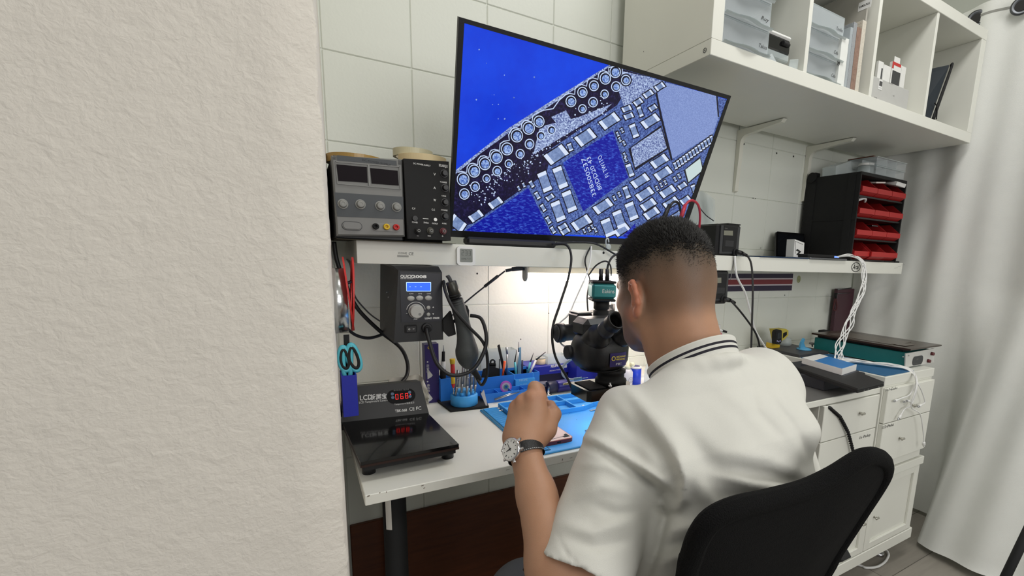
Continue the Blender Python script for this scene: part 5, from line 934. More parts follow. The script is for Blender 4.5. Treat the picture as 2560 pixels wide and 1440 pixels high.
for x in (xa+.02, xb-.02):
    for y in (.86, 1.17): ob('foot', MB().cyl((x, y, zd+.0002), (x, y, zd+.006), .009, n=12), blackm, tm)
gp = thing('glass_plate', 'brown glass heating plate resting raised on the teal machine', 'plate', (1.97, 1.0, zh)); gq = [(2268, 866), (2342, 856), (2150, 834), (2105, 845)]
gz = zh+.012; ob('plate', MB().bx(xa-.008, xb+.035, Yf_-.012, 1.21, gz, gz+.006, .001), mat('brown glass', (66, 56, 48), .25), gp); ob('frame', MB().bx(xa+.008, xb-.008, Yf_+.02, 1.19, zh+.0003, gz-.0002, .001), blackm, gp); ob('edge_rail', MB().bx(xa-.0095, xa-.008, Yf_-.012, 1.21, gz-.001, gz+.005), mat('bronze edge', (58, 42, 38)), gp)
m_ = MB().bx(xa+.02, xa+.16, .90, 1.16, gz+.0062, gz+.0072).bx(xa+.03, xa+.1, .86, .91, gz+.0074, gz+.0080); ob('markings', m_, mat('smoky film', (92, 84, 76), .3), gp)
# yellow thermometer gun
tg = thing('infrared_thermometer', 'yellow and black infrared thermometer gun standing by the wall', 'thermometer gun', (1.67, 1.27, ZT)); Y = 1.262
hd4 = pts(Y, (1925, 893), (1944, 893), (1950, 862), (1930, 858)); hd4[0][2] = hd4[1][2] = ZT+.002
ob('grip', MB().prism(hd4, (0, .028, 0)), yellow, tg); ob('barrel', MB().prism(pts(Y+.006, (1947, 856), (1962, 848), (1971, 838), (1971, 826), (1964, 822), (1940, 824)), (0, .034, 0)), mat('pale yellow', (206, 188, 80), .5), tg); m_ = MB(); c = ony(1937, 841, Y-.006); plate(m_, c, .037, .060, .012, .020, V3(.99, 0, .12), V3(-.12, 0, .99)); ob('screen_housing', m_, blackm, tg)
m_ = MB(); plate(m_, c+V3(.001, -.0203, .006), .024, .026, .003, .0005, V3(.99, 0, .12), V3(-.12, 0, .99)); ob('screen', m_, mat('grey lcd dark', (58, 58, 60), .25), tg)
for dx, dz in ((-.009, -.016), (0, -.019), (.009, -.017)): ob('button', MB().sphere(c+V3(dx, -.0205, dz), .0032, 10), mat('pale lilac', (150, 150, 190), .4), tg)
ob('vent', MB().prism(pts(Y+.0055, (1957, 846), (1967, 837), (1967, 829), (1958, 833)), (0, -.0006, 0)), blackm, tg)
# jigs near the wall: dark clamp board, blue suction cup, gauge, black cube
single('clamp_board', MB().bx(1.62, 1.86, 1.09, 1.33, zd, zd+.008, .002) if False else MB().bx(1.665, 1.86, 1.125, 1.33, zd, zd+.012, .002), mat('charcoal board', (58, 58, 60), .5), 'charcoal clamp board on the drawer unit below the blue suction cup', 'board')
sc_ = thing('suction_cup', 'light blue suction cup tool with an upright tongue', 'suction cup', (1.70, 1.18, zd+.0125)); c = ony(2008, 887, 1.19); c[2] = zd+.0125
ob('disc', MB().lathe([(.030, 0), (.028, .004), (.012, .009), (.0001, .010)], c, n=28), mat('sky blue rubber', (84, 158, 198), .5), sc_); ob('tongue', MB().prism([ony(2001, 879, 1.19), ony(2013, 879, 1.19), ony(2014, 868, 1.19), ony(2010, 857, 1.19), ony(2013, 848, 1.19), ony(2010, 846, 1.19), ony(2004, 856, 1.19), ony(2001, 868, 1.19)], (0, .008, 0)), MATS['sky blue rubber'], sc_)
kn_ = thing('thumb_clamp', 'grey thumb clamp screw standing on the charcoal board', 'clamp', (1.75, 1.2, zd+.0125)); p = ony(2030, 874, 1.22); p[2] = zd+.0125; q = ony(2030, 860, 1.22); ob('stem', MB().cyl(p, q, .003, n=10), darksteel, kn_); ob('knob', MB().cyl(q+V3(0, 0, -.001), q+V3(0, 0, .006), .012, n=16, b=.001), grey, kn_)
for i, (x, y) in enumerate(((1955, 882), (1974, 893), (1976, 900))):
    p = onz(x, y, ZT+.006 if i else ZT+.006); single('violet_cap', MB().lathe([(.008, 0), (.008, .010), (.004, .012)], (1.60+.022*i, 1.10+.05*(2-i), .7397), n=14), mat('violet plastic', (70, 66, 150), .4), ['violet cap by the charcoal board, farthest from the laptop', 'violet cap by the charcoal board, between two others', 'violet cap by the charcoal board, nearest the laptop'][i], 'cap', 'violet caps')
single('black_cube', MB().bx(*(lambda a, b: (a[0], b[0], 1.30, 1.335, zd+.0125, b[2]))(ony(2061, 842, 1.30), ony(2077, 826, 1.30)), .002), blackm, 'small black cube gadget near the wall beside the teal machine', 'gadget')
gb = MB().lathe([(.024, 0), (.027, .01), (.022, .03), (.010, .036)], (1.80, 1.29, zd+.0125), n=20); single('glass_bell', gb, clear, 'clear glass bell behind the thumb clamp', 'glass')
# maroon board, hook with strap
single('maroon_board', MB().bx(*(lambda a, b: (a[0], b[0], 1.352, 1.372, .70, a[2]))(ony(2092, 722, 1.36), ony(2133, 722, 1.36)), .002), mat('maroon gloss', (66, 28, 42), .3), 'narrow maroon board standing against the wall behind the white cables', 'board')
hk = thing('wall_hook', 'thin metal rail on the wall with a dark strap hanging from it', 'hook', ony(2095, 722, WY-.01)); ob('rail', MB().tube([ony(2094, 724, 1.348), ony(2128, 720, 1.348)], .0028, 8, 1).tube([ony(2094, 734, 1.349), ony(2128, 732, 1.349)], .0015, 8, 1), darksteel, hk)
stp = thing('wrist_strap', 'dark red loop strap hanging from the thin metal rail', 'strap', ony(2087, 775, 1.34)); ob('loop', MB().tube([ony(2089, 745, 1.34), ony(2083, 770, 1.34), ony(2087, 776, 1.34), ony(2092, 770, 1.34), ony(2090, 745, 1.342)], .0035, 8), mat('dark red cord', (74, 26, 30), .7), stp); ob('clasp', MB().cyl(ony(2089, 746, 1.34), ony(2090, 733, 1.34), .006, .007, 12), blackm, stp)
# behind the head: glue bottle, pink reel, white tool
pg = ony(1797, 860, 1.26); gl = thing('glue_bottle', 'white glue bottle with red label behind the collar', 'bottle', (pg[0], 1.27, ZT)); tz = ony(1797, 812, 1.26)[2]; ob('body', MB().lathe([(.020, 0), (.020, (tz-ZT)*.6), (.012, (tz-ZT)*.72)], (pg[0], 1.27, ZT), n=24), mat('red white label', (205, 120, 110), .5), gl); ob('cap', MB().lathe([(.0115, (tz-ZT)*.73), (.009, tz-ZT)], (pg[0], 1.27, ZT), n=20), whitep, gl)
pg = ony(1790, 845, 1.20); wr_ = thing('wire_reel', 'pink and orange wire reel in front of the glue bottle', 'reel', (pg[0], 1.2, ZT)); ob('stand', MB().bx(pg[0]-.02, pg[0]+.02, 1.19, 1.22, ZT, pg[2]-.025, .002), whitep, wr_); ob('rim', MB().ring(pg, FR, .025, .016, .008, 28), mat('pink plastic', (205, 70, 120), .4), wr_); ob('core', MB().ring(pg+V3(0, -.001, 0), FR, .0158, .007, .006, 24), orange, wr_)
m_ = MB().tube([ony(1772, 815, 1.19), ony(1795, 824, 1.19), ony(1806, 827, 1.19)], .0045, 10); bh_ = thing('brush', 'white handled brush with black tip lying over the pink reel', 'brush', ony(1790, 825, 1.19)); ob('handle', m_, whitep, bh_); ob('tip', MB().cyl(ony(1805, 826.5, 1.19), ony(1816, 830, 1.19), .0048, .004, 10), blackm, bh_)
# ============================================================ wall cabinet contents
zk = 1.6904
def dtower(x0, x1, y0, y1, n, h, label, texts):
    t_ = thing('drawer_tower', label, 'drawer tower', ((x0+x1)/2, (y0+y1)/2, zk)); w = x1-x0
    m = MB()
    for i in range(n+1): z = zk+i*h; m.bx(x0, x1, y0+.004, y1, z, z+.003, .0005)
    m.bx(x0, x0+.002, y0+.004, y1, zk+.003, zk+n*h).bx(x1-.002, x1, y0+.004, y1, zk+.003, zk+n*h).bx(x0+.002, x1-.002, y1-.002, y1, zk+.003, zk+n*h); ob('shell', m, clear, t_)
    for i in range(n):
        z = zk+i*h+.0035; m = MB(); m.bx(x0+.004, x1-.004, y0+.002, y0+.004, z, z+h-.005).bx(x0+.004, x0+.006, y0+.004, y1-.01, z, z+h-.012).bx(x1-.006, x1-.004, y0+.004, y1-.01, z, z+h-.012).bx(x0+.006, x1-.006, y0+.004, y1-.01, z, z+.002); d = ob('drawer', m, clear2, t_)
        def lip(u, v): s_ = math.sin(math.pi*min(1, max(0, (u-.22)/.5))); return (x0+.003+(w-.006)*u, y0-.001-.012*v-.008*s_*v, z+.001+.005*s_*(1-v)-.004*v+(.004 if v > .5 else 0))
        m = MB().grid(lip, 26, 5); n0 = len(m.v); m.v += [(a, b, c+.002) for a, b, c in m.v]; nf = len(m.f); m.f += [tuple(i_+n0 for i_ in f[::-1]) for f in m.f[:nf]]; m.m += m.m[:nf]; m.s += m.s[:nf]; ob('pull', m, mat('clear edge', (220, 228, 228), .2, alpha=.75), d)
        if i < len(texts): ob('handwriting', MB().text(texts[i], .014, (x1-.042, y0+.0012, z+.022), width=.032, shear=.3), inkd, d)
        ob('contents', MB().box(((x0+x1)/2-.02, (y0+y1)/2, z+.012), (w*.5, .10, .018), .004).box(((x0+x1)/2+.035, (y0+y1)/2-.03, z+.010), (w*.25, .06, .014), .004), mat('grey contents', (110, 122, 134), .6), d)
    return t_
x0 = ony(1809, 115, .965)[0]; x1 = ony(1921, 150, .965)[0]; hq = ony(1812, 60, .965)[2]-ony(1809, 112, .965)[2]
dtower(.9585, x1, .966, 1.25, 4, .068, 'tall clear drawer tower with handwritten drawers in the leftmost compartment', ['Takos', 'Ruy', 'Tor'])
x2 = 1.3062; x3 = ony(2103, 190, .97)[0]
dtower(x2, x3, .975, 1.24, 3, .066, 'clear drawer tower squeezed against the divider in the second compartment', ['Cables', 'Cables', 'Tornillos'])
single('white_carton', MB().bx(x2+.001, x2+.055, 1.0, 1.2, zk+.2035, zk+.27, .002), whitep, 'white carton on top of the clear drawer tower in the second compartment', 'box')
# black device box with white lid + clear bits
a = ony(1920, 135, 1.0); cb2 = thing('device_box', 'black device box with a white lid lying on a clear box', 'box', (1.22, 1.06, 1.73)); za = ony(1945, 128, .985)[2]; xb = ony(1977, 120, .985)[0]
xa = x1+.006; ob('clear_base', MB().bx(xa, xb-.003, .985, 1.13, za-.02, za-.0003, .003), clear, cb2); ob('body', MB().bx(xa, xb-.002, .985, 1.13, za, za+.038, .004), blackg, cb2); ob('lid', MB().bx(xa-.001, xb, .984, 1.131, za+.0383, za+.049, .004), whitep, cb2); ob('dark_knob', MB().cyl((xb-.04, .982, za+.024), (xb-.012, .984, za+.024), .006, n=12), blackm, cb2)
single('clear_tub', MB().bx(xa, xb-.02, 1.0, 1.12, zk, za-.0205, .003), clear, 'clear tub under the black device box', 'tub')
m_ = MB().prism([V3(xa+.001, .975, zk), V3(xa+.05, .975, zk), V3(xa+.04, .98, zk+.018), V3(xa+.022, .978, zk+.028), V3(xa+.008, .98, zk+.016)], (0, .018, 0)); single('cellophane', m_, mat('cellophane', (225, 232, 235), .1, alpha=.5, bump=1, bs=60), 'crumpled piece of cellophane in front of the clear tub', 'wrapper')
single('clear_cup', MB().lathe([(.016, 0), (.017, .026), (.015, .028)], (1.262, .975, zk), n=4, sm=False), clear, 'tiny square clear cup beside the divider', 'cup')
# folders in the second compartment
fx = [ony(px, 200, .975)[0] for px in (2098, 2108, 2118, 2131, 2139, 2150, 2158, 2166)]
def folder(i, px0, px1, ztop, mt_, lab, y0=.968, dep=.25, nm='folder'): 
    xa = ony(px0, 215, y0)[0]; xb = ony(px1, 215, y0)[0]; single(nm, MB().bx(xa, xb-.0008, y0, y0+dep, zk, ztop, .0006), mt_, lab, 'folder', 'folders standing in the second compartment')
zT = lambda x, y, Y_: ony(x, y, Y_)[2]
folder(0, 2092, 2110, zT(2105, 90, .968), mat('white folder', (228, 230, 226), .4), 'white folder with a small round emblem, first right of the drawer tower')
folder(1, 2110.5, 2117, zT(2118, 62, .968), mat('pale clear sleeve', (200, 208, 212), .25, alpha=.6), 'clear sleeve, second folder from the drawer tower')
folder(2, 2117.5, 2126, zT(2128, 50, .968), mat('silver sleeve', (165, 168, 172), .35, .3, bump=.5, bs=200), 'tall silver bubble sleeve between the clear sleeve and the brown one')
folder(3, 2126.5, 2138, zT(2142, 65, .968), mat('brown grey sleeve', (140, 112, 98), .5, bump=.6, bs=120, var=.35), 'brown bubble sleeve, fourth folder from the drawer tower')
folder(4, 2138.5, 2148, zT(2160, 50, .968), mat('pale bubble sleeve', (205, 198, 184), .45, bump=.6, bs=120), 'pale bubble sleeve right of the brown one')
c = ony(2096, 157, .9675); em_ = MB(); em_.ring(c, FR, .0075, .006, .0004, 20); em_.disc(c+V3(.001, -.0003, 0), FR, .0035, 10)
single('emblem_sticker', em_, inkd, 'small round dark emblem stuck on the white folder', 'sticker')
gpn = thing('grey_panel', 'large grey panel with a white label standing at the right of the folders', 'panel', (1.60, 1.1, zk)); P = [(.99, zk), (1.22, zk), (1.22, 2.02), (.99, 2.02)]  # plain grey panel with a label, standing beside the folders
ob('panel', MB().bx(1.608, 1.6155, .985, 1.26, zk, 2.02, .0008), mat('grey card', (168, 165, 156), .6), gpn); c = onx(2162, 12, 1.6075); ob('label', MB().box(c, (.0006, .042, .026), 0), whitep, gpn); ob('lettering', MB().text('SAMSUNG', .009, c+V3(-.0006, .018, -.004), U=(0, -1, 0), V=(0, 0, 1), width=.034, bold=.02), inkd, gpn)
# third compartment: boxes
x0, x1, y0 = 1.6505, ony(2270, 250, .966)[0], .966; zb_ = ony(2200, 196, .966)[2]
gx = thing('grey_carton', 'light grey carton with a barcode in the third compartment', 'box', (1.72, 1.02, zk)); ob('carton', MB().bx(x0, x1, y0, y0+.024, zk, zb_, .001), mat('light grey card', (186, 186, 182), .6), gx)
c = ony(2201, 212, y0-.0006); bl = ob('barcode_label', MB().box(c, (.022, .0006, .03), 0), whitep, gx); m_ = MB(); xx = c[0]-.008
for i in range(9): w = (.0008, .0014, .0008, .002, .0008, .0012, .0016, .0008, .001)[i]; m_.bx(xx, xx+w, y0-.0013, y0-.001, c[2]-.004, c[2]+.011); xx += w+.0009
m_.text('0 81 5', .004, (c[0]-.008, y0-.0012, c[2]-.011), width=.015); ob('barcode', m_, inkd, bl); ob('lettering', MB().text('510', .010, ony(2185, 247, y0-.0006), width=.018, bold=.03).text('TECNIC BOX', .005, ony(2222, 208, y0-.0006), width=.028).text('LCD', .005, ony(2232, 240, y0-.0006), width=.01), inkg, gx)
ph_ = mat('white card', (224, 224, 220), .55)
for i, (pa, pb, ptop, yy, lab, nm) in enumerate((((2192), (2205), 148, .985, 'white hanging pack with a dark strip at the divider in the third compartment', 'pack'), (2206, 2224, 158, 1.0, 'plain white pack between two printed packs in the third compartment', 'pack'), (2226, 2250, 150, .99, 'white pack with red corner and grey window in the third compartment', 'pack'), (2251, 2262, 162, 1.02, 'thin white pack rightmost behind the grey carton', 'pack'))):
    xa, xb = ony(pa, 200, yy)[0], ony(pb, 200, yy)[0]; zt_ = ony(pa, ptop, yy)[2]; t_ = thing('accessory_pack', lab, 'pack', ((xa+xb)/2, 1.1, zk), 0, 'packs behind the grey carton'); yy = y0+.0255+.0115*i
    xa, xb = ony(pa, 200, yy)[0], ony(pb, 200, yy)[0]; zt_ = ony(pa, ptop, yy)[2]; xa = max(xa, 1.651); ob('card', MB().bx(xa, xb, yy, yy+.010, zk, zt_, .001), ph_, t_)
    if i == 0: ob('dark_strip', MB().bx(xb-.012, xb-.004, yy-.0006, yy, zk+.06, zt_-.02), dgrey, t_)
    if i == 2: ob('red_corner', MB().prism([V3(xa, yy-.0006, zt_-.022), V3(xa+.010, yy-.0006, zt_-.022), V3(xa+.010, yy-.0006, zt_-.010), V3(xb-.006, yy-.0006, zt_-.010), V3(xb-.006, yy-.0006, zt_), V3(xa, yy-.0006, zt_)], (0, .0004, 0)), red, t_); ob('window', MB().bx(xa+.006, xb-.004, yy-.0008, yy-.0002, zk+.07, zt_-.028), dgrey, t_); ob('hang_tab', MB().bx(xa+.012, xb-.012, yy+.002, yy+.003, zt_+.0003, zt_+.02), ph_, t_)
# fourth compartment: dark binder
bn = thing('binder', 'dark blue zip binder leaning in the rightmost compartment', 'binder', (2.06, 1.05, zk)); pA = [(2318, 282), (2362, 305), (2395, 180), (2341, 205)]
b0, b1 = V3(2.012, .99, zk), V3(2.075, .968, zk); lean = V3(.085, 0, .21)
ob('cover', MB().add([V3(2.016, 1.0, zk+.003), V3(2.072, .972, zk+.003), V3(2.072, .972, zk+.003)+lean*.93, V3(2.03, 1.16, zk+.16), V3(2.016, 1.2, zk+.003)], [(0, 1, 2, 3), (0, 3, 4)]).prism([V3(2.020, 1.0, zk+.002), V3(2.074, .972, zk+.002), V3(2.074, .972, zk+.002)+lean, V3(2.07, 1.2, zk+.20), V3(2.02, 1.2, zk+.002)], (.022, .01, 0)), mat('dark petrol', (12, 26, 36), .6), bn)
ob('zip_edge', MB().tube([V3(2.083, .966, zk+.004), V3(2.083, .966, zk+.004)+lean*.5, V3(2.085, .966, zk+.004)+lean*.97, V3(2.098, .976, zk+.006)+lean*1.0, V3(2.105, .976, zk+.004)+lean*.9, V3(2.108, .976, zk+.004)], .0045, 8), blackm, bn); ob('zip_pull', MB().tube([V3(2.076, .964, zk+.06), V3(2.090, .960, zk+.045), V3(2.092, .958, zk+.004)], .0022, 8), blackm, bn)
single('dark_pouch', MB().bx(2.0125, 2.028, 1.03, 1.24, zk, zk+.15, .007), blackm, 'black pouch between the divider and the dark binder', 'pouch')
# ============================================================ CHAIR
ch = thing('office_chair', 'black office chair with mesh backrest behind the person', 'chair', (.55, .42, 0)); bkm = mat('black mesh fabric', (9, 9, 10), .9, bump=.6, bs=700, spec=.2)
nt, b = nodes(bkm); tc = nt.nodes.new('ShaderNodeTexCoord'); w1 = nt.nodes.new('ShaderNodeTexVoronoi'); w1.inputs['Scale'].default_value = 420; w1.inputs['Randomness'].default_value = .12; nt.links.new(tc.outputs['Object'], w1.inputs['Vector']); mr = nt.nodes.new('ShaderNodeMapRange'); mr.inputs[1].default_value = .10; mr.inputs[2].default_value = .16; mr.inputs[3].default_value = .8; mr.inputs[4].default_value = 1; nt.links.new(w1.outputs['Distance'], mr.inputs[0]); nt.links.new(mr.outputs[0], b.inputs['Alpha'])
BT = V3(.55, .325, .86); BN = V3(0, -.955, -.29); BN /= np.linalg.norm(BN)
oc = [(1722, 1470), (1738, 1400), (1757, 1350), (1790, 1308), (1850, 1278), (1930, 1258), (2020, 1232), (2090, 1198), (2140, 1166), (2172, 1149), (2200, 1148), (2217, 1160), (2219, 1182), (2205, 1215), (2150, 1300), (2095, 1385), (2050, 1460)]
oc = [onp(x, y, BT, BN) for x, y in oc]; oc += [V3(.615, .325+(.86-.47)*.30, .47), V3(.44, .325+(.86-.47)*.30, .47)]
cen = V3(.535, .325+.2*.30, .66); npt = len(oc); m_ = MB()
def bulge(p, q): return p+BN*.030*(1-(abs(p[0]-cen[0])/.2)**2*.0)*q
K = 7; rings = []
for k in range(K+1): f = 1-k/(K+.0); rings.append([cen+(p-cen)*f+BN*.016*(1-f**2) for p in oc])
for off, flip in ((0, False), (-.012, True)):
    o0 = len(m_.v); m_.v += [tuple(p+BN*off) for r in rings for p in r]
    for k in range(K):
        for i in range(npt):
            f = (o0+k*npt+i, o0+k*npt+(i+1) % npt, o0+(k+1)*npt+(i+1) % npt, o0+(k+1)*npt+i); m_.f.append(f if not flip else f[::-1]); m_.m.append(0); m_.s.append(True)
ob('backrest_mesh', m_, bkm, ch)
ob('backrest_frame', MB().tube([p+BN*-.006 for p in oc], .013, 12, 4, True), mat('black padded edge', (9, 9, 10), .9, bump=.9, bs=600, spec=.2), ch)
ob('seat', MB().box((.54, .56, .425), (.46, .44, .07), .03), bkm if False else blackm, ch); ob('back_support', MB().tube([V3(.53, .44, .50), V3(.53, .37, .46), V3(.53, .40, .40), V3(.54, .48, .39)], .02, 10), black, ch); ob('gas_lift', MB().cyl((.54, .5, .10), (.54, .5, .39), .026, n=20), chrome, ch)
for i in range(5):
    a = i*2*math.pi/5+.4; e = V3(.54+.29*math.cos(a), .5+.29*math.sin(a), .075); s_ = ob('base_spoke', MB().tube([V3(.54, .5, .10), e], .018, 8, 1), black, ch); ob('caster', MB().lathe([(.02, -.018), (.027, -.012), (.027, .012), (.02, .018)], e+V3(0, 0, -.047), (math.cos(a+1.2), math.sin(a+1.2), 0), 16), blackm, s_)
for xa, y_ in ((None, 0), (.80, 0)):
    if xa is None:
        a = onz(1322, 1404, .655); ob('armrest', MB().box((a[0]+.016, a[1]-.085, .642), (.05, .20, .026), .012).tube([V3(a[0]+.02, a[1]-.1, .63), V3(a[0]+.05, a[1]-.1, .5), V3(.36, .50, .42)], .013, 8), blackm, ch)
    else: ob('armrest', MB().box((.83, .52, .61), (.05, .20, .026), .012).tube([V3(.83, .5, .6), V3(.80, .5, .48), V3(.72, .5, .42)], .013, 8), blackm, ch)
# pole at the lower right
pA, pB = ond(2562, 1342, 1.35), ond(2512, 1446, 1.35); d = (pB-pA); k0 = -pB[2]/d[2]; single('black_pole', MB().cyl(pB+d*(k0*1.0), pA-d*2.2, .012, n=16), blackm, 'thick black pole leaning at the lower right corner', 'pole')
FOLDS = [(((1392, 1335), (1416, 1385), (1446, 1415), (1500, 1452)), 4, -.0022), (((1462, 1092), (1500, 1104), (1560, 1140), (1615, 1176), (1655, 1202), (1678, 1222)), 13, .008), (((1462, 1112), (1495, 1124), (1553, 1160), (1606, 1196), (1645, 1222)), 10, -.007),
  (((1692, 1140), (1712, 1200), (1708, 1250), (1690, 1276)), 15, .009), (((1668, 1218), (1654, 1245), (1662, 1295), (1645, 1370), (1615, 1450)), 13, -.009), (((1640, 1268), (1670, 1284), (1700, 1290)), 9, -.008),
  (((1630, 1040), (1690, 1120), (1740, 1205), (1800, 1275)), 26, .008), (((1590, 1060), (1650, 1130), (1682, 1190)), 20, -.006), (((1700, 1060), (1770, 1150), (1830, 1200)), 24, -.005),
  (((1780, 1185), (1880, 1212), (1960, 1226), (2060, 1262)), 15, .009), (((1790, 1236), (1900, 1252), (2000, 1275)), 16, -.008), (((1820, 1130), (1920, 1150), (2030, 1200)), 22, .005), (((1830, 1170), (1920, 1184), (2020, 1222)), 14, -.005),
  (((1870, 950), (1890, 1030), (1960, 1100)), 14, -.004), (((1900, 910), (1960, 1000), (2015, 1080)), 16, .004), (((1930, 1000), (1980, 1060), (2030, 1150)), 12, -.003), (((1770, 980), (1850, 1040), (1900, 1110)), 22, -.003),
  (((1430, 1250), (1500, 1215), (1590, 1235)), 16, .004), (((1405, 1310), (1480, 1330), (1570, 1305)), 16, .005), (((1415, 1345), (1490, 1370), (1570, 1350)), 14, -.004), (((1450, 1160), (1520, 1165), (1580, 1200)), 12, .003), (((1480, 1260), (1540, 1285), (1600, 1275)), 14, -.004),
  (((1660, 1330), (1730, 1318), (1800, 1345)), 14, .005), (((1650, 1368), (1720, 1355), (1790, 1380)), 12, -.005), (((1640, 1410), (1700, 1392), (1760, 1410)), 14, .005), (((1560, 960), (1600, 1010), (1640, 1060)), 16, .003), (((1520, 1010), (1560, 1060), (1600, 1100)), 14, -.003)]
# ============================================================ PERSON (implicit surfaces -> one continuous mesh each)
HS = .915
class Field:
    def __init__(s, lo, hi, h):
        s.lo = np.array(lo, float); s.h = h; s.n = np.ceil((np.array(hi)-s.lo)/h).astype(int)+1
        s.F = np.full(s.n, .2, np.float32)
    def sub(s, lo, hi):
        a = np.clip(np.floor((np.array(lo)-s.lo)/s.h).astype(int), 0, s.n); b = np.clip(np.ceil((np.array(hi)-s.lo)/s.h).astype(int)+1, 0, s.n)
        if (b <= a).any(): return None, None
        sl = tuple(slice(i, j) for i, j in zip(a, b))
        g = np.meshgrid(*[(s.lo[i]+s.h*np.arange(a[i], b[i])).astype(np.float32) for i in range(3)], indexing='ij')
        return sl, np.stack(g, -1)
    def add(s, fn, lo, hi, k=.01, op='u'):
        m = max(k*1.5, .012); sl, P = s.sub(np.array(lo)-m, np.array(hi)+m)
        if sl is None: return
        d = fn(P); A = s.F[sl]
        if op == 'u':
            if k > 0: hh = np.clip(.5+.5*(A-d)/k, 0, 1); s.F[sl] = A*(1-hh)+d*hh-k*hh*(1-hh)
            else: s.F[sl] = np.minimum(A, d)
        else:
            if k > 0: hh = np.clip(.5-.5*(A+d)/k, 0, 1); s.F[sl] = A*(1-hh)-d*hh+k*hh*(1-hh)
            else: s.F[sl] = np.maximum(A, -d)
    def cap(s, a, b, ra, rb=None, k=.01, op='u'):
        a = np.array(a, np.float32); b = np.array(b, np.float32); rb = ra if rb is None else rb; R = max(ra, rb); ba = b-a; L2 = float(ba@ba)+1e-12
        def fn(P): t = np.clip(((P-a)@ba)/L2, 0, 1); return np.linalg.norm(P-a-t[..., None]*ba, axis=-1)-(ra+(rb-ra)*t)
        s.add(fn, np.minimum(a, b)-R, np.maximum(a, b)+R, k, op); return s
    def ell(s, c, r, B=None, k=.01, op='u'):
        c = np.array(c, np.float32); r = np.array(r, np.float32)*(np.array([.95, 1, 1], np.float32)*HS if B is not None else 1); B = np.eye(3, dtype=np.float32) if B is None else np.array(B, np.float32); R = float(r.max())
        def fn(P):
            q = (P-c)@B.T; k0 = np.linalg.norm(q/r, axis=-1); k1 = np.linalg.norm(q/(r*r), axis=-1)+1e-9; return k0*(k0-1)/k1
        s.add(fn, c-R, c+R, k, op); return s
    def ecap(s, a, b, ra, rb, U, sq0, sq1=None, k=.02, op='u'):
        """tapered capsule whose section is stretched along U by sq"""
        a = np.array(a, np.float32); b = np.array(b, np.float32); U = np.array(U, np.float32); sq1 = sq0 if sq1 is None else sq1; ba = b-a; L2 = float(ba@ba); R = max(ra*sq0, rb*sq1)
        def fn(P):
            t = np.clip(((P-a)@ba)/L2, 0, 1); q = P-a-t[..., None]*ba; u = q@U; sq = sq0+(sq1-sq0)*t; q = q-(u*(1-1/sq))[..., None]*U
            return (np.linalg.norm(q, axis=-1)-(ra+(rb-ra)*t))
        s.add(fn, np.minimum(a, b)-R, np.maximum(a, b)+R, k, op); return s
    def mesh(s):
        F = s.F; n = F.shape; neg = F < 0
        c = [neg[i:n[0]-1+i, j:n[1]-1+j, k:n[2]-1+k] for i in (0, 1) for j in (0, 1) for k in (0, 1)]
        cnt = sum(x.astype(np.int8) for x in c); act = np.argwhere((cnt > 0) & (cnt < 8))
        idx = np.full(tuple(np.array(n)-1), -1, np.int32); idx[tuple(act.T)] = np.arange(len(act))
        corner = np.array([(i, j, k) for i in (0, 1) for j in (0, 1) for k in (0, 1)])
        val = np.stack([F[tuple((act+o).T)] for o in corner], 1); acc = np.zeros((len(act), 3)); m = np.zeros(len(act))
        for p in range(8):
            for q in range(p+1, 8):
                if np.abs(corner[p]-corner[q]).sum() != 1: continue
                a, b = val[:, p], val[:, q]; w = (a < 0) != (b < 0); t = np.where(w, a/np.where(w, a-b, 1), 0)
                acc += np.where(w[:, None], corner[p]+(corner[q]-corner[p])*t[:, None], 0); m += w
        V = s.lo+(act+acc/m[:, None])*s.h; Q = []
        for ax in range(3):
            e1, e2 = [(1, 2), (2, 0), (0, 1)][ax]; sh = [1, 1, 1]; 
            A = [slice(None)]*3; Bs = [slice(None)]*3; A[ax] = slice(0, n[ax]-1); Bs[ax] = slice(1, n[ax])
            ch = neg[tuple(A)] != neg[tuple(Bs)]; E = np.argwhere(ch)
            E = E[(E[:, e1] > 0) & (E[:, e2] > 0) & (E[:, e1] < n[e1]-1) & (E[:, e2] < n[e2]-1)]
            o1 = np.zeros(3, int); o1[e1] = 1; o2 = np.zeros(3, int); o2[e2] = 1
            q = np.stack([idx[tuple((E-o1-o2).T)], idx[tuple((E-o2).T)], idx[tuple(E.T)], idx[tuple((E-o1).T)]], 1)
            flip = ~neg[tuple(E.T)]; q[flip] = q[flip][:, ::-1]; Q.append(q)
        return V, np.concatenate(Q)
def relax(V, Q, it=2, lam=.5):
    n = len(V); A = np.concatenate([Q[:, [0, 1]], Q[:, [1, 2]], Q[:, [2, 3]], Q[:, [3, 0]]]); A = np.concatenate([A, A[:, ::-1]])
    deg = np.bincount(A[:, 0], minlength=n)[:, None]+1e-9
    for _ in range(it):
        for l in (lam, -lam*1.03):
            S_ = np.stack([np.bincount(A[:, 0], V[A[:, 1], i], n) for i in range(3)], 1)/deg; V = V+l*(S_-V)
    return V
def vnorm(V, Q):
    N = np.cross(V[Q[:, 2]]-V[Q[:, 0]], V[Q[:, 3]]-V[Q[:, 1]]); o = np.zeros_like(V)
    for i in range(4):
        for j in range(3): o[:, j] += np.bincount(Q[:, i], N[:, j], len(V))
    return o/(np.linalg.norm(o, axis=1)[:, None]+1e-12)
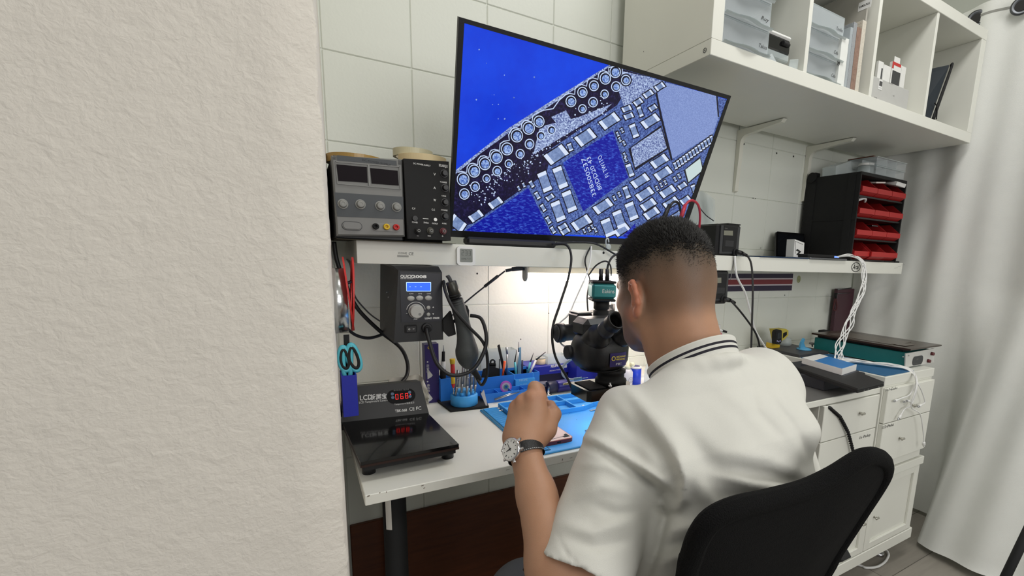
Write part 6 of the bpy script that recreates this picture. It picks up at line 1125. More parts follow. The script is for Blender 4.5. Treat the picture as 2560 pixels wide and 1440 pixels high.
def nmesh(name, V, Q, m, parent, attr=None):
    me = bpy.data.meshes.new(name); R = ROOT[parent.name][0]; me.from_pydata((V-R).tolist(), [], Q.tolist())
    me.polygons.foreach_set('use_smooth', [True]*len(Q)); me.materials.append(m)
    if attr is not None:
        for k, a in attr.items(): at = me.attributes.new(k, 'FLOAT', 'POINT'); at.data.foreach_set('value', a.astype(np.float32))
    o = bpy.data.objects.new(name, me); COL.objects.link(o); o.parent = parent; return o
def smooth(a, b, x): t = np.clip((x-a)/(b-a), 0, 1); return t*t*(3-2*t)
man = thing('person', 'person with short dark faded hair in a white polo shirt, bent over the microscope', 'person', (.55, .45, 0))
# ---- joints
HC = V3(.554, .653, 1.094); PIT = math.radians(17); YW = math.radians(-2)
hx = V3(math.cos(YW), math.sin(YW), 0); hy0 = V3(-math.sin(YW), math.cos(YW), 0)
hy = hy0*math.cos(PIT)-V3(0, 0, 1)*math.sin(PIT); hz = np.cross(hx, hy); HB = np.stack([hx, hy, hz])
def H(x, y, z): return HC+(hx*x*.95+hy*y+hz*z)*HS
C7 = V3(.553, .515, .985); SL = V3(.434, .553, .888); SR = V3(.705, .555, .915)
EL = ond(1422, 1545, .60); WL = ond(1313, 1128, .72); ER = V3(.785, .485, .655); WR = V3(.70, .72, .785)
ht = mat('skin', (178, 134, 105), .5, var=.05, vs=60, bump=.12, bs=900)
nt, b = nodes(ht); b.inputs['Subsurface Weight'].default_value = .12; b.inputs['Subsurface Radius'].default_value = (.012, .004, .002); b.inputs['Subsurface Scale'].default_value = .5
mixn = [n for n in nt.nodes if n.type == 'MIX'][0]
def attrmix(prev, an, col):
    a = nt.nodes.new('ShaderNodeAttribute'); a.attribute_name = an; x = nt.nodes.new('ShaderNodeMix'); x.data_type = 'RGBA'
    nt.links.new(a.outputs['Fac'], x.inputs[0]); nt.links.new(prev, x.inputs[6]); x.inputs[7].default_value = (*lin(col), 1); return x.outputs[2]
o_ = attrmix(mixn.outputs[2], 'stubble', (46, 44, 33)); o_ = attrmix(o_, 'rosy', (214, 120, 92)); nt.links.new(o_, b.inputs['Base Color'])
B = Field((.20, .36, .50), (.90, 1.0, 1.235), .0026)
# torso core (under the shirt), neck
B.ecap((.556, .535, .93), (.556, .49, .80), .043, .062, (1, 0, 0), 1.7, 1.6).ecap((.556, .49, .80), (.556, .49, .56), .062, .07, (1, 0, 0), 1.6, 1.6)
B.cap(C7+V3(-.03, .012, -.045), SL+V3(0,0,-.01), .028, .044, .03); B.cap(C7+V3(.03, .012, -.045), SR+V3(0,0,-.01), .028, .044, .03)
B.ecap(C7+V3(0, .048, -.045), H(0, -.025, -.055), .048, .050, hx, 1.1, 1.04, .03)
B.cap(C7+V3(0, .03, -.02), H(0, -.042, -.035), .042, .047, .03)
for s_ in (-1, 1): B.cap(H(.055*s_, .0, -.06), C7+V3(.03*s_, .09, -.05), .016, .014, .03)   # neck muscles
# head
B.ell(H(0, -.012, .030), (.0745, .096, .083), HB, .03); B.ell(H(0, -.045, .005), (.070, .062, .072), HB, .03); B.ell(H(0, .03, .035), (.066, .062, .062), HB, .03)
B.ell(H(0, .034, -.030), (.066, .060, .080), HB, .03)
for s_ in (-1, 1):
    B.cap(H(.058*s_, .008, -.054), H(.024*s_, .078, -.098), .019, .017, .025); B.cap(H(.055*s_, .036, -.040), H(.041*s_, .064, -.084), .018, .016, .02); B.ell(H(.046*s_, .062, -.022), (.024, .022, .022), HB, .02)
    B.ell(H(.031*s_, .088, .004), (.017, .012, .013), HB, .01, 's'); B.ell(H(.031*s_, .080, .003), (.0135, .0135, .0125), HB, .002)
    B.cap(H(.012*s_, .094, .020), H(.048*s_, .082, .020), .0075, .006, .012)
    # ear: helix rim, lobe, tragus, bowl
    e = lambda x, y, z: H(s_*(.0755+x), -.012+y*.92, -.025+z*.9)
    B.ell(e(.004, -.004, .0), (.0065, .017, .029), HB, .006)
    ring = [(.003, .010, .008), (.008, .010, .022), (.012, .002, .031), (.016, -.010, .031), (.019, -.019, .020), (.018, -.020, .004), (.014, -.015, -.012), (.009, -.006, -.024)]
    for p, q in zip(ring[:-1], ring[1:]): B.cap(e(*p), e(*q), .0042, .0042, .004)
    B.ell(e(.008, -.001, -.029), (.0055, .0085, .0095), HB, .006); B.cap(e(.009, -.010, .014), e(.010, -.011, -.008), .0035, .0035, .004); B.ell(e(.012, .0, .0), (.006, .008, .014), HB, .004, 's'); B.cap(e(.004, .010, -.002), e(.007, .008, -.010), .004, .004, .004)
B.ell(H(0, .082, -.100), (.020, .016, .016), HB, .02); B.cap(H(0, .093, .012), H(0, .116, -.026), .0085, .0115, .012)
for s_ in (-1, 1): B.ell(H(.012*s_, .103, -.029), (.009, .011, .008), HB, .006)
B.ell(H(0, .096, -.056), (.022, .010, .0055), HB, .005); B.ell(H(0, .094, -.066), (.019, .010, .0065), HB, .005); B.ell(H(0, .103, -.061), (.02, .006, .0012), HB, .002, 's')
# arms
def arm(S0, E0, W0, tw):
    d = (W0-E0)/np.linalg.norm(W0-E0)
    B.cap(S0, E0, .050, .036, .02); mid = E0+(W0-E0)*.28
    B.cap(E0, mid, .034, .0365, .02); B.cap(mid, E0+(W0-E0)*.72, .0365, .0275, .02); B.ecap(E0+(W0-E0)*.7, W0, .0255, .0212, tw, 1.1, 1.12, .012)
fa = (WL-EL)/np.linalg.norm(WL-EL)
vw = WL-CAM; vw = vw/np.linalg.norm(vw); rr = V3(.855, -.52, 0)
wn = V3(-.82, -.33, .30); wn -= fa*np.dot(wn, fa); wn /= np.linalg.norm(wn); wt = np.cross(fa, wn)
arm(SL, EL, WL, wt); arm(SR, ER, WR, V3(.7, .7, 0))
# ---- left hand, closed pinch seen from its back.  joints from the picture, each with its own distance
def fing(js, rs, k=.0025):
    for a, b_, r1, r2 in zip(js[:-1], js[1:], rs[:-1], rs[1:]): B.cap(a, b_, r1, r2, k)
hd = .735
hj = lambda x, y, d=0: ond(x, y, hd+d)
wr = WL+fa*.012
MC = [hj(1290, 1022, .014), hj(1307, 1004, .006), hj(1330, 993, 0), hj(1347, 990, .004)]     # knuckles: little, ring, middle, index
base = [hj(1291, 1086, .0), hj(1308, 1090, -.004), hj(1322, 1090, -.004), hj(1337, 1090, 0)]
for a, b_ in zip(base, MC): B.cap(a, b_, .0185, .0112, .008)
for i in range(3): B.ecap((base[i]+base[i+1])/2+vw*.006, (MC[i]+MC[i+1])/2+vw*.012, .016, .0120, rr, 1.15, 1.1, .010)
B.cap(wr, (base[1]+base[2])/2, .0215, .023, .02); B.cap(WL+fa*.02, (base[0]+base[3])/2+vw*.008, .021, .0235, .02)
fing([MC[0], hj(1289, 1040, .036), hj(1292, 1062, .048), hj(1310, 1058, .036)], [.0105, .0092, .0085, .0075])
fing([MC[1], hj(1303, 1016, .045), hj(1310, 1046, .060), hj(1330, 1050, .046)], [.0115, .010, .009, .008])
fing([MC[2], hj(1326, 992, .045), hj(1338, 1020, .066), hj(1356, 1034, .052)], [.012, .0105, .0095, .0085])
fing([MC[3], hj(1337, 970, .012), hj(1346, 974, .036), hj(1357, 1004, .052), hj(1368, 1024, .044)], [.0118, .0112, .0105, .0095, .0082], .002)
fing([hj(1336, 1098, .006), hj(1366, 1072, .010), hj(1383, 1036, .024), hj(1376, 1014, .040)], [.0185, .0155, .0122, .0092], .006)
B.cap(hj(1352, 1078, .008), hj(1347, 1030, .010), .014, .011, .014)
# ---- right hand resting by the work piece
ra = (WR-ER)/np.linalg.norm(WR-ER); rs_ = V3(-.8, .3, 0)
pc = WR+ra*.045+V3(-.012, .01, -.012); B.ecap(WR, pc+ra*.02, .022, .017, rs_, 1.4, 2.1, .02)
for i in range(4):
    k0 = pc+ra*.022+rs_*(.03-.02*i)*.9; k1 = k0+V3(-.012, .030, -.004); k2 = k1+V3(-.012, .016, -.014); k3 = k2+V3(-.004, .004, -.010)
    fing([k0, k1, k2, k3], [.0105, .0095, .0088, .0078])
t0 = pc+rs_*.03-ra*.02; fing([t0, t0+rs_*.024+V3(0, .012, -.004), t0+rs_*.036+V3(0, .032, -.008), t0+rs_*.036+V3(0, .05, -.016)], [.014, .012, .0105, .0085], .006)
V, Q = B.mesh(); V = relax(V, Q, 2)
L = (V-HC)@HB.T/HS/np.array([.95, 1, 1]); hx_, hy_, hz_ = L.T
ang = np.arctan2(np.abs(hx_), -hy_)                     # 0 at the back of the head
inhead = (hz_ > -.13) & (np.linalg.norm(L*[1, 1, .9], axis=1) < .16)
front = hy_ > .066+.02*(hz_ < .05)
side = smooth(.035, .075, hy_)*smooth(.07, .03, hz_)
nse = .006*np.sin(hx_*70+hy_*40)+.004*np.sin(hx_*130-hy_*90+1)
st = np.where(inhead & ~front, .50*smooth(-.088, -.045, hz_+nse*.5)+.24*smooth(-.05, .025, hz_+nse)+.22*smooth(.0, .06, hz_+nse), 0)*(1-side)
em_ = inhead*smooth(.077, .083, np.abs(hx_))*smooth(.023, .009, hz_)*smooth(-.077, -.062, hz_)*smooth(.016, .002, hy_)*smooth(-.05, -.036, hy_); st = st*(1-.96*em_)
beard = inhead*smooth(.012, .04, hy_)*smooth(-.028, -.055, hz_)*(hz_ > -.125)*.55+inhead*(hy_ > .012)*(hy_ < .03)*smooth(-.06, -.02, hz_)*smooth(.02, 0, hz_)*.25
st = np.clip(np.maximum(st, beard), 0, .92)+0
ear = inhead & (np.abs(hx_) > .074) & (hz_ < .013) & (hz_ > -.067); rosy = np.where(ear, smooth(.078, .09, np.abs(hx_))*.5, 0)
for k_ in MC: rosy = np.maximum(rosy, .22*smooth(.018, .004, np.linalg.norm(V-k_, axis=1)))
N_ = vnorm(V, Q)
nmesh('body', V, Q, ht, man, {'stubble': st, 'rosy': rosy})
# ---- hair: short cap grown from the scalp, with individual short strands
fr_ = hy_-.074+.25*np.clip(.06-hz_, 0, 1)
sel = inhead & (hz_ > -.03) & (fr_ < .004)
hairm = mat('dark hair', (22, 18, 15), .55, var=.25, vs=300, bump=.5, bs=1500)
th = -.002+.0105*smooth(.035, .115, hz_+nse)*smooth(.004, -.018, fr_)+.0012*np.sin(hx_*240+hy_*100)*np.sin(hy_*210-hx_*80)*smooth(.05, .09, hz_)
hb = MB(); fs_ = Q[sel[Q].all(1)]; us, inv = np.unique(fs_, return_inverse=True); HV = V[us]+N_[us]*th[us][:, None]
hb.v += HV.tolist(); hb.f += [tuple(int(i) for i in f) for f in inv.reshape(-1, 4)]; hb.m += [0]*len(fs_); hb.s += [True]*len(fs_)
cand = np.where(sel & (hz_ > -.02) & (fr_ < 0) & (np.abs(hx_) < .086))[0]; pick = rng.choice(cand, 24000)
den = np.clip((hz_[pick]+nse[pick]+.012)/.075, 0, 1)**1.9
for i, dn in zip(pick, den):
    if dn < .03 or rng.random() > .05+1.1*dn: continue
    ln = .0010+.0082*dn*(.6+.6*rng.random()); n = N_[i]; fl = hy*(.5+.35*rng.normal())*(.25+.75*dn)-hz*.9*(1-dn)+hz*.3*dn+hx*.4*rng.normal()
    dvec = n*(.45+.3*dn)+fl*.6; dvec /= np.linalg.norm(dvec); t = np.cross(dvec, rng.normal(size=3)); t /= np.linalg.norm(t); t2 = np.cross(dvec, t); w = .00022+.00068*dn; p = V[i]+N_[i]*max(th[i]-.001, -.0005)+rng.normal(size=3)*.0008
    k = len(hb.v); hb.v += [tuple(p+t*w), tuple(p-t*.5*w+t2*.86*w), tuple(p-t*.5*w-t2*.86*w), tuple(p+dvec*ln)]
    for f in ((k, k+1, k+3), (k+1, k+2, k+3), (k+2, k, k+3)): hb.f.append(f); hb.m.append(0); hb.s.append(True)
ob('hair', hb, hairm, man)
bw = MB()
for s_ in (-1, 1): bw.tube([H(.014*s_, .1005, .021), H(.032*s_, .098, .0265), H(.050*s_, .085, .021)], .0028, 8, 5)
ob('eyebrows', bw, hairm, man)
# ---- polo shirt
shm = mat('white cotton', (216, 215, 207), .85, var=.03, vs=30, bump=.22, bs=1400)
T = Field((.17, .24, .46), (.96, .76, 1.06), .0034)
X_ = (1, 0, 0)
T.ecap((.556, .516, .935), (.556, .486, .86), .058, .086, X_, 2.1, 1.86, .03).ecap((.556, .486, .86), (.557, .475, .74), .086, .094, X_, 1.86, 1.70, .05).ecap((.557, .475, .74), (.557, .50, .52), .094, .10, X_, 1.70, 1.62, .05)
for S0 in (SL, SR):
    rgt = S0[0] > .55; n0 = C7+V3(.052, .020, -.046) if rgt else C7+V3(-.048, .024, -.060); T.cap(n0, S0+V3(0, -.005, .004), .046 if rgt else .040, .064 if rgt else .060, .04)
T.cap(C7+V3(-.03, .012, -.045), C7+V3(.03, .012, -.045), .045, .045, .03)
def sleeve(S0, E0, t1, r0_, r1_, fl):
    d = E0-S0; T.cap(S0+d*.0, S0+d*(t1+.1), r0_, r1_, fl)
    dn = d/np.linalg.norm(d); P1 = S0+d*t1; sl, P = T.sub(P1-.15, P1+.15); pd = (P-P1.astype(np.float32))@dn.astype(np.float32)
    q = P-P1.astype(np.float32)-pd[..., None]*dn.astype(np.float32); rad = np.linalg.norm(q, axis=-1)
    c = np.where(rad < .098, pd, -1)
    T.F[sl] = np.maximum(T.F[sl], c)
    T.cap(S0+d*(t1-.03), S0+d*(t1+.4), r1_-.021, r1_-.015, .004, 's')
sleeve(SL, EL, .80, .063, .066, .012); sleeve(SR, ER, .80, .062, .060, .02)
cn = V3(-.04, .52, .85); cn /= np.linalg.norm(cn); cu = np.cross((0, 1, 0), cn); cu /= np.linalg.norm(cu); cv = np.cross(cn, cu); cc = C7+V3(-.004, .046, -.012)
# cut the neck opening
for i in range(20):
    a, b_ = [cc+cn*(-.020-.014*(1-math.cos(t))*.5)+cu*math.sin(t)*.070-cv*math.cos(t)*.072 for t in (math.pi*2*i/20, math.pi*2*(i+1)/20)]
    T.cap(a, b_, .004, .004, .02)
T.cap(cc-cn*.01, cc+cn*.16, .064, .070, .004, 's')
# folds
sl, P = T.sub(T.lo, T.lo+T.h*(T.n-1)); x, y, z = P[..., 0], P[..., 1], P[..., 2]
Pw = np.stack([x, y, z], -1)-CAM.astype(np.float32); dz_ = Pw@fw.astype(np.float32); ux = CX+FPX*(Pw@rt.astype(np.float32))/dz_; uy = CY-FPX*(Pw@up.astype(np.float32))/dz_
D_ = np.zeros_like(x); nearside = ((np.abs(T.F[sl]) < .03) & (dz_ < .95)).astype(np.float32)*np.clip((.92-dz_)*8, 0, 1)
for pl_, w, amp in FOLDS:
    best = np.full_like(x, 1e6); tt = np.zeros_like(x); n_ = len(pl_)-1
    for i_ in range(n_):
        (ax, ay), (bx_, by) = pl_[i_], pl_[i_+1]; t = np.clip(((ux-ax)*(bx_-ax)+(uy-ay)*(by-ay))/((bx_-ax)**2+(by-ay)**2), 0, 1)
        d = np.hypot(ux-ax-t*(bx_-ax), uy-ay-t*(by-ay)); m = d < best; best = np.where(m, d, best); tt = np.where(m, (i_+t)/n_, tt)
    D_ += nearside*amp*np.exp(-(best/w)**2)*np.sin(math.pi*np.clip(tt*.92+.04, 0, 1))**.7
wv = np.random.default_rng(3)
for i in range(22):
    d = wv.normal(size=3)*[1, .8, 1]; d /= np.linalg.norm(d); fq = 26+wv.random()*70; D_ = D_+.0012*(30/fq)**.8*np.sin((d[0]*x+d[1]*y+d[2]*z)*fq+wv.random()*6+1.4*np.sin((x*d[2]-z*d[0])*fq*.45+i))
T.F[sl] -= D_.astype(np.float32)
V, Q = T.mesh(); V = relax(V, Q, 2); nmesh('polo_shirt', V, Q, shm, man)
# ---- collar: knitted band with two dark stripes, open at the throat
def colr(a, h, off=0):
    p = cc+cu*math.sin(a)*(.068+off+.006*h/.04)-cv*math.cos(a)*(.070+off+.004*h/.04)+cn*(h-.016-.012*(1-math.cos(a))*.5)
    return p
A0 = 2.72; bands = [(0, .0, .010), (0, .010, .0145), (1, .0145, .0185), (0, .0185, .0225), (1, .0225, .0262), (0, .0262, .034)]
m_ = MB()
for mi, h0, h1 in bands:
    m_.mat(mi); m_.grid(lambda u, v: colr(-A0+2*A0*u, h0+(h1-h0)*v, .004), 60, 3); m_.grid(lambda u, v: colr(-A0+2*A0*u, h0+(h1-h0)*v, .0), 60, 3, flip=True)
m_.mat(0); m_.grid(lambda u, v: colr(-A0+2*A0*u, .034+.0022*math.sin(math.pi*v), .004-.004*v), 60, 5)
for a in (-A0, A0): m_.add([colr(a, 0, 0), colr(a, 0, .004), colr(a, .034, .004), colr(a, .034, 0)], [(0, 1, 2, 3)])
ob('collar', m_, [shm, mat('navy stripe', (26, 24, 36), .8)], man, label='white knitted collar with two dark stripes')
# ---- trousers and shoes (mostly hidden by desk and chair)
G_ = Field((.10, .22, .0), (.98, 1.12, .66), .006)
KL, KR = V3(.315, .70, .525), V3(.74, .82, .53)
G_.ecap((.46, .49, .54), (.65, .49, .54), .115, .115, (0, 0, 1), .95, .95, .03)
for hp, kn, an in ((V3(.46, .45, .53), KL, V3(.36, .76, .10)), (V3(.65, .45, .53), KR, V3(.72, .90, .10))): G_.cap(hp, kn, .088, .066, .04); G_.cap(kn, an, .064, .045, .03)
V, Q = G_.mesh(); V = relax(V, Q, 2); nmesh('trousers', V, Q, mat('grey denim', (92, 94, 98), .9, bump=.3, bs=900), man)
for an in (V3(.36, .76, .0), V3(.72, .90, .0)):
    s_ = Field(an+V3(-.07, -.12, -.005), an+V3(.07, .24, .14), .005); s_.ecap(an+V3(0, -.04, .045), an+V3(0, .15, .035), .042, .036, (0, 0, 1), .9, .8, .02).cap(an+V3(0, -.02, .05), an+V3(0, -.01, .10), .042, .045, .02)
    V, Q = s_.mesh(); nmesh('shoe', V, Q, blackm, man)
# ---- wristwatch
wc = WL; wo = ob('watch_strap', MB().grid(lambda u, v: wc+fa*(-.0105+.021*v)+(wn*math.cos(2*math.pi*u)*.0272+wt*math.sin(2*math.pi*u)*.0294), 48, 3), mat('black leather', (18, 18, 20), .4, bump=.3, bs=700), man)
sm_ = MB()
for s_ in (-.0088, .0088):
    for i in range(56):
        a = 2*math.pi*(i+.2)/56; b_ = 2*math.pi*(i+.75)/56; f_ = lambda t, o: wc+fa*(s_+o)+(wn*math.cos(t)*.0276+wt*math.sin(t)*.0298)
        sm_.add([f_(a, -.0003), f_(b_, -.0003), f_(b_, .0003), f_(a, .0003)], [(0, 1, 2, 3)])
ob('stitching', sm_, ink, wo)
wp = wc+wn*.0255
m_ = MB().lathe([(.017, 0), (.0205, .002), (.021, .007), (.0195, .0088), (.0178, .0092), (.0178, .0082)], wp, wn, 40)
for s_ in (-1, 1): 
    for q in (-1, 1): m_.box(wp+fa*.0*s_+wt*s_*.021+fa*q*.009+wn*.003, (.008, .0045, .004), .001, wt, fa)
m_.cyl(wp+wt*0-fa*.0205+wn*.0045, wp-fa*.0255+wn*.0045, .003, n=14)
case = ob('watch_case', m_, chrome, man); wu = -wt if np.dot(-wt, rr) > 0 else wt
m_ = MB().disc(wp+wn*.0084, wn, .0178, 40); dl = ob('watch_dial', m_, mat('watch white', (226, 226, 222), .35), man)
m_ = MB(); up_ = np.cross(wn, wu); du = (up_*.86+wu*-.5); dv = np.cross(wn, du)
for i in range(12):
    a = i*math.pi/6; d_ = du*math.cos(a)-dv*math.sin(a); t_ = np.cross(wn, d_); c_ = wp+wn*.0087+d_*.0142; w_, l_ = (.0011, .0028) if i % 3 else (.0017, .0034)
    m_.add([c_-t_*w_/2-d_*l_/2, c_+t_*w_/2-d_*l_/2, c_+t_*w_/2+d_*l_/2, c_-t_*w_/2+d_*l_/2], [(0, 1, 2, 3)])
for a, l_, w_ in ((.35, .013, .0009), (-1.1, .009, .0013)):
    d_ = du*math.cos(a)-dv*math.sin(a); t_ = np.cross(wn, d_); c_ = wp+wn*.0090; m_.add([c_-t_*w_-d_*.003, c_+t_*w_-d_*.003, c_+t_*w_*.5+d_*l_, c_-t_*w_*.5+d_*l_], [(0, 1, 2, 3)])
hm2 = ob('hour_marks', m_, inkd, dl)
for o_ in (case, dl, hm2):
    pl_ = wp-ROOT[man.name][0]; A_ = np.array([v.co[:] for v in o_.data.vertices]); A_ = pl_+(A_-pl_)*.84; o_.data.vertices.foreach_set('co', A_.ravel().astype(np.float32)); o_.data.update()
# ============================================================ CABLES
def cable(name, label, P, r, m=None, grp=None, ends=()):
    t = thing(name, label, 'cable', min((np.array(p, float) for p in P), key=lambda p: p[2]), 0, grp); ob('cord', MB().tube(P, r, 8, 6), m or rubber, t)
    for nm, a, b, ra, mt_ in ends: ob(nm, MB().cyl(a, b, ra, n=12, b=ra*.2), mt_, t)
    return t
yv = lambda Y, *q: [ony(x, y, Y if np.isscalar(Y) else 0) for x, y in q]
cable('air_hose', 'black air hose looping from the rework station socket up to the hot air gun', [ony(1066, 822, 1.035), ony(1071, 845, 1.02), ony(1092, 908, 1.0), ony(1130, 938, .99), ony(1180, 926, .985), ony(1209, 882, .99), ony(1216, 840, 1.0), ony(1203, 797, 1.02), ony(1176, 789, 1.035)], .0042)
cable('power_cable', 'black cord looping down from the top of the hot air gun to its tail', [ony(1109, 703, 1.045), ony(1114, 730, 1.02), ony(1134, 772, 1.0), ony(1172, 817, 1.0), ony(1211, 862, 1.0), ony(1219, 925, 1.005), ony(1206, 962, 1.02), ony(1192, 945, 1.03)], .0036)
zz = 1.02
cable('power_cable', 'thick black cord hanging from the shelf end to the heating plate', [ony(835, 604, 1.2), ony(842, 650, 1.2), ony(862, 705, 1.2), ony(893, 770, 1.2), ony(950, 828, 1.21), ony(1000, 868, 1.22), ony(1018, 905, 1.22), ony(1017, 938, 1.20), ony(998, 962, 1.17)], .0045)
cable('power_cable', 'black cord sagging behind the silver tape roll to the rework station', [ony(864, 818, 1.15), ony(890, 838, 1.17), ony(925, 845, 1.19), ony(965, 833, 1.22)], .0036)
cable('thin_cord', 'thin grey cord running along the wall behind the red flanges', [ony(882, 725, 1.37), ony(893, 750, 1.375), ony(925, 785, 1.375), ony(955, 806, 1.37)], .002, mat('dark grey cord', (60, 62, 66), .5))
cable('camera_cable', 'black cable sweeping from under the screen down to the microscope ring', [ony(1380, 612, 1.12), ony(1415, 612, 1.10), ony(1428, 640, 1.08), ony(1422, 690, 1.06), ony(1400, 760, 1.04), ony(1381, 825, 1.02), ony(1388, 890, 1.0), ony(1418, 945, .97), ony(1436, 985, .94)], .0032)
cable('usb_cable', 'white cable hanging past the lamp to the small microscope knob', [ony(1478, 616, 1.12), ony(1476, 650, 1.11), ony(1465, 690, 1.09), ony(1440, 745, 1.07), ony(1422, 785, 1.05), ony(1396, 812, 1.03), ony(1396, 845, 1.02), ony(1412, 866, 1.0), ony(1450, 868, .99)], .0022, whitep)
cable('camera_cable', 'thin black cable dropping behind the teal camera', [ony(1477, 616, 1.125), ony(1463, 648, 1.12), ony(1468, 680, 1.12), ony(1474, 700, 1.12), ony(1468, 740, 1.11), ony(1470, 780, 1.10)], .0021)
cable('camera_cable', 'black cable arching into the left plug of the teal camera', [ony(1472, 688, 1.09), ony(1490, 664, 1.07), ony(1513, 653, 1.06), ony(1526, 664, 1.05), ony(1528, 690, 1.045)], .0022)
cable('camera_cable', 'black cable rising from the camera plug behind the head', [ony(1517, 690, 1.05), ony(1521, 660, 1.06), ony(1537, 638, 1.07), ony(1570, 630, 1.10)], .003)
cable('camera_cable', 'black cable lying along the shelf front below the screen', [ony(1390, 608, 1.12), ony(1440, 606, 1.125), ony(1490, 610, 1.12), ony(1540, 637, 1.11), ony(1575, 655, 1.10)], .0026)
bs = thing('suction_hook', 'clear hook hanging on the lower edge of the screen', 'hook', ony(1517, 622, 1.14)); ob('cup', MB().lathe([(.009, 0), (.007, .003), (.0001, .004)], ony(1521, 617, 1.135), FR, 20), clear, bs); ob('hook', MB().tube([ony(1515, 612, 1.125), ony(1515, 600, 1.12), ony(1520, 596, 1.12), ony(1522, 606, 1.12)], .0018, 8), mat('milky tube', (205, 215, 220), .3), bs)
for nm, lab, col, Pq, cl in (('test_lead', 'black test lead arching above the head', rubber, ((1660, 560), (1672, 522), (1684, 505), (1697, 510), (1703, 540), (1704, 570)), ((1657, 548), (1674, 512))), ('test_lead', 'red test lead arching in front of the screen corner', mat('red cable', (180, 40, 60), .45), ((1703, 545), (1714, 512), (1730, 501), (1746, 514), (1750, 545), (1746, 585)), ((1702, 545), (1713, 512)))):
    t = cable(nm, lab, [ony(x, y, 1.02+.012*i) for i, (x, y) in enumerate(Pq)], .0035, col, 'test leads'); ob('plug', MB().cyl(ony(*cl[0], 1.02), ony(*cl[1], 1.03), .0062, .005, 12), col, t)
cable('antenna_wire', 'thin grey wire slanting down to the upper soldering station', [ony(1748, 518, 1.18), ony(1765, 538, 1.19), ony(1784, 552, 1.2)], .0016, mat('dark grey cord', (60, 62, 66), .5))
cable('iron_cord', 'black iron cord hanging straight down from the upper soldering station', [ony(1866, 636, 1.09), ony(1878, 660, 1.07), ony(1882, 720, 1.05), ony(1880, 800, 1.04), ony(1878, 870, 1.04), ony(1876, 925, 1.03)], .0034)
cable('iron_cord', 'black iron cord slanting right from the lower soldering station', [ony(1830, 755, 1.09), ony(1852, 780, 1.08), ony(1878, 815, 1.08), ony(1894, 845, 1.08), ony(1903, 890, 1.08)], .0034)
cable('power_cable', 'white power cable crossing the black iron cords down to the desk', [ony(1837, 640, 1.122), ony(1842, 690, 1.115), ony(1862, 730, 1.12), ony(1876, 780, 1.14), ony(1890, 830, 1.16), ony(1925, 885, 1.17)], .0036, whitep)
cable('thin_cord', 'thin grey cord pinned to the shelf seam', [ony(1836, 642, 1.1285), ony(1832, 665, 1.1285), ony(1826, 700, 1.12)], .0012, inkg)
# conduit beside the drawers
cv_ = thing('spiral_conduit', 'black ribbed spiral conduit curving down beside the white drawers', 'conduit', ony(2137, 1230, .79)); Pc = [ony(2062, 1015, .815), ony(2075, 1020, .80), ony(2100, 1042, .795), ony(2120, 1080, .792), ony(2132, 1125, .790), ony(2137, 1165, .788), ony(2139, 1250, .785)]
ob('core', MB().tube(Pc, .0042, 8), rubber, cv_); m_ = MB()
Q_ = []
for i in range(len(Pc)-1):
    for k in range(8): Q_.append(Pc[i]+(Pc[i+1]-Pc[i])*k/8)
for a, b in zip(Q_[:-1], Q_[1:]): m_.lathe([(.0042, -.0007), (.0060, 0), (.0042, .0014)], a, b-a, 10)
ob('ribs', m_, blackm, cv_)
cable('floor_cable', 'white cable looping on the floor under the base cabinet', [V3(1.70, .95, .006), onz(2145, 1412, .006), onz(2165, 1419, .006), onz(2195, 1416, .006), onz(2217, 1398, .006), onz(2215, 1375, .01), V3(1.96, .95, .03)], .0045, whitep)
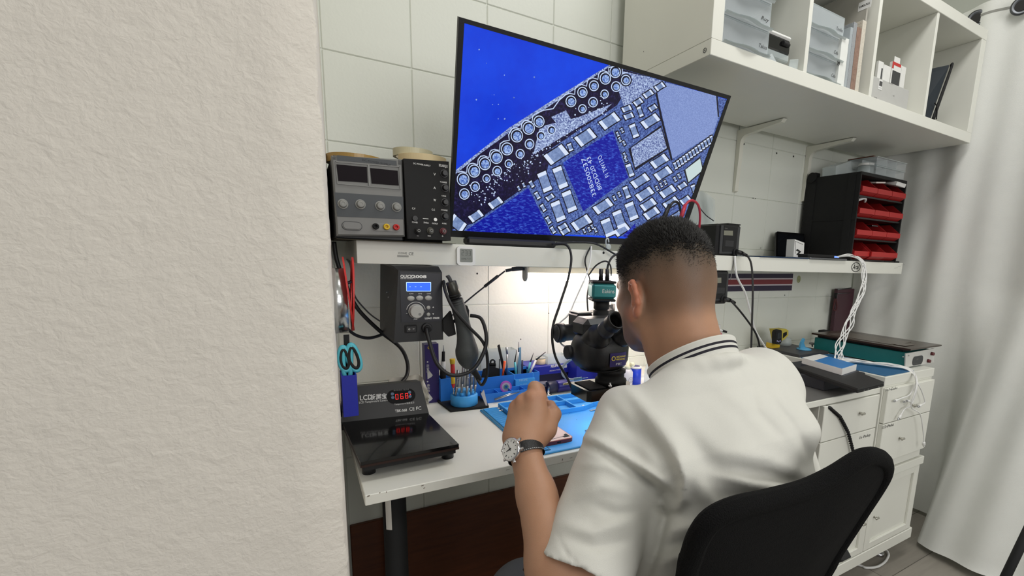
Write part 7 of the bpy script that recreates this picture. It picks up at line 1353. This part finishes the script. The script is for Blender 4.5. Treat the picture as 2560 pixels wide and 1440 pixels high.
# bundle of white charging cables: hub -> over the shelf edge -> drawer unit -> ends hanging at the drawers
def wv_(i, k, a): return a*math.sin(i*2.4+k*1.9)
endsq = [((2290, 950), (2276, 985), (2255, 995), (2243, 1000)), ((2292, 950), (2280, 1000), (2266, 1003)), ((2290, 955), (2278, 1010), (2262, 1022), (2252, 1038)), ((2295, 960), (2305, 980), (2312, 1005), (2303, 1012)), ((2293, 955), (2282, 1005), (2273, 1003)), ((2292, 960), (2278, 1015), (2300, 1035), (2308, 1080), (2309, 1105))]
names = ['bending left at drawer height', 'ending behind the others near the top drawer', 'ending at the left above the drawer gap', 'ending rightmost beside the top drawer', 'ending in the middle of the bundle', 'reaching lowest beside the lower drawer']
for i in range(6):
    P = [V3(1.86+.004*i, 1.146, zs+.0125), ony(2118+3*i, 641+wv_(i, 0, 3), 1.135)+V3(0, 0, .004), ony(2150+2.5*i, 652+1.2*i, 1.112)]
    for k, (x, y) in enumerate(((2161, 690), (2155, 730), (2135, 775), (2121, 815), (2101, 860), (2096, 895))): P.append(ony(x+wv_(i, k, 7 if k < 3 else 12), y, 1.10-.02*k))
    P += [V3(1.716+.01*i, .985+.012*(i % 3), zd+.010+.004*(i % 2))+V3(wv_(i, 7, .02), 0, 0), V3(1.78, .935+wv_(i, 8, .012), zd+.008+.004*(i % 3)), V3(1.80+.006*i, .865+wv_(i, 9, .01), zd+.008+.004*((i+1) % 3)), V3(1.83+.005*i, .812, zd+.006)]
    e = endsq[i]; Ye = .776-.003*i
    for k, (x, y) in enumerate(e): P.append(ony(x, y, Ye))
    a, b = P[-2], P[-1]; d = (b-a)/np.linalg.norm(b-a)
    cable('charging_cable', 'white charging cable in the bundle, '+names[i], P, .0021, whitep, 'white charging cables over the shelf edge', [('plug', b, b+d*.014, .0042 if i != 5 else .0055, whitep), ('plug_tip', b+d*.0142, b+d*.021, .003, steel if i != 5 else whitep)])
# ============================================================ LIGHT
def area(name, loc, sx, sy, power, col, rot=(0, 0, 0)):
    l = bpy.data.lights.new(name, 'AREA'); l.shape = 'RECTANGLE'; l.size = sx; l.size_y = sy; l.energy = power; l.color = col
    o = bpy.data.objects.new(name, l); o.location = loc; o.rotation_euler = rot; COL.objects.link(o); return o
area('ceiling_light', (1.25, .42, 2.72), 1.4, .35, 15, (1, .992, .965))
area('rear_fill', (1.1, -2.3, 1.75), 2.2, 1.5, 37, (1, .985, .965), (math.radians(84), 0, 0))  # added fill light behind the camera, stands in for bounce in the room
area('ceiling_light', (-.3, -1.3, 2.72), 1.2, .6, 14, (1, .975, .94))
w = bpy.data.worlds.new('world'); S.world = w; w.use_nodes = True
bg = w.node_tree.nodes['Background']; bg.inputs[0].default_value = (.95, .98, 1, 1); bg.inputs[1].default_value = .2
vs_ = S.view_settings; vs_.view_transform = 'Standard'; vs_.look = 'None'; vs_.exposure = 0; vs_.gamma = 1; vs_.use_curve_mapping = False
